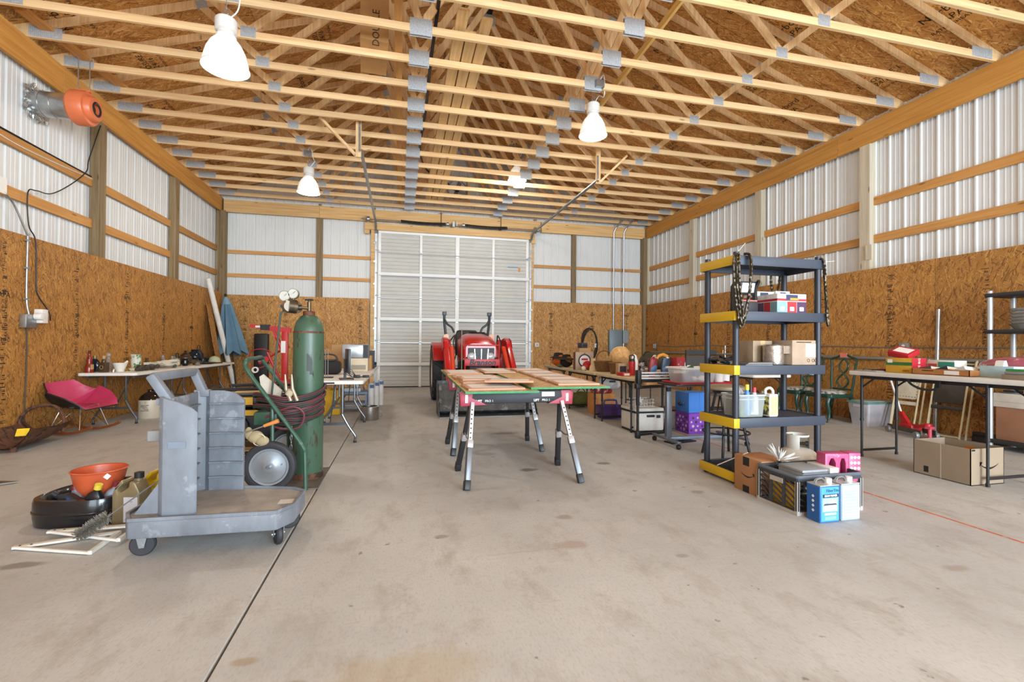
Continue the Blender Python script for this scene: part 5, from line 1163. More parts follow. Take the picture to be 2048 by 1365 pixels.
# ---------------------------------------------------------------- tractor with front loader
TX = 1.43
tr = T('tractor', 'red compact tractor with front loader and folded roll bar', 'tractor', (TX, 9.0, 0))
M_tr = mat('b4181c', .3, 0, .08, coat=.3); M_trd = mat('d0452c', .35, 0, .05)
def tyre(x, y, r, w_, nl):
    w = obj('wheel', MB().lathe([(.001, -.04), (r * .5, -.04), (r * .56, -w_ * .4), (r * .58, -w_ * .45), (r * .58, w_ * .45), (r * .56, w_ * .4), (r * .5, .04), (.001, .04)], 28, ax='x').mesh('wheel', mat('d8d2c4', .5)), tr, (x, y, r))
    MB().lathe([(r * .56, -w_ * .46), (r * .75, -w_ * .52), (r * .9, -w_ * .5), (r * .95, -w_ * .36), (r * .95, w_ * .36), (r * .9, w_ * .5), (r * .75, w_ * .52), (r * .56, w_ * .46)], 36, ax='x').build('tyre', M_rub, w)
    lug = MB().box((w_ * .22, 0, r * .965), (w_ * .56, .035, .06), rz=R(38)).mesh('lug', M_rub); lug2 = MB().box((-w_ * .22, 0, r * .965), (w_ * .56, .035, .06), rz=R(-38)).mesh('lug', M_rub)
    for k in range(nl):
        for me, ph in ((lug, 0), (lug2, .5)): obj('lug', me, w, (0, 0, 0), (2 * PI * (k + ph) / nl, 0, 0))
for sx in (-1, 1):
    tyre(sx * .62, 1.15, .58, .34, 18); tyre(sx * .55, -.28, .34, .24, 14)
# hood
secs = [(-.55, .30, .95, 1.20, .26), (-.45, .33, .9, 1.27, .27), (-.1, .34, .85, 1.36, .26), (.3, .33, .85, 1.40, .24), (.55, .31, .9, 1.40, .22)]
m = MB(); vs = []
for (y, hw, zb, zt, tw) in secs: vs += [(-hw, y, zb), (-hw, y, zt - .13), (-tw, y, zt - .03), (-tw * .6, y, zt), (tw * .6, y, zt), (tw, y, zt - .03), (hw, y, zt - .13), (hw, y, zb)]
m.add(vs, [(k * 8 + i, k * 8 + i + 1, (k + 1) * 8 + i + 1, (k + 1) * 8 + i) for k in range(4) for i in range(7)] + [tuple(range(8))[::-1], tuple(range(32, 40))]); m.build('hood', M_tr, tr, ang=40)
MB().bx(-.24, .24, -.575, -.545, .83, 1.12).build('grille', M_black, tr)
for i in range(9): MB().bx(-.1, .1, -.584, -.575, .84 + .03 * i, .85 + .03 * i).build('grille_slat', mat('2e3034', .4), tr)
for sx in (-1, 1):
    MB().lathe([(.001, -.02), (.05, -.018), (.075, 0), (.08, .02)], 20, (sx * .175, -.58, .96), 'y').build('headlight', mat('c8ccd0', .12, .3), tr)
    MB().beam((sx * .105, -.59, .83), (sx * .125, -.59, 1.10), .012, .012).build('trim_bar', M_chrome, tr)
MB().beam((0, -.588, .83), (0, -.588, 1.10), .012, .012).build('trim_bar', M_chrome, tr)
# brush guard with the maker's name
MB().bx(-.32, .32, -.70, -.66, .80, .92).build('guard_plate', mat('bf3038', .4), tr, bev=.004); text('Branson', .145, (0, -.7008, .858), (0, -1, 0), M_black, tr, font_shear=.25, bold=.006)  # plate's pinker red has the light falling on it put into the colour
MB().tube([(-.31, -.68, .45), (-.31, -.68, 1.17), (.31, -.68, 1.17), (.31, -.68, .45)], .018, 8).build('brush_guard', M_tr, tr)
MB().bx(-.3, .3, -.66, -.56, .42, .72).build('front_weight', M_black, tr, bev=.01)
MB().bx(-.2, .2, -.5, 1.4, .4, .85).build('chassis', mat('2a2a2c', .6), tr, bev=.02)
MB().cyl((-.5, -.28, .34), (.5, -.28, .34), .06).cyl((-.55, 1.15, .58), (.55, 1.15, .58), .09).build('axle', mat('2a2a2c', .6), tr)
MB().bx(-.34, .34, .55, .75, .95, 1.42).build('dash', M_black, tr, bev=.05)
MB().lathe([(.17, -.012), (.182, 0), (.17, .012), (.158, 0)], 28, (.12, .72, 1.43)).build('steering_wheel', M_black, tr); MB().cyl((.12, .72, 1.43), (.1, .6, 1.3), .02).beam((-.05, .72, 1.43), (.29, .72, 1.43), .02, .012).build('steering_column', M_black, tr)
MB().bx(-.24, .24, 1.0, 1.35, .95, 1.08).build('seat', M_black, tr, bev=.05); MB().bx(-.24, .24, 1.32, 1.44, 1.05, 1.50).build('backrest', M_black, tr, bev=.07)
for sx in (-1, 1):
    MB().prism([(.5, .85), (.62, 1.1), (.9, 1.22), (1.3, 1.22), (1.6, 1.05), (1.65, .9), (1.6, .98), (1.3, 1.16), (.92, 1.16), (.68, 1.04)], sx * .44 if sx < 0 else .44, sx * .79, 'x').build('fender', M_tr, tr, bev=.008)
    MB().cyl((sx * .49, .98, 1.345), (sx * .49, 1.02, 1.345), .055, n=20).build('turn_signal', mat('e8781c', .25, 0, .05, emit=.15), tr); MB().cyl((sx * .46, 1.06, 1.15), (sx * .48, 1.06, 1.3), .012).build('signal_stalk', M_black, tr)
    MB().tube(spl([(sx * .40, 1.35, .9), (sx * .44, 1.35, 1.30), (sx * .47, 1.35, 1.42), (sx * .50, 1.35, 1.70), (sx * .50, 1.35, 1.90)], 5), .03, 10).build('roll_bar_post', mat('3c4248', .4, .3), tr)
    MB().tube(spl([(sx * .5, 1.33, 1.74), (sx * .44, 1.31, 1.63), (sx * .34, 1.3, 1.55), (sx * .29, 1.3, 1.44)], 5), .024, 10).build('roll_bar_fold', mat('3c4248', .4, .3), tr)
    MB().bx(sx * .5 - .045, sx * .5 + .045, 1.31, 1.39, 1.82, 1.90).build('roll_bar_hinge', mat('3c4248', .4, .3), tr, bev=.006)
    # loader
    MB().prism([(.25, .45), (.5, .45), (.52, 1.12), (.42, 1.26), (.25, 1.28), (.2, 1.16)], sx * .47 if sx < 0 else .47, sx * .59, 'x').build('loader_tower', M_tr, tr, bev=.008)
    m = MB()
    A = [(.36, 1.20), (.05, 1.24), (-.12, 1.18), (-.22, 1.06), (-.95, .40)]
    for a, b in zip(A, A[1:]): m.beam((sx * .60, a[0], a[1]), (sx * .60, b[0], b[1]), .09, .15, up=(0, -.3, 1))
    m.build('loader_arm', M_tr, tr, bev=.006)
    MB().prism([(-.05, 1.04), (.22, 1.15), (.22, 1.29), (.0, 1.31), (-.16, 1.26), (-.26, 1.12)], sx * .655 - .004, sx * .655 + .004, 'x').build('arm_gusset', M_tr, tr)
    MB().cyl((sx * .50, -.16, 1.12), (sx * .52, -.72, .55), .05, n=14).build('lift_cylinder', M_trd, tr); MB().cyl((sx * .52, -.7, .57), (sx * .53, -.9, .34), .022, n=10).build('cylinder_rod', M_chrome, tr)
    MB().tube(spl([(sx * .47, .3, 1.26), (sx * .42, .0, 1.36), (sx * .46, -.12, 1.2), (sx * .42, -.2, 1.0), (sx * .45, .05, .8)], 5), .012, 6).build('hydraulic_hose', M_black, tr)
MB().cyl((-.36, -.62, .3), (-.36, -.58, 1.45), .008, n=6).build('level_rod', mat('8a8070', .5), tr)
# bucket
M_bk = mat('4f5254', .6, .4, .3, 9, spots='7a7c7c', spotsc=7, spotth=.55)
bw = .82
bp = [(-1.48, .012), (-1.0, .012), (-.90, .06), (-.86, .18), (-.86, .40), (-.92, .54)]
m = MB()
for a, b in zip(bp, bp[1:]): m.beam((0, a[0], a[1]), (0, b[0], b[1]), 2 * bw, .012, up=(0, 0, 1) if abs(b[1] - a[1]) < .1 else (0, 1, 0))
m.build('bucket_shell', M_bk, tr)
MB().bx(-bw, bw, -1.50, -1.40, .002, .02).build('cutting_edge', mat('6d6b68', .4, .7), tr)
MB().box((0, -1.2, .30), (2 * bw - .03, .012, .52), rx=R(-36)).build('bucket_back', M_bk, tr)
for sx in (-1, 1): MB().prism([(-1.48, .01), (-.88, .01), (-.86, .5), (-.95, .56), (-1.05, .5)], sx * bw - .006, sx * bw + .006, 'x').build('bucket_side', M_bk, tr)
MB().bx(-bw, bw, -.96, -.90, .50, .56).build('bucket_lip', M_bk, tr)
# ================================================================ things on and under the left centre tables
M_cb = mat('b08a5e', .8, 0, .07, 4); M_cbg = mat('9b8c7a', .8, 0, .06, 4); M_tape = mat('c2a67c', .35)
def carton(label, x0, x1, y0, y1, z0, z1, m_=M_cb, cat='box', tape=True, group=None, rz=0, name='carton', bev=.003):
    c = ((x0 + x1) / 2, (y0 + y1) / 2); hx, hy, h = (x1 - x0) / 2, (y1 - y0) / 2, z1 - z0
    t = T(name, label, cat, (*c, z0), rz, group)
    MB().bx(-hx, hx, -hy, hy, 0, h).build('body', m_, t, bev=bev)
    if tape: MB().bx(-.025, .025, -hy - .0008, hy + .0008, h * .75, h + .0008).build('tape', M_tape, t)
    return t
TZ = .746
mo = T('computer_monitor', 'black flat monitor on a foot seen edge-on at the table front', 'monitor', (-.64, 6.02, TZ), R(100))
MB().bx(-.25, .25, -.03, .0, .08, .37).build('case', mat('26282a', .4), mo, bev=.006); MB().bx(-.235, .235, -.033, -.031, .095, .355).build('screen', mat('0f1114', .1), mo); MB().bx(-.02, .02, .0, .03, .01, .25).build('stand', M_black, mo); MB().prism(rrect(.24, .16, .02), 0, .012).build('foot', M_black, mo)
c_ = carton('cream printer box under the silver microwave', -.86, -.50, 7.70, 8.0, TZ, .95, mat('c6b89c', .5), name='printer', cat='printer', tape=False); MB().bx(-.15, .15, -.154, -.15, .03, .1).build('paper_slot', mat('8d8472', .5), c_)
mw_ = T('microwave', 'silver microwave oven stacked on the cream printer', 'microwave', (-.69, 7.85, .951)); MB().bx(-.2, .2, -.14, .14, 0, .22).build('cabinet', mat('7e8286', .35, .4), mw_, bev=.008); MB().bx(-.195, .115, -.148, -.14, .01, .21).build('oven_door', mat('a4a9ad', .25, .5), mw_, bev=.004); MB().bx(.12, .195, -.145, -.14, .01, .21).build('control_panel', M_black, mw_)
bb = T('camera_bag', 'squat black fabric bag on the table beside the cylinder', 'bag', (-1.0, 7.1, TZ)); MB().bx(-.2, .17, -.15, .15, 0, .19).build('body', mat('1d1b1c', .8), bb, bev=.05); MB().bx(-.14, .1, -.11, .11, .19, .21).build('flap', mat('4a4440', .8), bb, bev=.01); MB().tube(spl([(-.15, 0, .18), (-.1, 0, .27), (.08, 0, .27), (.13, 0, .18)], 5), .012, 6).build('strap', M_black, bb)
ws = T('wire_easel', 'thin wire easel standing at the table front', 'easel', (-.89, 6.3, TZ)); MB().tube([(-.03, 0, 0), (-.03, 0, .35), (-.015, 0, .37), (.0, 0, .35), (.0, 0, .01)], .005, 6).build('hoop', M_grey, ws); MB().tube([(-.09, -.06, .006), (.06, -.06, .006), (.06, .06, .006), (-.09, .06, .006)], .006, 6, closed=True).build('base', M_black, ws)
c_ = carton('large brown carton with a white address label on the back table', -1.17, -.72, 8.7, 9.2, TZ, 1.16); MB().bx(-.05, .1, -.2515, -.2505, .28, .37).build('address_label', M_white, c_)
carton('small plain brown carton beside the microwave', -.66, -.47, 8.15, 8.5, TZ, .98, mat('b98f5c', .8), tape=False)
t_ = carton('flat black tray leaning on the small carton', -.68, -.45, 8.55, 8.75, TZ, 1.06, M_black, name='black_tray', cat='tray', tape=False); MB().bx(-.10, .10, -.102, -.100, .03, .28).build('mesh_face', mat('33363a', .6), t_)
mu = T('power_adapters', 'tangle of black adapters and cords at the table front', 'adapters', (-.52, 6.28, TZ)); MB().bx(-.06, .02, -.03, .03, 0, .035).build('adapter', M_black, mu, bev=.005); MB().bx(.05, .13, .0, .05, 0, .03).build('adapter', M_black, mu, bev=.005)
for k in range(3): MB().tube(spl([(-.03, 0, .02), (-.1, -.04, .06 + .03 * k), (-.16, .05, .12 - .03 * k), (-.08, .08, .006), (.05, .06 + .02 * k, .008)], 6), .004, 5).build('cord', M_black, mu)
ps = T('blue_cable_bundle', 'blue and black cable bundle by the door jamb', 'cable', (-.52, 9.1, TZ))
for k in range(4): MB().tube([(.08 * math.cos(t_), .12 * math.sin(t_), .02 + .02 * k + .01 * math.sin(2 * t_ + k)) for t_ in [2 * PI * i / 20 for i in range(20)]], .01, 6, closed=True).build('loop', mat('2c4a8a', .5) if k % 2 else M_black, ps)
tbg = T('tool_bag', 'yellow and black tool bag under the centre left tables', 'bag', (-1.1, 8.3, 0)); MB().bx(-.14, .14, -.15, .15, 0, .42).build('body', mat('c79a1c', .7), tbg, bev=.03); MB().bx(-.2, -.14, -.15, .15, 0, .36).build('side_pocket', M_black, tbg, bev=.02); MB().tube(spl([(-.1, 0, .41), (-.08, 0, .52), (.08, 0, .52), (.1, 0, .41)], 5), .012, 6).build('grip', M_black, tbg)
sh = T('low_bench', 'low blue grey steel bench with papers under the back table', 'bench', (-.82, 8.75, 0)); MB().bx(-.26, .26, -.2, .2, .30, .34).build('top', mat('6f7f90', .5, .3), sh); MB().bx(-.26, .26, -.2, .2, .12, .15).build('shelf', mat('6f7f90', .5, .3), sh)
for (a, b) in ((-.24, -.18), (.24, -.18), (-.24, .18), (.24, .18)): MB().bx(a - .015, a + .015, b - .015, b + .015, 0, .30).build('leg', mat('6f7f90', .5, .3), sh)
MB().bx(-1.0, -.68, 8.62, 8.88, .342, .40).build('paper_stack', mat('c3c8cc', .6, 0, .1), label='flat stack of papers and trays on the low bench', cat='papers')
po = T('stock_pot', 'brushed steel stock pot with a wire handle on the floor', 'pot', (-.46, 7.62, 0)); MB().lathe([(.001, .0), (.135, 0), (.14, .01), (.14, .185), (.147, .19), (.147, .2), (.136, .2), (.134, .02), (.001, .015)], 32).build('pot_body', mat('a39e98', .28, .9, .15), po); MB().tube(spl([(.1, -.1, .19), (.17, -.14, .15), (.19, -.12, .08), (.16, -.08, .05)], 6), .004, 5).build('bail', M_grey, po); MB().lathe([(.12, .205), (.148, .2), (.148, .206), (.12, .212)], 32).build('lid_ring', mat('b4b0aa', .25, .9), po)
for k, (x, y, h) in enumerate(((-.52, 8.9, .40), (-.44, 9.15, .42), (-.37, 9.42, .42))):
    fi = T('water_filter', 'white filter canister with a blue grey cap, %s of three' % ('nearest', 'middle', 'farthest')[k], 'filter', (x, y, 0), group='white filter canisters'); MB().cyl((0, 0, 0), (0, 0, h), .055, n=20).build('canister', mat('d6d4cf', .4), fi); MB().cyl((0, 0, h), (0, 0, h + .06), .06, .045, n=20).build('cap', mat('b9c2cc', .4), fi); MB().bx(-.01, .06, -.07, -.05, h - .02, h + .04).build('valve', mat('43557a', .4), fi)
# ================================================================ right centre tables
M_tan = mat('c5b38e', .55, 0, .1)
folding_table('tan folding table nearest the black roller stand', 2.99, 3.60, 5.68, 6.90, .75, 'adj', (.15, .12), M_tan, M_tdark)
folding_table('tan folding table in the middle of the right row with the baskets', 2.99, 3.60, 6.92, 8.36, .75, 'adj', (.14, .13), M_tan, M_tdark)
folding_table('tan folding table at the far end of the right row with plush toys', 2.99, 3.60, 8.38, 9.6, .75, 'adj', (.14, .14), M_tan, M_tdark)
Z7 = .751
M_plb = mat('1c1816', .9, 0, .3, 40); M_plo = mat('c4601c', .9, 0, .3, 40)
def plush(label, x, y, s, c1, c2, g='plush toys'):
    t = T('plush_toy', label, 'toy', (x, y, Z7), group=g)
    MB().ell((0, 0, .11 * s), (.13 * s, .12 * s, .11 * s)).build('body', c1, t); MB().ell((.02, -.06 * s, .15 * s), (.09 * s, .07 * s, .08 * s)).build('face', c2, t); MB().lathe([(.18 * s, .16 * s), (.1 * s, .2 * s), (.08 * s, .26 * s), (.001, .27 * s)], 16).build('hat', M_plb, t)
plush('orange pumpkin plush with a black brimmed hat at the far table end', 3.16, 9.15, 1.05, M_plo, M_plo)
plush('dark plush with a gold face beside the pumpkin plush', 3.16, 8.68, .95, M_plb, mat('8a5a1c', .9, 0, .4, 40))
plush('black and orange plush against the clock carton', 3.44, 8.40, .8, M_plb, M_plo)
carton('tall plain brown carton behind the clock carton', 3.20, 3.42, 8.10, 8.30, Z7, 1.13, tape=False)
t_ = carton('dark grey gadget box balanced on the tall brown carton', 3.24, 3.36, 8.12, 8.27, 1.131, 1.23, mat('3a3c40', .5), tape=False, rz=.2, name='gadget_box'); MB().bx(-.05, .05, -.078, -.076, .02, .07).build('display', M_black, t_)
ck = T('clock_carton', 'square carton printed with a round red and white clock face', 'box', (3.16, 7.80, Z7)); MB().bx(-.17, .17, -.05, .05, 0, .31).build('body', mat('a8957f', .6, 0, .12, 6), ck, bev=.003); MB().bx(-.172, -.17, -.05, .05, 0, .31).build('side_print', mat('6a4030', .6), ck)
MB().lathe([(.001, -.0535), (.118, -.0535)], 32, (.0, 0, .16), 'y').build('clock_rim', mat('20242c', .5), ck); MB().lathe([(.001, -.0542), (.095, -.0542)], 32, (0, 0, .16), 'y').build('clock_face', mat('dcdcd8', .5), ck)
MB().bx(-.06, .06, -.056, -.0548, .17, .20).build('red_band', mat('b41c22', .5), ck); MB().lathe([(.001, -.056), (.09, -.056)], 20, (.05, 0, .07), 'y').build('red_disc', mat('c01a20', .5), ck); MB().ell((0, -.052, .285), (.016, .003, .016), 12, 6).build('crown_mark', mat('8d4a4a', .5), ck)
thing1('toy_ball', 'red ball ornament with a green skirt beside the clock carton', 'toy', (3.12, 7.58, Z7), [(MB().ell((0, 0, .05), (.05, .05, .05)), 'ball', mat('a81c22', .5)), (MB().lathe([(.001, .03), (.07, .0), (.075, .01), (.001, .05)], 14), 'skirt', mat('23522c', .7))])
thing1('yarn_ball', 'small white yarn ball at the table edge', 'ball', (3.03, 7.48, Z7), [(MB().ell((0, 0, .04), (.04, .04, .04)), 'yarn', mat('cfc4b0', .9, 0, .2, 60)), (MB().tube(spl([(.03, -.02, .03), (.05, -.05, .005), (.09, -.03, .004)], 5), .004, 5), 'tail', mat('cfc4b0', .9))])
thing1('green_glove', 'small green knitted bundle near the plush toys', 'bundle', (3.04, 8.72, Z7), [(MB().ell((0, 0, .03), (.05, .08, .03)).ell((.03, .04, .04), (.03, .04, .025)), 'knit', mat('5c6a48', .9, 0, .2, 40)), (MB().lathe([(.03, -.01), (.034, 0), (.03, .01)], 12, (0, -.07, .03), 'y'), 'cuff', mat('49563a', .9))])
thing1('wood_stand', 'pale wooden tapered stand in front of the wicker basket', 'stand', (3.15, 7.35, Z7), [(MB().prism([(-.06, 0), (.06, 0), (.045, .08), (.03, .1), (.03, .21), (-.03, .21), (-.03, .1), (-.045, .08)], -.03, .03, 'y'), 'body', wood('c9a878', 'e0c89c', 'z', 6)), (MB().bx(-.075, .075, -.045, .045, 0, .012), 'foot', wood('c9a878', 'e0c89c', 'x', 6))])
def wicker(name):
    t = NT(name); wv = t.node('ShaderNodeTexWave', Vector=t.coord((1, 1, 1)), Scale=26.0, Distortion=3.0, _bands_direction='Z'); wv2 = t.node('ShaderNodeTexNoise', Vector=t.coord((40, 40, 12)), Scale=1.0)
    t.base(t.mix(t.math('MULTIPLY', wv.outputs['Fac'], wv2.outputs['Fac']), lin('5a3a1a'), lin('c08c50'))); t.b.inputs['Roughness'].default_value = .6; t.bump(wv.outputs['Fac'], .8, .01); return t.m
M_wick = wicker('wicker')
def basket(label, x, y, z, rx, ry, h, handle=True):
    t = T('wicker_basket', label, 'basket', (x, y, z), group='wicker baskets')
    m = MB(); secs = [(rx * .7, ry * .7, 0), (rx * .85, ry * .85, h * .3), (rx, ry, h), (rx * .93, ry * .93, h), (rx * .78, ry * .78, h * .3), (.001, .001, .02)]; vs = []
    for (a, b, zz) in secs: vs += [(p, q, zz) for p, q in oval(a, b, 28, 2.4)]
    m.add(vs, [(k * 28 + i, k * 28 + (i + 1) % 28, (k + 1) * 28 + (i + 1) % 28, (k + 1) * 28 + i) for k in range(5) for i in range(28)]); m.build('woven_body', M_wick, t, ang=50)
    m = MB(); m.tube([(p, q, h + .004) for p, q in oval(rx * .98, ry * .98, 28, 2.4)], .012, 6, closed=True); m.build('rim', M_wick, t)
    if handle: MB().tube(spl([(-rx * .9, 0, h * .9), (-rx * .7, 0, h * 1.8), (0, 0, h * 2.15), (rx * .7, 0, h * 1.8), (rx * .9, 0, h * .9)], 5), .009, 6).build('handle', M_wick, t)
basket('wide wicker basket with a hoop handle on the middle table', 3.28, 6.98 + .22, Z7, .16, .15, .16)
basket('narrow wicker hamper basket beside the wide one', 3.20, 6.62, Z7, .09, .10, .16, False)
bsk = T('bushel_basket', 'round wooden bushel basket tipped on its side on top of the wicker', 'basket', (3.36, 6.75, .985), rot=(R(-58), R(18), 0)); M_slat = wood('c4935a', 'dfb880', 'z', 5)
for i in range(20):
    a = 2 * PI * i / 20; d = Vector((math.cos(a), math.sin(a), 0)); tt = Vector((-d.y, d.x, 0))
    m = MB(); P = [d * .085 + Vector((0, 0, -.1)), d * .125 + Vector((0, 0, .0)), d * .148 + Vector((0, 0, .1))]; vs = []
    for p_, w_ in zip(P, (.026, .04, .046)):
        vs += [p_ - tt * w_ / 2, p_ + tt * w_ / 2, p_ + tt * w_ / 2 + d * .004, p_ - tt * w_ / 2 + d * .004]
    m.add(vs, [(4 * k + j, 4 * k + (j + 1) % 4, 4 * k + 4 + (j + 1) % 4, 4 * k + 4 + j) for k in range(2) for j in range(4)] + [(3, 2, 1, 0), (8, 9, 10, 11)]); m.build('slat', M_slat, bsk)
MB().lathe([(.148, .075), (.158, .075), (.158, .1), (.148, .1)], 28).lathe([(.12, -.02), (.13, -.02), (.134, .0), (.124, .0)], 28).build('hoop', M_slat, bsk); MB().cyl((0, 0, -.104), (0, 0, -.096), .088, n=24).build('base', M_slat, bsk); MB().lathe([(.001, .11), (.13, .105), (.15, .098)], 24).build('checked_liner', mat('c9c0c8', .8, 0, .2, spots='5a5a8a', spotsc=40, spotth=.5), bsk)
for i, (c1, z) in enumerate((('35607a', 0), ('c4803a', .045), ('29566e', .085))):
    c_ = carton('flat board game box, %s of the stack behind the baskets' % ('bottom', 'middle', 'top')[i], 3.26, 3.56, 7.55, 7.78, Z7 + z, Z7 + z + .04, mat(c1, .5), tape=False, name='game_box', group='board game boxes'); MB().bx(-.13, .13, -.1156, -.115, .008, .032).build('title_strip', mat('d8d2c4', .5), c_)
c_ = carton('small wooden cube frame with a dark window picture', 3.10, 3.24, 6.30, 6.40, Z7, .92, wood('a08058', 'c0a078', 'z', 6), tape=False, name='picture_cube', cat='picture'); MB().bx(-.05, .05, -.052, -.05, .04, .13).build('picture', mat('2c2a30', .3), c_)
t_ = carton('small red carton lying at the table edge', 3.03, 3.15, 6.02, 6.22, Z7, .80, mat('b02a28', .5), tape=False, name='red_box'); MB().bx(-.04, .04, -.101, -.1, .01, .04).build('end_label', mat('d8cfc0', .5), t_)
def tumbler(label, x, y, h, r_, body, lid, handle=False):
    t = T('tumbler', label, 'bottle', (x, y, Z7), group='drink tumblers'); MB().lathe([(.001, 0), (r_ * .9, 0), (r_, .01), (r_ * 1.05, h), (r_ * .8, h + .005), (.001, h + .005)], 24).build('body', body, t)
    MB().lathe([(.001, h), (r_ * .95, h), (r_ * .9, h + .03), (r_ * .5, h + .04), (.001, h + .04)], 20).build('lid', lid, t)
    if handle: MB().tube(spl([(-r_ * .7, 0, h + .03), (-r_ * .7, 0, h + .085), (r_ * .7, 0, h + .085), (r_ * .7, 0, h + .03)], 5), .009, 8).build('carry_loop', lid, t)
tumbler('red steel drink bottle with a black loop lid', 3.27, 6.22, .2, .046, mat('b8282a', .4), M_black, True)
tumbler('white tumbler printed with black and pink flowers', 3.37, 6.12, .19, .042, mat('b9b2b4', .4, 0, .1, spots='1e1c30', spotsc=16, spotth=.47), M_black)
tumbler('brushed steel tumbler with a dark red lid', 3.48, 6.05, .2, .045, mat('9a948c', .25, .9), mat('5a1a20', .4))
t_ = thing1('paddle_board', 'white rounded paddle standing behind the tumblers', 'board', (3.52, 6.62, Z7), [(MB().prism([(-.05, 0), (.05, 0), (.055, .2), (.03, .28), (0, .3), (-.03, .28), (-.055, .2)], -.01, .01, 'y'), 'blade', M_white), (MB().bx(-.07, .07, -.03, .03, 0, .02), 'foot', M_grey)])
t_ = thing1('paper_bags', 'grey printed bag bunched behind the bushel basket', 'bag', (3.52, 6.98, Z7), [(MB().ell((0, 0, .13), (.07, .1, .13)).ell((.02, .04, .22), (.05, .06, .06)), 'sack', mat('8d8a84', .7, 0, .25, 20)), (MB().tube([(.05 * math.cos(t_), .07 * math.sin(t_), .2) for t_ in [2 * PI * i / 14 for i in range(14)]], .006, 5, closed=True), 'tie', M_white)])
def bird(label, x, y, cols, toucan, rz):
    t = T('wooden_bird', label, 'figurine', (x, y, Z7), rz, 'painted wooden birds')
    MB().prism([(-.045, .03), (.0, .02), (.05, .1), (.065, .2), (.05, .27), (.01, .29), (-.03, .26), (-.05, .18), (-.055, .1)], -.02, .02, 'y').build('body', mat(cols[0], .4), t, bev=.008)
    MB().prism([(-.05, .04), (.03, .07), (.06, .14), (.03, .17), (-.045, .13)], -.023, .023, 'y').build('wing', mat(cols[1], .4), t, bev=.004)
    MB().ell((.03, 0, .275), (.035, .024, .032)).build('head', mat(cols[2], .4), t)
    if toucan: MB().tube(spl([(.03, 0, .285), (-.03, 0, .31), (-.09, 0, .29), (-.12, 0, .25)], 5), [.024] * 6 + [.022] * 5 + [.018] * 4 + [.006], 8).build('beak', mat('d8922c', .4), t)
    else: MB().tube(spl([(.055, 0, .285), (.085, 0, .28), (.09, 0, .25)], 4), [.018] * 4 + [.014] * 3 + [.012, .005], 8).build('beak', mat('2a2a2c', .4), t)
    MB().prism([(-.06, -.0), (-.02, -.0), (.0, .05), (-.045, .06)], -.014, .014, 'y').build('tail', mat(cols[3], .4), t); MB().cyl((0, 0, 0), (0, 0, .03), .03, n=12).build('perch', wood('8a6a40', 'a88658', 'z', 6), t); MB().cyl((.042, -.022, .285), (.042, -.027, .285), .008, n=10).build('eye', M_black, t)
bird('painted wooden macaw figure with red and blue feathers', 3.40, 5.86, ('9c2f38', '4a78a8', 'd8d4cc', '7a2838'), False, 0)
bird('painted wooden toucan figure with a long orange beak', 3.52, 5.76, ('27405c', '3a5a80', 'd8d2c0', '22303f'), True, 0)
# move the toucan onto the roller stand side
t_ = thing1('mixing_bowl', 'yellow and cream bowls nested behind the birds', 'bowl', (3.50, 5.98 + .2, Z7), [(bottle([(.001, 0), (.04, 0), (.1, .07), (.105, .08), (.098, .08), (.035, .01), (.001, .01)], 24), 'outer_bowl', mat('d0b078', .4)), (bottle([(.09, .062), (.11, .098), (.104, .098), (.084, .06)], 24), 'inner_bowl', mat('e0d6b8', .4))])
# ---------------------------------------------------------------- roller stand, under-table things
rs_ = T('roller_stand', 'black tubular stand with silver rails on top', 'stand', (2.95, 5.45, 0)); K = M_black
MB().cyl((0, 0, .0), (0, 0, .70), .018, n=12).build('post', K, rs_); MB().cyl((0, 0, .42), (0, 0, .68), .023, n=12).build('sleeve', M_tdark, rs_); MB().bx(-.03, .03, -.035, .035, 0, .10).build('foot', K, rs_, bev=.015)
MB().cyl((.0, 0, .645), (.45, .02, .665), .018, n=10).build('cross_bar', K, rs_); MB().cyl((.45, .12, .03), (.45, .02, .67), .013, n=10).build('rear_post', K, rs_); MB().beam((.02, 0, .045), (.46, .1, .045), .02, .03).build('floor_bar', K, rs_); MB().bx(-.035, .035, -.035, .035, .63, .70).build('joint', K, rs_, bev=.01)
for z in (.755, .79, .825): MB().bx(.04, .46, -.022, .022, z, z + .018).build('rail', mat('d4d6d8', .35, .2), rs_)
for x in (.0, .46): MB().bx(x - .02, x + .03, -.04, .04, .68, .87).build('end_bracket', K, rs_, bev=.008)
MB().bx(.05, .45, -.01, .01, .70, .752).build('web_plate', M_tdark, rs_)
bp_ = T('black_pad', 'flat black folded pad on the floor by the stand', 'pad', (3.35, 5.15, 0), R(20)); MB().prism([(-.2, -.06), (.2, -.1), (.22, .04), (-.16, .1)], 0, .012).build('pad', M_black, bp_); MB().bx(-.05, .05, -.02, .02, .012, .02).build('clip', M_tdark, bp_)
co = T('cooler', 'white hard cooler with black trim and latch under the near tan table', 'cooler', (3.30, 5.98, 0)); wm_ = mat('d9d6cf', .4)
MB().bx(-.21, .21, -.22, .22, .025, .27).build('box', wm_, co, bev=.02); MB().bx(-.22, .22, -.23, .23, .27, .285).build('gasket', M_tdark, co); MB().bx(-.215, .215, -.225, .225, .285, .335).build('lid', wm_, co, bev=.02); MB().bx(-.05, .06, -.245, -.22, .215, .245).build('latch', M_black, co, bev=.004); MB().bx(.1, .15, -.235, -.22, .2, .24).build('drain_plug', M_black, co); MB().bx(-.2, .2, -.21, .21, .0, .025).build('base', M_tdark, co)
wb_ = T('wire_basket', 'white wire basket with odds and ends on the cooler', 'basket', (3.30, 6.0, .337))
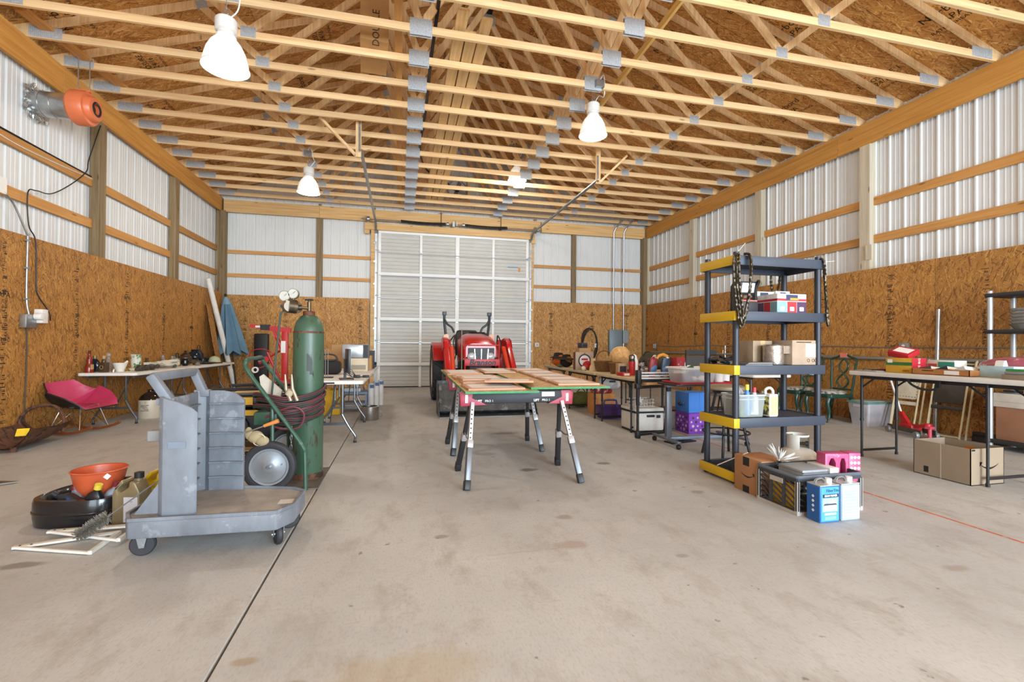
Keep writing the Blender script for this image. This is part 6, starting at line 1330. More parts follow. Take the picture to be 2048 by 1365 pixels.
for k in range(7):
    MB().tube([(-.13 + .043 * k, -.1, .1), (-.13 + .043 * k, -.09, .0), (-.13 + .043 * k, .09, .0), (-.13 + .043 * k, .1, .1)], .0025, 5).build('wire', M_white, wb_)
for z in (.005, .05, .1): MB().tube([(-.15, -.1, z), (.15, -.1, z), (.15, .1, z), (-.15, .1, z)], .003, 5, closed=True).build('hoop', M_white, wb_)
stp = MB().prism([(.06 * (1 if i % 2 == 0 else .4) * math.sin(PI * i / 5), .06 * (1 if i % 2 == 0 else .4) * math.cos(PI * i / 5) + .07) for i in range(10)], -.01, .01, 'y').build('star_ornament', M_white, label='white star ornament standing in the wire basket', cat='ornament', loc=(3.28, 6.0, .345))
lb = T('laundry_basket', 'white lattice basket with a brown tray lid', 'basket', (3.84, 6.14, 0)); MB().lathe([(.001, .0), (.13, .0), (.15, .13), (.17, .25), (.165, .25), (.14, .13), (.001, .01)], 28).build('bowl', mat('cfcdc8', .5, 0, .2, spots='8a8884', spotsc=40, spotth=.55), lb); MB().lathe([(.001, .255), (.2, .26), (.215, .275), (.2, .28), (.001, .27)], 28).build('tray_lid', mat('4a201a', .4), lb)
ca = T('cleaning_caddy', 'purple plastic caddy with a centre grip under the tables', 'caddy', (3.34, 7.08, 0)); pm_ = mat('4a3268', .45); ovalloft([(.18, .14, .02), (.2, .16, .03), (.23, .185, .19), (.24, .195, .2), (.22, .175, .19), (.18, .14, .05), (.001, .001, .045)], 4).build('tray', pm_, ca, ang=50); MB().tube(spl([(-.11, 0, .1), (-.11, 0, .26), (-.07, 0, .29), (.07, 0, .29), (.11, 0, .26), (.11, 0, .1)], 5), .015, 8).build('grip', pm_, ca); MB().bx(-.17, .17, -.13, .13, 0, .02).build('base', pm_, ca)
ob = carton('orange carton behind the purple caddy', 3.22, 3.58, 7.42, 7.75, 0, .36, mat('c98a4c', .7), tape=False); MB().bx(-.12, .12, -.1655, -.165, .1, .26).build('panel_print', mat('d29a60', .7), ob)
thing1('red_print_bag', 'red bag printed with white blossoms on the orange carton', 'bag', (3.40, 7.58, .361), [(MB().bx(-.16, .16, -.13, .13, 0, .15), 'sack', mat('9c2430', .7, 0, .1, spots='e0d8d0', spotsc=14, spotth=.55), .03), (MB().tube(spl([(-.08, -.13, .13), (-.05, -.14, .2), (.05, -.14, .2), (.08, -.13, .13)], 4), .006, 5), 'handle', M_white)])
thing1('plastic_sack', 'white plastic sack with black print heaped under the table', 'bag', (3.42, 7.30, .30), [(MB().ell((0, 0, .26), (.19, .12, .11)).ell((-.06, .02, .32), (.12, .1, .07)).ell((.08, 0, .22), (.12, .1, .08)), 'sack', mat('d8d8da', .45, 0, .1, 12, .3)), (MB().bx(-.05, .06, -.125, -.115, .27, .30), 'print', M_black)])
thing1('olive_bag', 'olive green soft bag on the floor under the tables', 'bag', (3.38, 8.45, 0), [(MB().ell((0, 0, .15), (.2, .18, .15)).ell((-.1, -.05, .12), (.12, .1, .1)), 'sack', mat('5c602c', .8, 0, .2, 12)), (MB().tube(spl([(-.1, 0, .27), (0, 0, .36), (.1, 0, .27)], 5), .01, 6), 'strap', mat('4a4e24', .8))])
t_ = carton('dark green flat tool case at the far end under the tables', 3.05, 3.55, 9.0, 9.4, .0, .2, mat('2c3a38', .5), tape=False, name='tool_case', cat='case'); MB().tube(spl([(-.08, -.21, .1), (-.06, -.25, .1), (.06, -.25, .1), (.08, -.21, .1)], 4), .01, 6).build('handle', M_black, t_)
# ---------------------------------------------------------------- over-bed table with tray and tubs
ov = T('overbed_table', 'rolling over-bed table with a grey column and dark top', 'table', (3.12, 5.02, 0)); gm_ = mat('70757c', .4, .4)
MB().prism(rrect(.92, .42, .04, 4, .42, 0), .715, .735).build('top', mat('2c2624', .4), ov, bev=.004); MB().bx(-.035, .035, -.025, .025, .08, .64).build('column', gm_, ov, bev=.006); MB().bx(-.025, .025, -.018, .018, .62, .70).build('inner_column', M_tdark, ov); MB().bx(-.04, .36, -.03, .03, .69, .714).build('bracket', gm_, ov)
MB().bx(-.04, .9, -.025, .025, .06, .095).build('base_bar', mat('8292a6', .4, .3), ov, bev=.005)
for x in (-.03, .88):
    MB().bx(x - .025, x + .025, -.28, .28, .065, .09).build('runner', gm_, ov, bev=.005)
    for y in (-.26, .26): MB().lathe([(.001, -.018), (.025, -.018), (.03, 0), (.025, .018), (.001, .018)], 16, (x, y, .03), 'x').cyl((x, y, .03), (x, y, .07), .01, n=8).build('caster', M_black, ov)
ty = T('red_tray', 'shallow red tray on the over-bed table', 'tray', (3.52, 5.02, .736)); MB().prism(rrect(.76, .40, .04), 0, .008).build('base', mat('a81f2a', .4), ty); m = MB(); m.tube([(x, y, .014) for x, y in rrect(.76, .4, .04)], .008, 6, closed=True); m.build('lip', mat('a81f2a', .4), ty)
cl_ = T('clear_tote', 'clear plastic storage tub with a white rim holding craft things', 'tub', (3.45, 5.05, .745)); M_clr = mat('c8cacc', .2, 0, .03, trans=.0, alpha=.45)
m = MB(); sec = [(.34, .22, 0), (.38, .25, .165)]; 
vs = []
for (a, b, z) in sec: vs += [(x * 1, y * 1, z) for x, y in rrect(2 * a * .62, 2 * b * .7, .04)]
nn = len(vs) // 2; m.add(vs, [(i, (i + 1) % nn, nn + (i + 1) % nn, nn + i) for i in range(nn)] + [tuple(range(nn))]); m.build('tub', M_clr, cl_, ang=50)
m = MB(); m.tube([(x, y, .17) for x, y in rrect(.49, .37, .04)], .014, 6, closed=True); m.build('rim', mat('d8d8d6', .4), cl_)
MB().ell((.08, -.08, .04), (.05, .04, .03)).ell((.0, -.05, .04), (.04, .04, .03)).ell((.13, -.02, .05), (.04, .04, .03)).build('white_wool', mat('e0ddd8', .9), cl_); MB().bx(-.15, -.05, -.1, .1, .01, .1).build('purple_cloth', mat('7a6478', .8), cl_, bev=.02); MB().bx(.02, .16, .0, .12, .01, .13).build('blue_cloth', mat('6a7898', .8), cl_, bev=.02)
thing1('fake_leaves', 'small sprig of dark green leaves over the tub rim', 'leaves', (3.32, 4.88, .93), [(MB().prism([(-.05, 0), (0, .02), (.05, .0), (0, -.015)], -.004, .004, 'y'), 'leaf', mat('2c5a2c', .6)), (MB().prism([(-.02, .01), (.02, .03), (.06, .02), (.02, .005)], -.012, -.006, 'y'), 'leaf', mat('2c5a2c', .6))])
for i, x in enumerate((3.80, 3.93)):
    thing1('white_tub', 'white plastic tub on the red tray, %s' % ('left of the pair' if i == 0 else 'right of the pair'), 'tub', (x - .0, 5.02 + .05 * i, .745), [(bottle([(.001, 0), (.055, 0), (.062, .11), (.066, .115), (.058, .115), (.05, .01), (.001, .01)], 24), 'pail', mat('dad8d2', .4)), (MB().lathe([(.06, .108), (.068, .112), (.06, .118)], 24), 'rim', M_white)], group='white plastic tubs')
thing1('round_board', 'thick tan wooden board under the table edge on the stand', 'board', (3.12, 5.42, .690), [(MB().prism(rrect(.24, .18, .03), 0, .025), 'plank', wood('a87840', 'c89a60', 'x', 5)), (MB().bx(-.1, .1, -.06, .06, -.006, 0), 'cleat', wood('8a6030', 'a87840', 'x', 5))])
st_ = T('bar_stool', 'round tan seated bar stool with splayed black legs and foot ring', 'stool', (3.43, 4.40, 0)); MB().lathe([(.001, .71), (.19, .715), (.2, .73), (.195, .75), (.15, .765), (.001, .77)], 32).build('seat', mat('a08e74', .45, 0, .1), st_); MB().lathe([(.001, .68), (.13, .68), (.15, .71), (.001, .71)], 24).build('swivel', M_black, st_)
for k in range(4):
    a = R(45 + 90 * k); MB().tube([(.1 * math.cos(a), .1 * math.sin(a), .69), (.24 * math.cos(a), .24 * math.sin(a), 0.0)], .014, 8).build('leg', M_black, st_)
for z, r_ in ((.26, .235), (.48, .165)): MB().tube([(r_ * math.cos(t_), r_ * math.sin(t_), z) for t_ in [2 * PI * i / 28 for i in range(28)]], .009, 6, closed=True).build('foot_ring', M_black, st_)
pc_ = T('purple_crate', 'purple plastic crate pierced with round holes on the floor', 'crate', (3.92, 5.72, 0)); M_pur = mat('7a3aa8', .4)
for (nm, mt_) in (('front', Matrix.Translation((0, -.15, 0))), ('back', Matrix.Translation((0, .15, 0))), ('left', Matrix.Translation((-.15, 0, 0)) @ Matrix.Rotation(R(90), 4, 'Z')), ('right', Matrix.Translation((.15, 0, 0)) @ Matrix.Rotation(R(90), 4, 'Z'))):
    f = obj('side_panel', MB(mt_).bx(-.15, .15, -.004, .004, .0, .27).mesh('side_panel', M_pur), pc_)
    for i in range(4):
        for j in range(4): MB(mt_).cyl((-.105 + .07 * i + (.015 if j % 2 else -.01), -.0055, .05 + .055 * j), (-.105 + .07 * i + (.015 if j % 2 else -.01), .0055, .05 + .055 * j), .014 + .005 * ((i + j) % 2), n=10).build('hole', mat('b8b0bc', .6) if (i + j) % 3 else mat('3a2a4c', .7), f)
MB().bx(-.15, .15, -.15, .15, 0, .01).build('base', M_pur, pc_); m = MB(); m.tube([(x, y, .275) for x, y in rrect(.31, .31, .02)], .008, 6, closed=True); m.build('rim', M_pur, pc_)
bc = T('blue_fabric_cube', 'blue fabric storage cube stacked on the purple crate', 'storage cube', (3.92, 5.72, .284)); MB().bx(-.16, .16, -.16, .16, 0, .27).build('body', mat('3f78c4', .8, 0, .05), bc, bev=.008); MB().bx(.0, .003, -.1615, -.16, 0, .27).build('seam', mat('3064a8', .8), bc); MB().tube(spl([(-.16, -.05, .14), (-.19, -.04, .1), (-.19, .04, .1), (-.16, .05, .14)], 4), .01, 6).build('side_grip', M_tdark, bc)
# ---------------------------------------------------------------- farther right: second row
folding_table('long tan folding table behind the tall shelf rack with the olive bag', 4.45, 5.15, 7.3, 9.0, .745, 'adj', (.15, .15), M_tan, M_tdark)
folding_table('white folding table end showing behind the tall shelf rack', 5.25, 5.95, 6.1, 7.6, .745, 'adj', (.15, .15), M_ttop, M_tgrey)
du = T('duffel_bag', 'long olive duffel roll lying on the back table', 'bag', (4.75, 8.1, .747)); MB().ell((0, 0, .15), (.22, .5, .15), 20, 10).ell((.05, .25, .2), (.17, .25, .12)).build('roll', mat('4a4432', .8, 0, .15, 6), du); MB().tube(spl([(-.2, -.2, .12), (-.16, -.1, .3), (-.16, .1, .3), (-.2, .2, .12)], 5), .012, 6).build('strap', mat('3a3626', .8), du)
rp = T('red_print_box', 'red patterned gift box with a white figure on the back table', 'box', (4.95, 7.55, .747)); MB().bx(-.16, .16, -.1, .1, 0, .23).build('body', mat('a0202c', .6, 0, .1, spots='e0c8c4', spotsc=16, spotth=.6), rp, bev=.004); MB().ell((.05, -.11, .1), (.06, .03, .08)).build('white_figure', M_white, rp)
carton('plain tan carton on the white table behind the rack', 5.35, 5.75, 7.0, 7.4, .747, .93, tape=False)
fc = T('director_chair', 'black folding camp chair standing behind the shelf rack', 'chair', (4.55, 6.35, 0), R(-20))
for sx in (-1, 1):
    MB().tube([(sx * .25, -.2, 0), (sx * .22, .2, 1.05)], .012, 8).build('back_post', M_black, fc); MB().tube([(sx * .25, .22, 0), (sx * .22, -.15, .62)], .012, 8).build('front_leg', M_black, fc)
MB().bx(-.23, .23, .12, .15, .88, 1.03).build('back_strap', mat('33302c', .7), fc); MB().bx(-.23, .23, .13, .2, 1.05, 1.12).build('top_strap', mat('1e1e1e', .7), fc); MB().bx(-.23, .23, -.15, .1, .44, .47).build('seat', mat('33302c', .7), fc)
tl = T('teal_toolbox', 'teal plastic tool box under the white back table', 'tool box', (5.55, 6.5, 0)); MB().bx(-.25, .25, -.17, .17, .0, .3).build('body', mat('2f5058', .45), tl, bev=.015); MB().bx(-.26, .26, -.18, .18, .3, .4).build('lid', mat('35606a', .45), tl, bev=.02); MB().tube(spl([(-.12, 0, .4), (-.1, 0, .46), (.1, 0, .46), (.12, 0, .4)], 5), .014, 8).build('handle', M_black, tl)
dl = T('caster_dolly', 'small black dolly with chrome casters under the green armchair', 'dolly', (6.55, 7.35, 0)); MB().bx(-.2, .2, -.25, .25, .1, .14).build('deck', M_black, dl, bev=.006)
for (a, b) in ((-.16, -.2), (.16, -.2), (-.16, .2), (.16, .2)): MB().lathe([(.001, -.02), (.03, -.02), (.04, 0), (.03, .02), (.001, .02)], 16, (a, b, .04), 'x').build('wheel', M_black, dl); MB().bx(a - .03, a + .03, b - .02, b + .02, .06, .1).build('caster_fork', M_chrome, dl)
# ---------------------------------------------------------------- tall plastic shelf rack
M_rk = mat('363f4d', .5, 0, .1, 3); M_rky = mat('cfa914', .45, 0, .05); M_rkp = mat('272c36', .45, 0, .1)
RX0, RX1, RY0, RY1 = 2.775, 3.725, 3.455, 3.92
rk = T('shelf_rack', 'five tier black plastic shelf rack with yellow end trims', 'shelf', ((RX0 + RX1) / 2, (RY0 + RY1) / 2, 0))
hx, hy = (RX1 - RX0) / 2, (RY1 - RY0) / 2
for i, z in enumerate((1.965, 1.485, 1.018, .562, .105)):
    m = MB(); th = .082
    for (a, b, c, d) in ((-hx, hx, -hy, -hy + .02), (-hx, hx, hy - .02, hy), (hx - .02, hx, -hy + .02, hy - .02), (-hx, -hx + .02, -hy + .02, hy - .02)): m.bx(a, b, c, d, z - th, z)
    s_ = m.build('shelf_frame', M_rk, rk, bev=.003)
    for k in range(9):
        y = -hy + .035 + k * (2 * hy - .07) / 8
        MB().bx(-hx + .02, hx - .02, y - .014, y + .014, z - .03, z - .006).build('slat', M_rkp, s_)
    MB().bx(-hx - .006, -hx, -hy - .004, hy + .004, z - th, z).bx(-hx - .006, -hx + .05, -hy - .006, -hy, z - th, z).build('end_trim', M_rky, s_, bev=.002)
for sx in (-1, 1):
    for sy in (-1, 1):
        x, y = sx * (hx - .045), sy * (hy - .04)
        segs = [.0, .023, .48, .936, 1.403, 1.883, 2.0]
        for a, b in ((.0, .023), (.105, .48), (.562, .936), (1.018, 1.403), (1.485, 1.883), (1.966, 2.0)): MB().cyl((x, y, a), (x, y, b), .027 if b < 1.95 else .024, n=20).build('post', M_rkp, rk)
# cable ties
for (p, q, lab) in (((2.84, 3.50, 2.0), (2.90, 3.48, 2.08), 'white cable tie sticking up from the left corner of the rack'), ((3.70, 3.49, 1.95), (3.84, 3.47, 1.965), 'white cable tie sticking out from the right corner of the rack')):
    MB().beam(p, q, .006, .002).build('cable_tie', M_white, label=lab, cat='cable tie')
def chainloop(label, base, pts):
    t = T('saw_chain', label, 'chain', base, group='chainsaw chains'); m = MB(); P = spl(pts, 8)
    L = [0]
    for a, b in zip(P, P[1:]): L.append(L[-1] + (b - a).length)
    d = 0; k = 0; rnd = random.Random(len(label))
    while d < L[-1]:
        i = max(j for j in range(len(L)) if L[j] <= d); i = min(i, len(P) - 2)
        f = (d - L[i]) / max(1e-6, L[i + 1] - L[i]); c_ = P[i].lerp(P[i + 1], f); dr_ = (P[i + 1] - P[i]).normalized()
        m.beam(c_ - dr_ * .011, c_ + dr_ * .011, .011, .022 if k % 2 else .015, up=(rnd.uniform(-.5, .5), 1, rnd.uniform(-.3, .3))); d += .0185; k += 1
    m.build('links', mat('4a4236', .4, .7, .3, 60), t, kind='stuff'); return t
for k in range(3):
    o = .014 * k
    chainloop('saw chain hung over the left corner of the rack, %s loop' % ('outer', 'middle', 'inner')[k], (2.80, 3.44, 1.4), [(-.02 + .03, .02, .575), (-.05 + o, -.005 - o, .53), (-.055 + o, -.02 - o, .30), (-.03 + o, -.02 - o, .1 + o), (.01, -.02 - o, -.06 + 2 * o), (.06 - o, -.02 - o, .06 + o), (.10 - o, -.02 - o, .28), (.115 - o, -.01 - o, .54), (.07, .02, .578)])
chainloop('saw chain hung on the right front corner of the rack', (3.71, 3.45, 1.4), [(-.03, .03, .575), (-.02, -.01, .54), (-.005, -.012, .3), (.01, -.012, .05), (.03, -.01, -.03), (.035, .0, .05), (.03, .02, .3), (.01, .03, .56), (-.02, .04, .577)])
chainloop('saw chain hung on the back corner of the rack', (3.68, 3.93, 1.4), [(-.08, -.02, .572), (-.09, .01, .55), (-.09, .015, .4), (-.05, .02, .3), (.0, .015, .4), (.01, .01, .55), (.0, -.02, .572)])
# shelf two: work light and drink cartons
wl = T('work_light', 'black LED work light on a stand frame with a battery case', 'work light', (3.02, 3.66, 1.486)); 
for x in (-.1, .13): MB().prism([(-.02, 0), (.02, 0), (.015, .24), (-.05, .3), (-.06, .28), (-.02, .22)], x - .012, x + .012, 'x').build('frame_leg', M_black, wl)
MB().bx(-.1, .13, -.03, .0, .26, .285).build('frame_top', M_black, wl); MB().box((.0, -.045, .215), (.165, .05, .115), rx=R(12)).build('lamp_head', M_tdark, wl, bev=.006)
h_ = MB().box((.0, -.073, .221), (.13, .003, .085), rx=R(12)).build('led_panel', mat('e0e0da', .3), wl)
for i in range(4):
    for j in range(3): MB().box((-.048 + .032 * i, -.0755 - .006 * (j - 1) * 1.0, .194 + .027 * j), (.02, .002, .017), rx=R(12)).build('led', mat('f4f4ee', .2), h_)
MB().bx(-.07, .11, -.07, .06, 0, .1).build('battery_case', mat('2a2b30', .5), wl, bev=.008); MB().bx(-.06, .1, -.068, .05, .1, .112).build('case_top', mat('b86a5c', .5), wl)
def pack(label, x0, x1, y0, y1, z0, z1, top, cols, g):
    t = T('drink_carton', label, 'box', ((x0 + x1) / 2, (y0 + y1) / 2, z0), group=g); hx_, hy_, h = (x1 - x0) / 2, (y1 - y0) / 2, z1 - z0
    MB().bx(-hx_, hx_, -hy_, hy_, 0, h).build('body', mat(top, .5), t, bev=.002)
    n_ = len(cols)
    for i, c_ in enumerate(cols):
        a = -hx_ + 2 * hx_ * i / n_; b = -hx_ + 2 * hx_ * (i + 1) / n_
        p_ = MB().bx(a + .002, b - .002, -hy_ - .001, -hy_, .003, h * .58).build('flavour_panel', mat(c_, .5), t)
        MB().prism(rrect((b - a) * .45, h * .22, .008, 3, (a + b) / 2, h * .2), -hy_ - .0018, -hy_ - .001, 'y').build('can_print', mat('d9d4cc', .5), p_)
    for i, c_ in enumerate(cols):
        a = -hy_ + 2 * hy_ * i / n_; b = -hy_ + 2 * hy_ * (i + 1) / n_
        MB().bx(-hx_ - .001, -hx_, a + .002, b - .002, .003, h * .58).build('flavour_panel', mat(c_, .5), t)
    MB().bx(-hx_ - .0012, hx_ + .0012, -hy_ - .0012, hy_, h * .62, h * .74).build('red_band', mat('b42a30', .5), t)
    MB().bx(-hx_ * .4, hx_ * .4, -hy_ - .002, -hy_ - .0012, h * .66, h * .95).build('title_patch', mat('2c3a5c', .5), t)
    return t
pk = pack('white and red variety drink carton at the front of the second shelf', 3.25, 3.56, 3.50, 3.74, 1.486, 1.655, 'd8d4d0', ('7fa8ac', 'b8262c', '4a2850'), 'drink cartons')
MB().bx(-.02, .07, -.1226, -.1215, .112, .132).build('orange_patch', mat('d8923c', .5), pk)
pack('green and white drink carton behind the variety carton', 3.22, 3.44, 3.745, 3.88, 1.486, 1.70, 'cfd6cc', ('2f7a50', '2f7a50'), 'drink cartons'); 
pack('small green drink carton at the back of the second shelf', 3.46, 3.62, 3.745, 3.88, 1.486, 1.71, 'dfe2da', ('3a8a5c', '3a8a5c'), 'drink cartons')
# shelf three: foil roll, carton, magazines, scrap
fr_ = T('foil_roll', 'crumpled roll of foil duct tape standing on the third shelf', 'roll', (3.30, 3.60, 1.019)); MB().lathe([(.001, 0), (.085, 0), (.088, .01), (.088, .17), (.08, .18), (.03, .175), (.001, .175)], 24).build('roll', mat('b9b2a8', .28, .8, .3, 25, .5), fr_); MB().cyl((.02, 0, .176), (.02, 0, .182), .03).build('core', M_tape, fr_); MB().bx(.03, .12, -.09, -.085, .1, .17).build('loose_flap', mat('b9b2a8', .28, .8, .3), fr_)
c_ = carton('brown cardboard carton printed with small icons on the third shelf', 3.40, 3.69, 3.49, 3.78, 1.019, 1.24, mat('a8937c', .8), tape=False)
for (x, z) in ((.03, .04), (.08, .04), (.11, .04)): MB().lathe([(.011, -.1466), (.015, -.1466)], 14, (x, 0, z), 'y').build('icon_print', M_ink, c_)
MB().bx(.0, .13, -.1458, -.145, .07, .19).build('info_label', mat('cfc6b8', .7), c_); MB().bx(-.1, .06, -.1462, -.1452, .20, .207).build('printed_line', M_ink, c_)
carton('second brown carton behind the foil roll', 3.05 + .12, 3.38, 3.70, 3.88, 1.019, 1.235, mat('a08a70', .8))
for k in range(4): MB().box((3.04 + .01 * k, 3.56 + .01 * k, 1.0215 + .006 * k), (.26, .19, .005), rz=R(-4 + 3 * k)).build('magazine', mat(('8d8f92', '3a3c44', 'b0a8a0', '5a5c60')[k], .4), label='magazine in the flat stack on the third shelf, %s' % ('bottom', 'second', 'third', 'top')[k], cat='magazine', group='magazines on the third shelf')
pb_ = T('plastic_wrap', 'crumpled black and clear plastic wrap on the third shelf', 'wrap', (2.86, 3.72, 1.019)); m = MB(); rnd = random.Random(8)
for i in range(14): m.box((rnd.uniform(-.04, .1), rnd.uniform(-.12, .12), rnd.uniform(.015, .06)), (rnd.uniform(.04, .1), rnd.uniform(.04, .12), .004), rx=rnd.uniform(-.6, .6), ry=rnd.uniform(-.5, .5), rz=rnd.uniform(0, 3))
m.build('sheet', mat('2c2e32', .25, 0, .6, 30), pb_, kind='stuff')
# shelf four: clear tub of bottles, yellow jug
tb_ = T('clear_bin', 'clear plastic bin full of spray bottles on the fourth shelf', 'bin', (3.00, 3.62, .563)); m = MB(); vs = []
for (a, b, z) in ((.125, .11, 0), (.14, .125, .19)): vs += [(x, y, z) for x, y in rrect(2 * a, 2 * b, .03)]
nn = len(vs) // 2; m.add(vs, [(i, (i + 1) % nn, nn + (i + 1) % nn, nn + i) for i in range(nn)] + [tuple(range(nn))]); m.build('tub', mat('c4ccc6', .15, 0, .03, alpha=.42), tb_, ang=50)
m = MB(); m.tube([(x, y, .19) for x, y in rrect(.285, .255, .03)], .007, 6, closed=True); m.build('rim', mat('c0c6c2', .3), tb_); m = MB(); m.tube([(x, y, .155) for x, y in rrect(.282, .252, .03)], .004, 6, closed=True); m.build('bead', mat('c0c6c2', .3), tb_)
MB().ell((.05, -.03, .03), (.05, .04, .025)).ell((-.06, .02, .05), (.05, .05, .04)).build('odds', mat('a8b0a8', .5, 0, .3, 30), tb_); MB().ell((-.07, -.04, .03), (.04, .04, .03)).build('green_cloth', mat('4a7a44', .8), tb_); MB().cyl((.0, -.07, .02), (.09, -.08, .03), .008).build('white_tube', M_white, tb_)
def spray(label, x, y, z, h, r_, body, cap, rot=(0, 0, 0)):
    t = T('spray_bottle', label, 'bottle', (x, y, z), rot=rot, group='bottles in the clear bin'); MB().lathe([(.001, 0), (r_, 0), (r_, h * .6), (r_ * .5, h * .78), (r_ * .35, h * .85), (.001, h * .85)], 18).build('body', body, t); MB().lathe([(.001, h * .82), (r_ * .55, h * .82), (r_ * .5, h), (.001, h)], 16).build('cap', cap, t)
spray('blue bottle with a yellow cap in the clear bin', 2.98, 3.55, .575, .27, .032, mat('4a86c4', .3), mat('e0c840', .4))
spray('white bottle with blue dots leaning in the clear bin', 3.02, 3.66, .575, .33, .045, mat('d4dade', .35, 0, .05, spots='4a86c4', spotsc=14, spotth=.6), mat('d4dade', .35), (0, R(-14), 0))
spray('clear bottle with a red ball cap in the clear bin', 3.08, 3.58, .575, .24, .036, mat('c8ccd0', .2), mat('b82a34', .35))
spray('small blue squeeze bottle in the clear bin', 3.02, 3.58, .575, .20, .025, mat('3a76b8', .3), mat('2a5a9c', .4))
spray('dark squat bottle at the left of the clear bin', 2.91, 3.62, .575, .19, .035, mat('2c3034', .3), M_black)
cj = T('coolant_jug', 'white and pale yellow plastic jug with a moulded handle', 'jug', (3.195, 3.54, .563)); MB().bx(-.04, .05, -.06, .06, 0, .20).build('body', mat('dfe0d4', .4), cj, bev=.01); MB().bx(-.03, .045, -.0615, -.06, .015, .175).build('front_label', mat('d8d08c', .5), cj); MB().bx(-.0415, -.04, -.05, .05, .015, .175).build('side_label', mat('3c3a3a', .5, 0, .1, spots='d0c44c', spotsc=20, spotth=.5), cj); MB().tube(spl([(-.03, 0, .19), (-.03, 0, .235), (.015, 0, .25), (.045, 0, .225), (.045, 0, .19)], 5), .012, 8).build('handle', mat('dfe0d4', .4), cj); MB().cyl((-.02, .03, .2), (-.02, .03, .22), .02).build('cap', M_white, cj)
# ---------------------------------------------------------------- floor group in front of the rack
ab = T('shipping_box', 'brown shipping box with a black smile arrow printed on its side', 'box', (2.86, 3.245, 0)); M_am = mat('a5764e', .8, 0, .05, 4)
MB().bx(-.13, .13, -.15, .15, 0, .285).build('body', M_am, ab, bev=.003)
for z0, z1 in ((.215, .284), (.0, .055)): MB().bx(-.1312, -.13, -.02, .05, z0, z1).build('tape_label', M_black, ab)
def smile(parent, x, yc, zc, s, face_x=True):
    pts = []
    for i in range(11):
        u = -1 + 2 * i / 10; pts.append((yc - u * s, zc - .28 * s * (1 - u * u)))
    m = MB()
    for i in range(10):
        w0 = .02 * s + .14 * s * (1 - abs(-1 + 2 * i / 10) ** 1.5); w1 = .02 * s + .14 * s * (1 - abs(-1 + 2 * (i + 1) / 10) ** 1.5)
        (a, b), (c, d) = pts[i], pts[i + 1]
        q = [(a, b), (c, d), (c, d - w1), (a, b - w0)]
        m.add([(x, y, z) if face_x else (y, x, z) for y, z in q], [(0, 1, 2, 3)])
    e = pts[-1]; q = [(e[0] + .28 * s, e[1] + .16 * s), (e[0] - .03 * s, e[1] + .2 * s), (e[0] - .02 * s, e[1] - .2 * s), (e[0] + .04 * s, e[1] + .1 * s)]
    m.add([(x, y, z) if face_x else (y, x, z) for y, z in q], [(0, 1, 2), (0, 2, 3)]); return m.build('smile_arrow', M_black, parent)
smile(ab, -.1308, 0, .155, .075)
ch_ = T('folding_crate', 'dark grey folding crate with slotted sides full of odds and ends', 'crate', (2.985, 2.915, 0)); M_cr = mat('3a3d42', .55, 0, .1); M_crw = mat('b4aea4', .5)
hx, hy, hz = .275, .18, .275
for (mt_, hw) in ((Matrix.Translation((0, -hy, 0)), hx), (Matrix.Translation((0, hy, 0)), hx), (Matrix.Translation((-hx, 0, 0)) @ Matrix.Rotation(R(-90), 4, 'Z'), hy), (Matrix.Translation((hx, 0, 0)) @ Matrix.Rotation(R(90), 4, 'Z'), hy)):
    p_ = obj('side_wall', MB(mt_).bx(-hw, hw, -.006, .006, .235, hz).mesh('side_wall', M_cr), ch_); MB(mt_).bx(-hw, hw, -.005, .005, .0, .03).build('lower_rail', M_cr, p_)
    nb_ = 4 if hw > .2 else 3
    for k in range(nb_ + 1):
        x = -hw + 2 * hw * k / nb_; MB(mt_).bx(x - .012, x + .012, -.006, .006, .03, .235).build('upright', M_cr, p_)
    for k in range(nb_):
        xa = -hw + 2 * hw * k / nb_ + .012; xb = -hw + 2 * hw * (k + 1) / nb_ - .012
        for j in range(6):
            z0 = .02 + .042 * j
            MB(mt_).beam((xa, 0, min(.235, z0 + .055)), (xb, 0, max(.03, z0)), .007, .009, up=(0, 0, 1)).build('slat', M_cr, p_)
    MB(mt_).bx(-hw, hw, -.009, -.004, .0, .022).build('base_strip', M_crw, p_)
for (a, b) in ((-hx, -hy), (hx, -hy), (-hx, hy), (hx, hy)): MB().bx(a - .011, a + .011, b - .011, b + .011, 0, .235).build('corner_post', M_crw, ch_)
MB().bx(-hx, hx, -hy, hy, .005, .012).build('base', M_cr, ch_); m = MB(); m.tube([(x, y, hz - .01) for x, y in rrect(2 * hx + .01, 2 * hy + .01, .02)], .012, 6, closed=True); m.build('top_rim', mat('5a6470', .5), ch_)
MB().bx(-hx - .011, -hx - .006, -.06, .06, .19, .225).build('side_handle', M_crw, ch_)
c_ = carton('flat grey cased box lying across the folding crate', 2.80, 3.02, 2.78, 3.0, .19, .295, mat('8f9498', .5), tape=False, name='grey_case', cat='case'); MB().bx(-.111, .111, -.121, .121, .085, .09).build('seam', mat('6a6e72', .5), c_)
carton('small white plastic box standing in the crate', 3.04, 3.12, 2.78, 2.98, .02, .30, mat('cfd0cc', .45), tape=False, name='white_box')
carton('yellow box inside the folding crate', 2.74, 2.79, 2.80, 3.02, .02, .18, mat('d0a02c', .5), tape=False, name='yellow_box')
px_ = T('pink_rack', 'pink plastic tool rack with arched cutouts and round holes', 'rack', (3.18, 2.90, .013), R(-12)); M_pk = mat('b84a78', .45, 0, .1, spots='d88aa8', spotsc=14, spotth=.6)
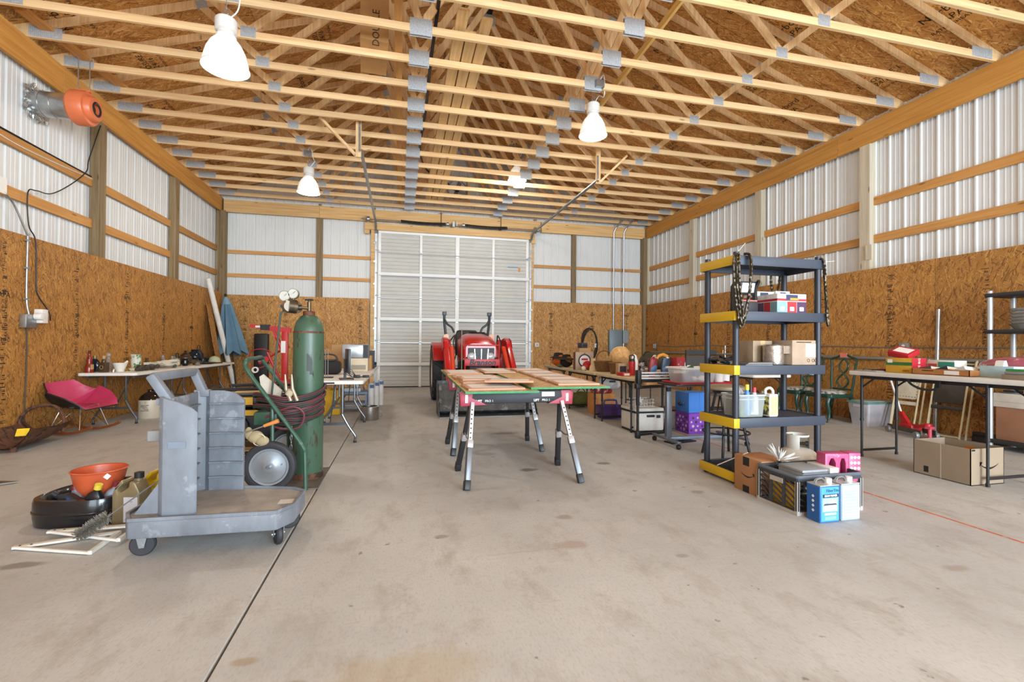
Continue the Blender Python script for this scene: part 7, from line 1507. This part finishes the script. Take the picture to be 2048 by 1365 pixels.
MB().prism([(-.08, 0), (-.05, 0), (-.05, .30), (-.035, .335), (-.015, .335), (0, .30), (0, 0), (.035, 0), (.035, .30), (.045, .335), (.065, .335), (.075, .30), (.075, 0), (.1, 0), (.1, .37), (-.08, .37)], -.05, .05, 'y').build('front', M_pk, px_, bev=.004)
MB().bx(.1, .19, -.05, .05, .0, .375).build('end_block', M_pk, px_, bev=.004)
for i in range(3):
    for j in range(4): MB().cyl((.118 + .027 * i, -.0525, .355 - .04 * j - .012), (.118 + .027 * i, -.0505, .355 - .04 * j - .012), .0115, n=12).build('cup_hole', mat('d8d2d0', .5), px_)
gp = T('propane_tank', 'white propane tank with a collar handle behind the crate', 'gas tank', (3.25, 3.28, 0)); M_pt = mat('bdbbb3', .4, 0, .06, 6)
MB().lathe([(.001, .03), (.1, .035), (.145, .07), (.155, .11), (.155, .245), (.15, .275), (.13, .308), (.09, .332), (.001, .345)], 36).build('tank', M_pt, gp); MB().lathe([(.1, 0), (.105, 0), (.105, .045), (.1, .045)], 28).build('foot_ring', M_pt, gp)
MB().lathe([(.156, .13), (.1565, .13), (.1565, .213), (.156, .213)], 36).build('blue_sleeve', mat('2c4a8c', .5), gp); MB().lathe([(.1568, .213), (.1575, .213), (.1575, .247), (.156, .247)], 36).build('white_band', M_white, gp)
for (a0, a1, z0, z1) in ((160, 236, .325, .45), (322, 430, .325, .45), (0, 360, .435, .45)):
    m = MB(); m.lathe([(.082, z0), (.085, z0), (.085, z1), (.082, z1), (.082, z0)], 20, a0=R(a0), a1=R(a1)); m.build('collar', M_pt, gp)
MB().cyl((0, 0, .33), (0, 0, .39), .014, n=10).cyl((0, 0, .37), (.04, -.05, .375), .013, n=10).build('valve', mat('4a4236', .4, .6), gp); MB().cyl((.05, -.06, .375), (.035, -.045, .375), .022, n=14).build('valve_knob', M_black, gp); 
for k, ch in enumerate('HOME DELIVERY'):
    a = R(-128 + k * 6.2)
    if ch != ' ': q = text(ch, .022, (.1582 * math.cos(a), .1582 * math.sin(a), .230), (math.cos(a), math.sin(a), 0), mat('2c4a8c', .5), gp)
cf = T('crystal_flower', 'clear acrylic spike flower ornament lying on the crate edge', 'ornament', (2.86, 3.06, .30)); rnd = random.Random(21)
for i in range(16):
    a = rnd.uniform(-PI, PI); e = rnd.uniform(.15, 1.3); L_ = rnd.uniform(.09, .16); d = Vector((math.cos(a) * math.cos(e), math.sin(a) * math.cos(e), math.sin(e)))
    MB().tube([d * .01, d * L_ * .6, d * L_], [.004, .008, .001], 6).build('spike', mat('d8d8d4', .1, 0, .03, alpha=.8), cf)
MB().ell((0, 0, .0), (.02, .02, .02)).build('core', M_chrome, cf)
MB().tube([(2.72, 3.60, .135), (2.78, 3.30, .31)], .004, 6).build('white_rod', M_white, label='thin white rod leaning from the lowest shelf onto the shipping box', cat='rod')
def fcan(label, x0, y0, body, front, side):
    t = T('solvent_can', label, 'can', (x0 + .08, y0 + .055, 0), group='metal solvent cans')
    MB().bx(-.08, .08, -.055, .055, 0, .245).build('can', body, t, bev=.008); MB().bx(-.078, .078, -.053, .053, .245, .251).build('can_top', mat('c8c8c4', .35, .5), t)
    MB().bx(-.0725, .0725, -.0562, -.0551, .012, .238).build('front_label', front, t); MB().bx(-.0812, -.0801, -.048, .048, .012, .238).build('side_label', side, t)
    MB().cyl((.045, 0, .25), (.045, 0, .282), .021, n=16).build('cap', M_white, t); m = MB(); m.tube(spl([(-.06, 0, .25), (-.05, 0, .275), (.0, 0, .28), (.02, 0, .25)], 5), .004, 5).tube(spl([(-.06, .012, .25), (-.05, .012, .275), (.0, .012, .28), (.02, .012, .25)], 5), .004, 5); m.build('wire_handle', M_grey, t); return t
k1 = fcan('blue can of seam primer with a pool picture on the label', 2.735, 2.575, mat('2c6ab0', .4), mat('4a9ad8', .4), mat('1f5a9c', .4))
text('FiberTite', .028, (.02, -.0568, .215), (0, -1, 0), M_ink, k1); MB().bx(-.06, .07, -.0572, -.0563, .170, .192).build('title_bar', mat('1c2438', .5), k1); text('SEAM PRIMER', .0175, (.005, -.0576, .181), (0, -1, 0), M_white, k1, bold=.0006)
p_ = MB().bx(-.062, .062, -.0568, -.0563, .075, .166).build('picture_panel', mat('9cb4c4', .5), k1)
MB().prism([(-.05, .085), (.05, .085), (.045, .12), (-.045, .12)], -.0578, -.0569, 'y').build('roof_wall', M_white, p_); MB().prism([(-.055, .118), (.055, .118), (.045, .13), (-.045, .13)], -.0586, -.0579, 'y').build('roof_deck', mat('3a4a5c', .5), p_); MB().prism([(-.02, .13), (.045, .13), (.012, .16)], -.0586, -.0579, 'y').build('roof_peak', mat('d8c4c0', .5), p_)
MB().bx(-.045, .05, -.0572, -.0563, .052, .066).build('text_strip', M_white, k1)
for j in range(3): MB().bx(-.04, .05, -.0568, -.0563, .022 + .008 * j, .025 + .008 * j).build('text_strip', mat('a8d0ec', .5), k1)
for j in range(4): MB().box((-.0818, .0, .17 - .032 * j), (.001, .016, .016), rx=R(45)).build('hazard_mark', M_white, k1)
k2 = fcan('pale blue can beside the seam primer can', 2.915, 2.58, mat('8fa9c6', .4), mat('a9c1da', .45), mat('9ab2cc', .45))
for j in range(9): MB().bx(-.06, .06, -.0568, -.0563, .03 + .021 * j, .032 + .021 * j).build('text_strip', mat('8ea4bc', .5), k2)
# ---------------------------------------------------------------- long right table
folding_table('long white folding table with black legs at the right of the picture', 4.80, 5.42, 2.35, 4.18, .925, 'adj', (.60, .11), mat('d6d2ca', .5, 0, .04), M_black, th=.045, rx=.04)
Z9 = .926
def at9(*a): pass
sc_ = T('pruning_shears', 'black handled hand tools lying at the far end of the right table', 'tool', (4.98, 4.03, Z9)); MB().beam((-.12, .02, .012), (.1, -.06, .012), .03, .02).build('handle', M_black, sc_, bev=.006); MB().beam((-.1, -.07, .012), (.1, -.05, .012), .03, .02).build('handle', M_tdark, sc_, bev=.006); MB().beam((.08, -.05, .008), (.22, -.1, .008), .02, .006).build('blade', M_grey, sc_)
thing1('grey_tablet', 'thin grey folder lying under the hand tools', 'folder', (4.89, 4.0, Z9), [(MB().box((0, 0, .004), (.14, .26, .008)), 'cover', mat('8a8880', .5)), (MB().box((.0, .0, .0095), (.12, .22, .002)), 'sheet', mat('b8b4a8', .6))])
c_ = carton('flat red packet behind the hand tools', 5.18, 5.38, 3.92, 4.12, Z9, .95, mat('b82a2c', .5), tape=False, name='red_packet'); MB().bx(-.08, .08, -.1105, -.11, .005, .018).build('edge_print', M_white, c_)
yb = T('cereal_carton', 'yellow and green carton with a red SAVE BIG side', 'box', (5.02, 3.73, Z9)); MB().bx(-.09, .09, -.13, .13, 0, .15).build('body', mat('c89a2c', .5), yb, bev=.003)
MB().bx(-.0912, -.09, -.13, .13, .075, .108).build('green_band', mat('2f6a34', .5), yb); MB().bx(-.0918, -.0912, .06, .11, .1, .135).build('barcode', M_white, yb); MB().bx(-.0912, .0912, -.1312, -.13, 0.0, .15).build('red_side', mat('b41f30', .5), yb); text('SAVE BIG', .038, (.0, -.1318, .075), (0, -1, 0), M_white, yb, roll=R(90)); text('ours', .035, (-.0922, -.07, .025), (-1, 0, 0), mat('8a2a1c', .5), yb, font_shear=.2)
rl = T('red_carton', 'red carton with a white label tipped open on the yellow carton', 'box', (5.05, 3.77, 1.105), rot=(R(12), R(-22), 0)); MB().bx(-.08, .08, -.1, .1, 0, .055).build('body', mat('a81a28', .5), rl, bev=.003); MB().bx(-.05, .05, -.075, .07, .055, .0565).build('white_label', M_white, rl)
c_ = carton('teal and white tissue carton beside the yellow one', 5.12, 5.28, 3.36, 3.60, Z9, 1.06, mat('d8dcd0', .5, 0, .05), tape=False, name='tissue_carton'); MB().bx(-.0812, -.08, -.12, .02, .02, .12).build('teal_panel', mat('2f9a84', .5), c_); MB().bx(-.0812, -.08, .03, .11, .02, .1).build('red_script', mat('b85048', .5), c_)
tr_ = T('card_tray', 'low brown cardboard tray of books on the right table', 'tray', (5.00, 3.34, Z9)); M_trb = mat('a86f3c', .7)
for (a, b, c, d) in ((-.1, -.095, -.24, .24), (.095, .1, -.24, .24), (-.1, .1, -.24, -.235), (-.1, .1, .235, .24)): MB().bx(a, b, c, d, 0, .055).build('tray_wall', M_trb, tr_)
MB().bx(-.1, .1, -.24, .24, 0, .004).build('base', M_trb, tr_); MB().bx(-.1012, -.1, -.16, -.04, .01, .045).build('barcode', M_white, tr_); MB().bx(-.1008, -.1, .05, .15, .034, .042).build('printed_line', M_ink, tr_)
for k, (y, c1, lab) in enumerate(((3.48, '5a4640', 'dark brown book tilted in the cardboard tray'), (3.34, '2f3136', 'black book leaning open in the cardboard tray'), (3.2, 'c8c4bc', 'pale book at the near end of the cardboard tray'))):
    b_ = T('book', lab, 'book', (5.0, y, Z9 + .03), rot=(R(-14 - 6 * k), R(6), 0), group='books in the tray'); MB().bx(-.08, .08, -.06, .06, 0, .028).build('pages', mat('d8d2c2', .7), b_); MB().bx(-.083, .083, -.063, .063, .028, .032).bx(-.083, .083, -.063, .063, -.004, 0).bx(-.086, -.083, -.063, .063, -.004, .032).build('cover', mat(c1, .5), b_)
ts = T('tissue_box', 'pale blue tissue box printed with yellow flowers', 'tissue box', (5.08, 2.98, Z9)); MB().bx(-.06, .06, -.12, .12, 0, .1).build('body', mat('a8c8d4', .5, 0, .08, spots='d8c87c', spotsc=11, spotth=.58), ts, bev=.003); MB().prism([(-.03, .1), (.03, .1), (.01, .15), (-.015, .145)], -.03, .03, 'y').build('tissue', M_white, ts)
c_ = carton('shallow grey brown tray of pads at the near end of the right table', 4.84, 5.06, 2.60, 2.84, Z9, .965, mat('8a7a68', .7), tape=False, name='shallow_tray', cat='tray'); MB().bx(-.08, .06, -.1, .12, .04, .065).build('grey_pads', mat('8a8e92', .6), c_, bev=.006); MB().bx(-.06, .0, -.0, .12, .066, .085).build('green_pack', mat('3a8a44', .5), c_)
dv = T('dvd_stack', 'dark flat cases fanned behind the cardboard tray', 'cases', (5.22, 3.26, Z9)); 
for k in range(4): MB().box((.01 * k, -.02 * k, .01 + .016 * k), (.13, .18, .014), rz=.12 * k).build('case', mat(('3a3c44', '5a5e66', '2c2e36', '6a6c74')[k], .35), dv)
pk_ = T('pink_bundle', 'pink cloth bundle in clear plastic at the back of the right table', 'bundle', (5.30, 2.98, Z9)); MB().ell((0, 0, .09), (.11, .30, .09), 20, 10).ell((.02, -.1, .12), (.09, .2, .08)).build('cloth', mat('a85a6c', .35, 0, .15, 8, .3, spots='d8c0c8', spotsc=5, spotth=.56), pk_); MB().ell((-.03, .26, .06), (.05, .06, .03)).build('loose_corner', mat('c8c0c4', .3), pk_)
bt = T('hanging_strap', 'black strap drooping under the edge of the right table', 'strap', (4.83, 3.45, .88)); MB().tube(spl([(0, .12, .0), (0, .09, -.05), (0, .0, -.09), (0, -.12, -.085), (0, -.14, -.03), (0, -.15, 0)], 6), .011, 8).build('strap', M_black, bt); MB().bx(-.012, .012, -.165, -.135, -.07, .0).build('buckle', M_tdark, bt)
bE = T('open_carton', 'large open brown carton with a smile arrow under the right table', 'box', (4.95, 3.23, 0)); M_oc = mat('94836e', .8, 0, .06, 4); hx, hy, h = .195, .23, .315
for (a, b, c, d) in ((-hx, -hx + .006, -hy, hy), (hx - .006, hx, -hy, hy), (-hx, hx, -hy, -hy + .006), (-hx, hx, hy - .006, hy)): MB().bx(a, b, c, d, 0, h).build('carton_wall', M_oc, bE)
MB().bx(-hx, hx, -hy, hy, 0, .006).build('base', M_oc, bE); smile(bE, -hy - .0008, .02, .18, .11, False); MB().bx(-hx - .0008, -hx, .1, .14, .03, .085).build('printed_mark', M_ink, bE); MB().bx(-hx - .0006, -hx, -.004, .004, 0, h).build('seam', mat('b8aa98', .8), bE); MB().bx(-hx + .01, -hx + .05, -hy - .0008, -hy, h - .02, h - .006).build('tape_scrap', M_black, bE)
MB().bx(hx - .0068, hx - .006, -.02, .06, .2, .27).build('orange_print', mat('c8761c', .6), bE)
# ---------------------------------------------------------------- against the right wall
def green_chair(label, x, y, arms):
    t = T('carved_chair', label, 'chair', (x, y, 0), R(180), 'green carved chairs'); G = mat('1f4034', .35, 0, .15)
    MB().prism([(-.24, -.21), (.22, -.25), (.26, -.2), (.26, .2), (.22, .25), (-.24, .21)], .38, .44).build('seat_rail', G, t, bev=.008); MB().ell((.01, 0, .45), (.25, .235, .05), 24, 8).build('cushion', mat('b8b6ae', .8, 0, .1, spots='4c4c4a', spotsc=22, spotth=.52), t)
    for (a, b, f) in ((.22, -.2, 1), (.22, .2, 1), (-.22, -.18, -1), (-.22, .18, -1)):
        MB().tube(spl([(a, b, .39), (a + .03 * f, b, .3), (a + .0 * f, b, .15), (a + .02 * f, b, .03), (a + .03 * f, b, .0)], 4), [.03] * 4 + [.027] * 4 + [.02] * 4 + [.014] * 4 + [.017], 8).build('leg', G, t)
    xb = -.24
    MB().tube(spl([(xb, -.17, .42), (xb - .02, -.2, .65), (xb - .04, -.21, .85), (xb - .05, -.22, .98), (xb - .06, -.12, 1.02), (xb - .06, 0, 1.07), (xb - .06, .12, 1.02), (xb - .05, .22, .98), (xb - .04, .21, .85), (xb - .02, .2, .65), (xb, .17, .42)], 5), .018, 8).build('back_frame', G, t)
    for ph in (0, PI):
        pts = [(xb - .02 - .04 * i / 20, .085 * math.sin(2 * PI * i / 20 + ph) * (1.15 if i < 10 else .95), .50 + .5 * i / 20) for i in range(21)]; MB().tube(pts, .014, 8).build('splat_loop', G, t)
    MB().beam((xb - .01, -.17, .50), (xb - .01, .17, .50), .02, .03).build('lower_rail', G, t); MB().ell((xb - .06, 0, 1.06), (.015, .06, .03), 12, 6).build('crest', G, t)
    if arms:
        for s in (-1, 1):
            MB().tube(spl([(xb - .02, s * .22, .70), (xb + .2, s * .26, .70), (xb + .38, s * .27, .69), (xb + .42, s * .27, .65), (xb + .36, s * .26, .56), (xb + .42, s * .25, .44)], 5), .015, 8).build('arm', G, t); MB().ell((xb + .2, s * .26, .722), (.09, .025, .016), 12, 6).build('arm_pad', mat('c9c8c4', .8), t)
    return t
green_chair('dark green carved armchair with printed seat cushion by the right wall', 6.76, 6.80, True)
gc2 = green_chair('dark green carved side chair with a pink tag on its back', 6.76, 6.20, False); MB().bx(-.296, -.28, -.06, .06, 1.02, 1.09).build('pink_tag', mat('e07a6c', .7), gc2)
tt = T('storage_tote', 'grey plastic storage tote with a green lid by the right wall', 'tote', (7.02, 5.72, 0)); gm2 = mat('b4b0b4', .5); m = MB(); vs = []
for (a, b, z) in ((.22, .14, 0), (.235, .155, .17), (.24, .16, .175), (.255, .175, .34)): vs += [(x, y, z) for x, y in rrect(2 * a, 2 * b, .03)]
nn = len(vs) // 4; m.add(vs, [(k * nn + i, k * nn + (i + 1) % nn, (k + 1) * nn + (i + 1) % nn, (k + 1) * nn + i) for k in range(3) for i in range(nn)] + [tuple(range(nn))]); m.build('tub', gm2, tt, ang=40)
MB().prism(rrect(.55, .385, .03), .335, .36).build('lid', mat('5f8a80', .5), tt, bev=.008); MB().prism(rrect(.46, .3, .03), .36, .372).build('lid_panel', mat('9aaaa6', .5), tt, bev=.004); MB().bx(-.27, -.25, -.06, .06, .28, .32).build('side_handle', gm2, tt)
def fold_chair(label, y0, y1, seatm, framem, back, lean):
    t = T('folding_chair', label, 'chair', (7.04, (y0 + y1) / 2, 0), rot=(0, R(lean), 0), group='folded chairs leaning on the right wall'); hw = (y1 - y0) / 2
    MB().tube(spl([(0, -hw, .0), (.0, -hw, .95), (.02, -hw + .04, .99), (.02, hw - .04, .99), (0, hw, .95), (0, hw, .0)], 5), .0125, 8).build('frame', framem, t)
    MB().tube(spl([(-.05, -hw + .03, .78), (-.06, -hw + .03, .05), (-.06, -hw + .06, .0 + .015), (-.06, hw - .06, .015), (-.06, hw - .03, .05), (-.05, hw - .03, .78)], 5), .0115, 8).build('rear_frame', framem, t)
    MB().prism(rrect(2 * hw - .07, .27, .05, 4, 0, .58), -.055, -.03, 'x').build('seat', seatm, t, bev=.006)
    MB().prism(rrect(2 * hw - .05, .16, .03, 4, 0, .90), -.01, .005, 'x').build('backrest', back, t, bev=.004); MB().bx(-.06, -.03, -hw + .03, hw - .03, .36, .41).build('cross_bar', seatm, t, bev=.004)
    return t
f1 = fold_chair('cream perforated metal folding chair leaning on the right wall', 5.06, 5.44, mat('d0c8b4', .5, 0, .1), mat('d6cba8', .45), mat('d0c8b4', .5), 11)
for i in range(7): MB().cyl((-.0565, -.12 + .04 * i, .48), (-.0548, -.12 + .04 * i, .48), .006, n=8).build('perforation', M_black, f1); MB().cyl((-.0565, -.12 + .04 * i, .68), (-.0548, -.12 + .04 * i, .68), .006, n=8).build('perforation', M_black, f1)
for i in range(4):
    for s in (-1, 1): MB().cyl((-.0565, s * .135, .52 + .04 * i), (-.0548, s * .135, .52 + .04 * i), .006, n=8).build('perforation', M_black, f1)
fold_chair('cream folding chair with dark brown seat leaning on the right wall', 4.50, 4.95, mat('35302a', .5, 0, .2, spots='5a5248', spotsc=30, spotth=.64), mat('cfc29c', .45), mat('35302a', .5), 11)
jk = T('floor_jack', 'red trolley jack with its handle up on the floor by the chairs', 'jack', (6.72, 4.92, 0), R(72))
MB().bx(-.3, .3, -.1, -.08, .05, .11).bx(-.3, .3, .08, .1, .05, .11).build('side_plate', mat('5a544c', .5, .4), jk); MB().bx(-.1, .12, -.07, .07, .06, .15).build('pump_block', M_red, jk, bev=.01); MB().beam((-.05, 0, .13), (-.27, 0, .17), .08, .04).build('lift_arm', M_red, jk); MB().cyl((-.28, 0, .15), (-.28, 0, .20), .045, n=14).build('saddle', M_red, jk)
for x in (-.25, .25):
    for y in (-.12, .12): MB().lathe([(.001, -.02), (.04, -.02), (.045, 0), (.04, .02), (.001, .02)], 18, (x, y, .045), 'y').build('wheel', M_grey, jk)
MB().prism([(.0, .13), (.14, .13), (.2, .3), (.16, .3)], -.02, .02, 'y').build('handle_yoke', M_red, jk); MB().cyl((.17, 0, .26), (.32, .05, .75), .014, n=10).build('handle', mat('c9c6c0', .4, .3), jk)
pk2 = T('red_stand', 'small pink red jack stand base beside the jack', 'jack stand', (6.62, 4.62, 0)); MB().cyl((0, 0, 0), (0, 0, .02), .07, n=16).build('foot', mat('c84a5c', .45), pk2); MB().cyl((0, 0, .02), (0, 0, .14), .02, n=10).build('column', mat('c84a5c', .45), pk2); MB().bx(-.04, .04, -.03, .03, .14, .17).build('cradle', mat('c84a5c', .45), pk2)
# ---------------------------------------------------------------- second rack at the right edge
r2 = T('grey_shelf_rack', 'black shelf rack with silver posts at the right edge', 'shelf', (6.98, 3.66, 0)); pm2 = mat('b4b6b8', .35, .3)
for z in (1.83, 1.40, .96, .12): 
    MB().prism(rrect(.46, .94, .03), z - .045, z).build('shelf_board', mat('26282b', .5), r2, bev=.006)
for a in (-.19, .19):
    for b in (-.43, .43):
        for (z0, z1) in ((0, .075), (.12, .915), (.96, 1.355), (1.40, 1.785), (1.83, 1.86)): MB().cyl((a, b, z0), (a, b, z1), .026, n=16).build('post', pm2, r2)
tb2 = T('tart_tins', 'nest of shiny fluted foil trays on the grey rack', 'trays', (6.96, 3.72, 1.401))
for k in range(6):
    m = MB(); n_ = 36; vs = []
    for (s_, z) in ((.8, 0), (1.0, .06), (1.06, .062)): vs += [(.17 * s_ * (1 + .02 * (i % 2)) * math.cos(2 * PI * i / n_), .27 * s_ * (1 + .02 * (i % 2)) * math.sin(2 * PI * i / n_), z + .036 * k) for i in range(n_)]
    m.add(vs, [(q * n_ + i, q * n_ + (i + 1) % n_, (q + 1) * n_ + (i + 1) % n_, (q + 1) * n_ + i) for q in range(2) for i in range(n_)] + [tuple(range(n_))]); m.build('foil_tray', mat('d0d0cc', .25, .6, .15), tb2, ang=15)
carton('brown carton on the lowest shelf of the grey rack', 6.80, 7.16, 3.32, 4.04, .121, .50, mat('9a6e52', .8))
c_ = carton('long white carton on top of the brown one in the grey rack', 6.79, 7.17, 3.30, 4.06, .501, .66, mat('cfc9bf', .6), tape=False, name='white_carton'); MB().bx(-.1915, -.19, -.38, .38, .06, .065).build('lid_edge', mat('a8a298', .6), c_)
thing1('sawblade_disc', 'flat dark grey discs lying on the middle shelf of the grey rack', 'disc', (6.95, 3.95, .661), [(MB().cyl((0, 0, 0), (0, 0, .012), .13, n=28), 'disc', mat('6a6e74', .35, .6)), (MB().cyl((.02, .02, .012), (.02, .02, .03), .09, n=24), 'upper_disc', mat('3a3c40', .4, .5))])
c_ = carton('small white carton lettered A PICTURE SHAKE on the long white carton', 6.82, 6.94, 3.66, 3.80, .661, .84, mat('d4d2cc', .6), tape=False, name='small_carton'); text('A PICTURE\nSHAKE', .035, (-.0606, 0, .09), (-1, 0, 0), M_ink, c_, roll=R(90))
bh = T('push_broom', 'wooden handled broom with a dark head standing by the grey rack', 'broom', (7.12, 4.30, 0)); MB().tube([(0, 0, .12), (.04, .03, .95)], .012, 8).build('handle', wood('b07a38', 'cf9c58', 'z', 6), bh); MB().bx(-.03, .03, -.16, .16, .07, .12).build('head', M_black, bh, bev=.006); MB().bx(-.035, .035, -.16, .16, .0, .07).build('bristles', mat('2c2824', .9, 0, .3, 60), bh)
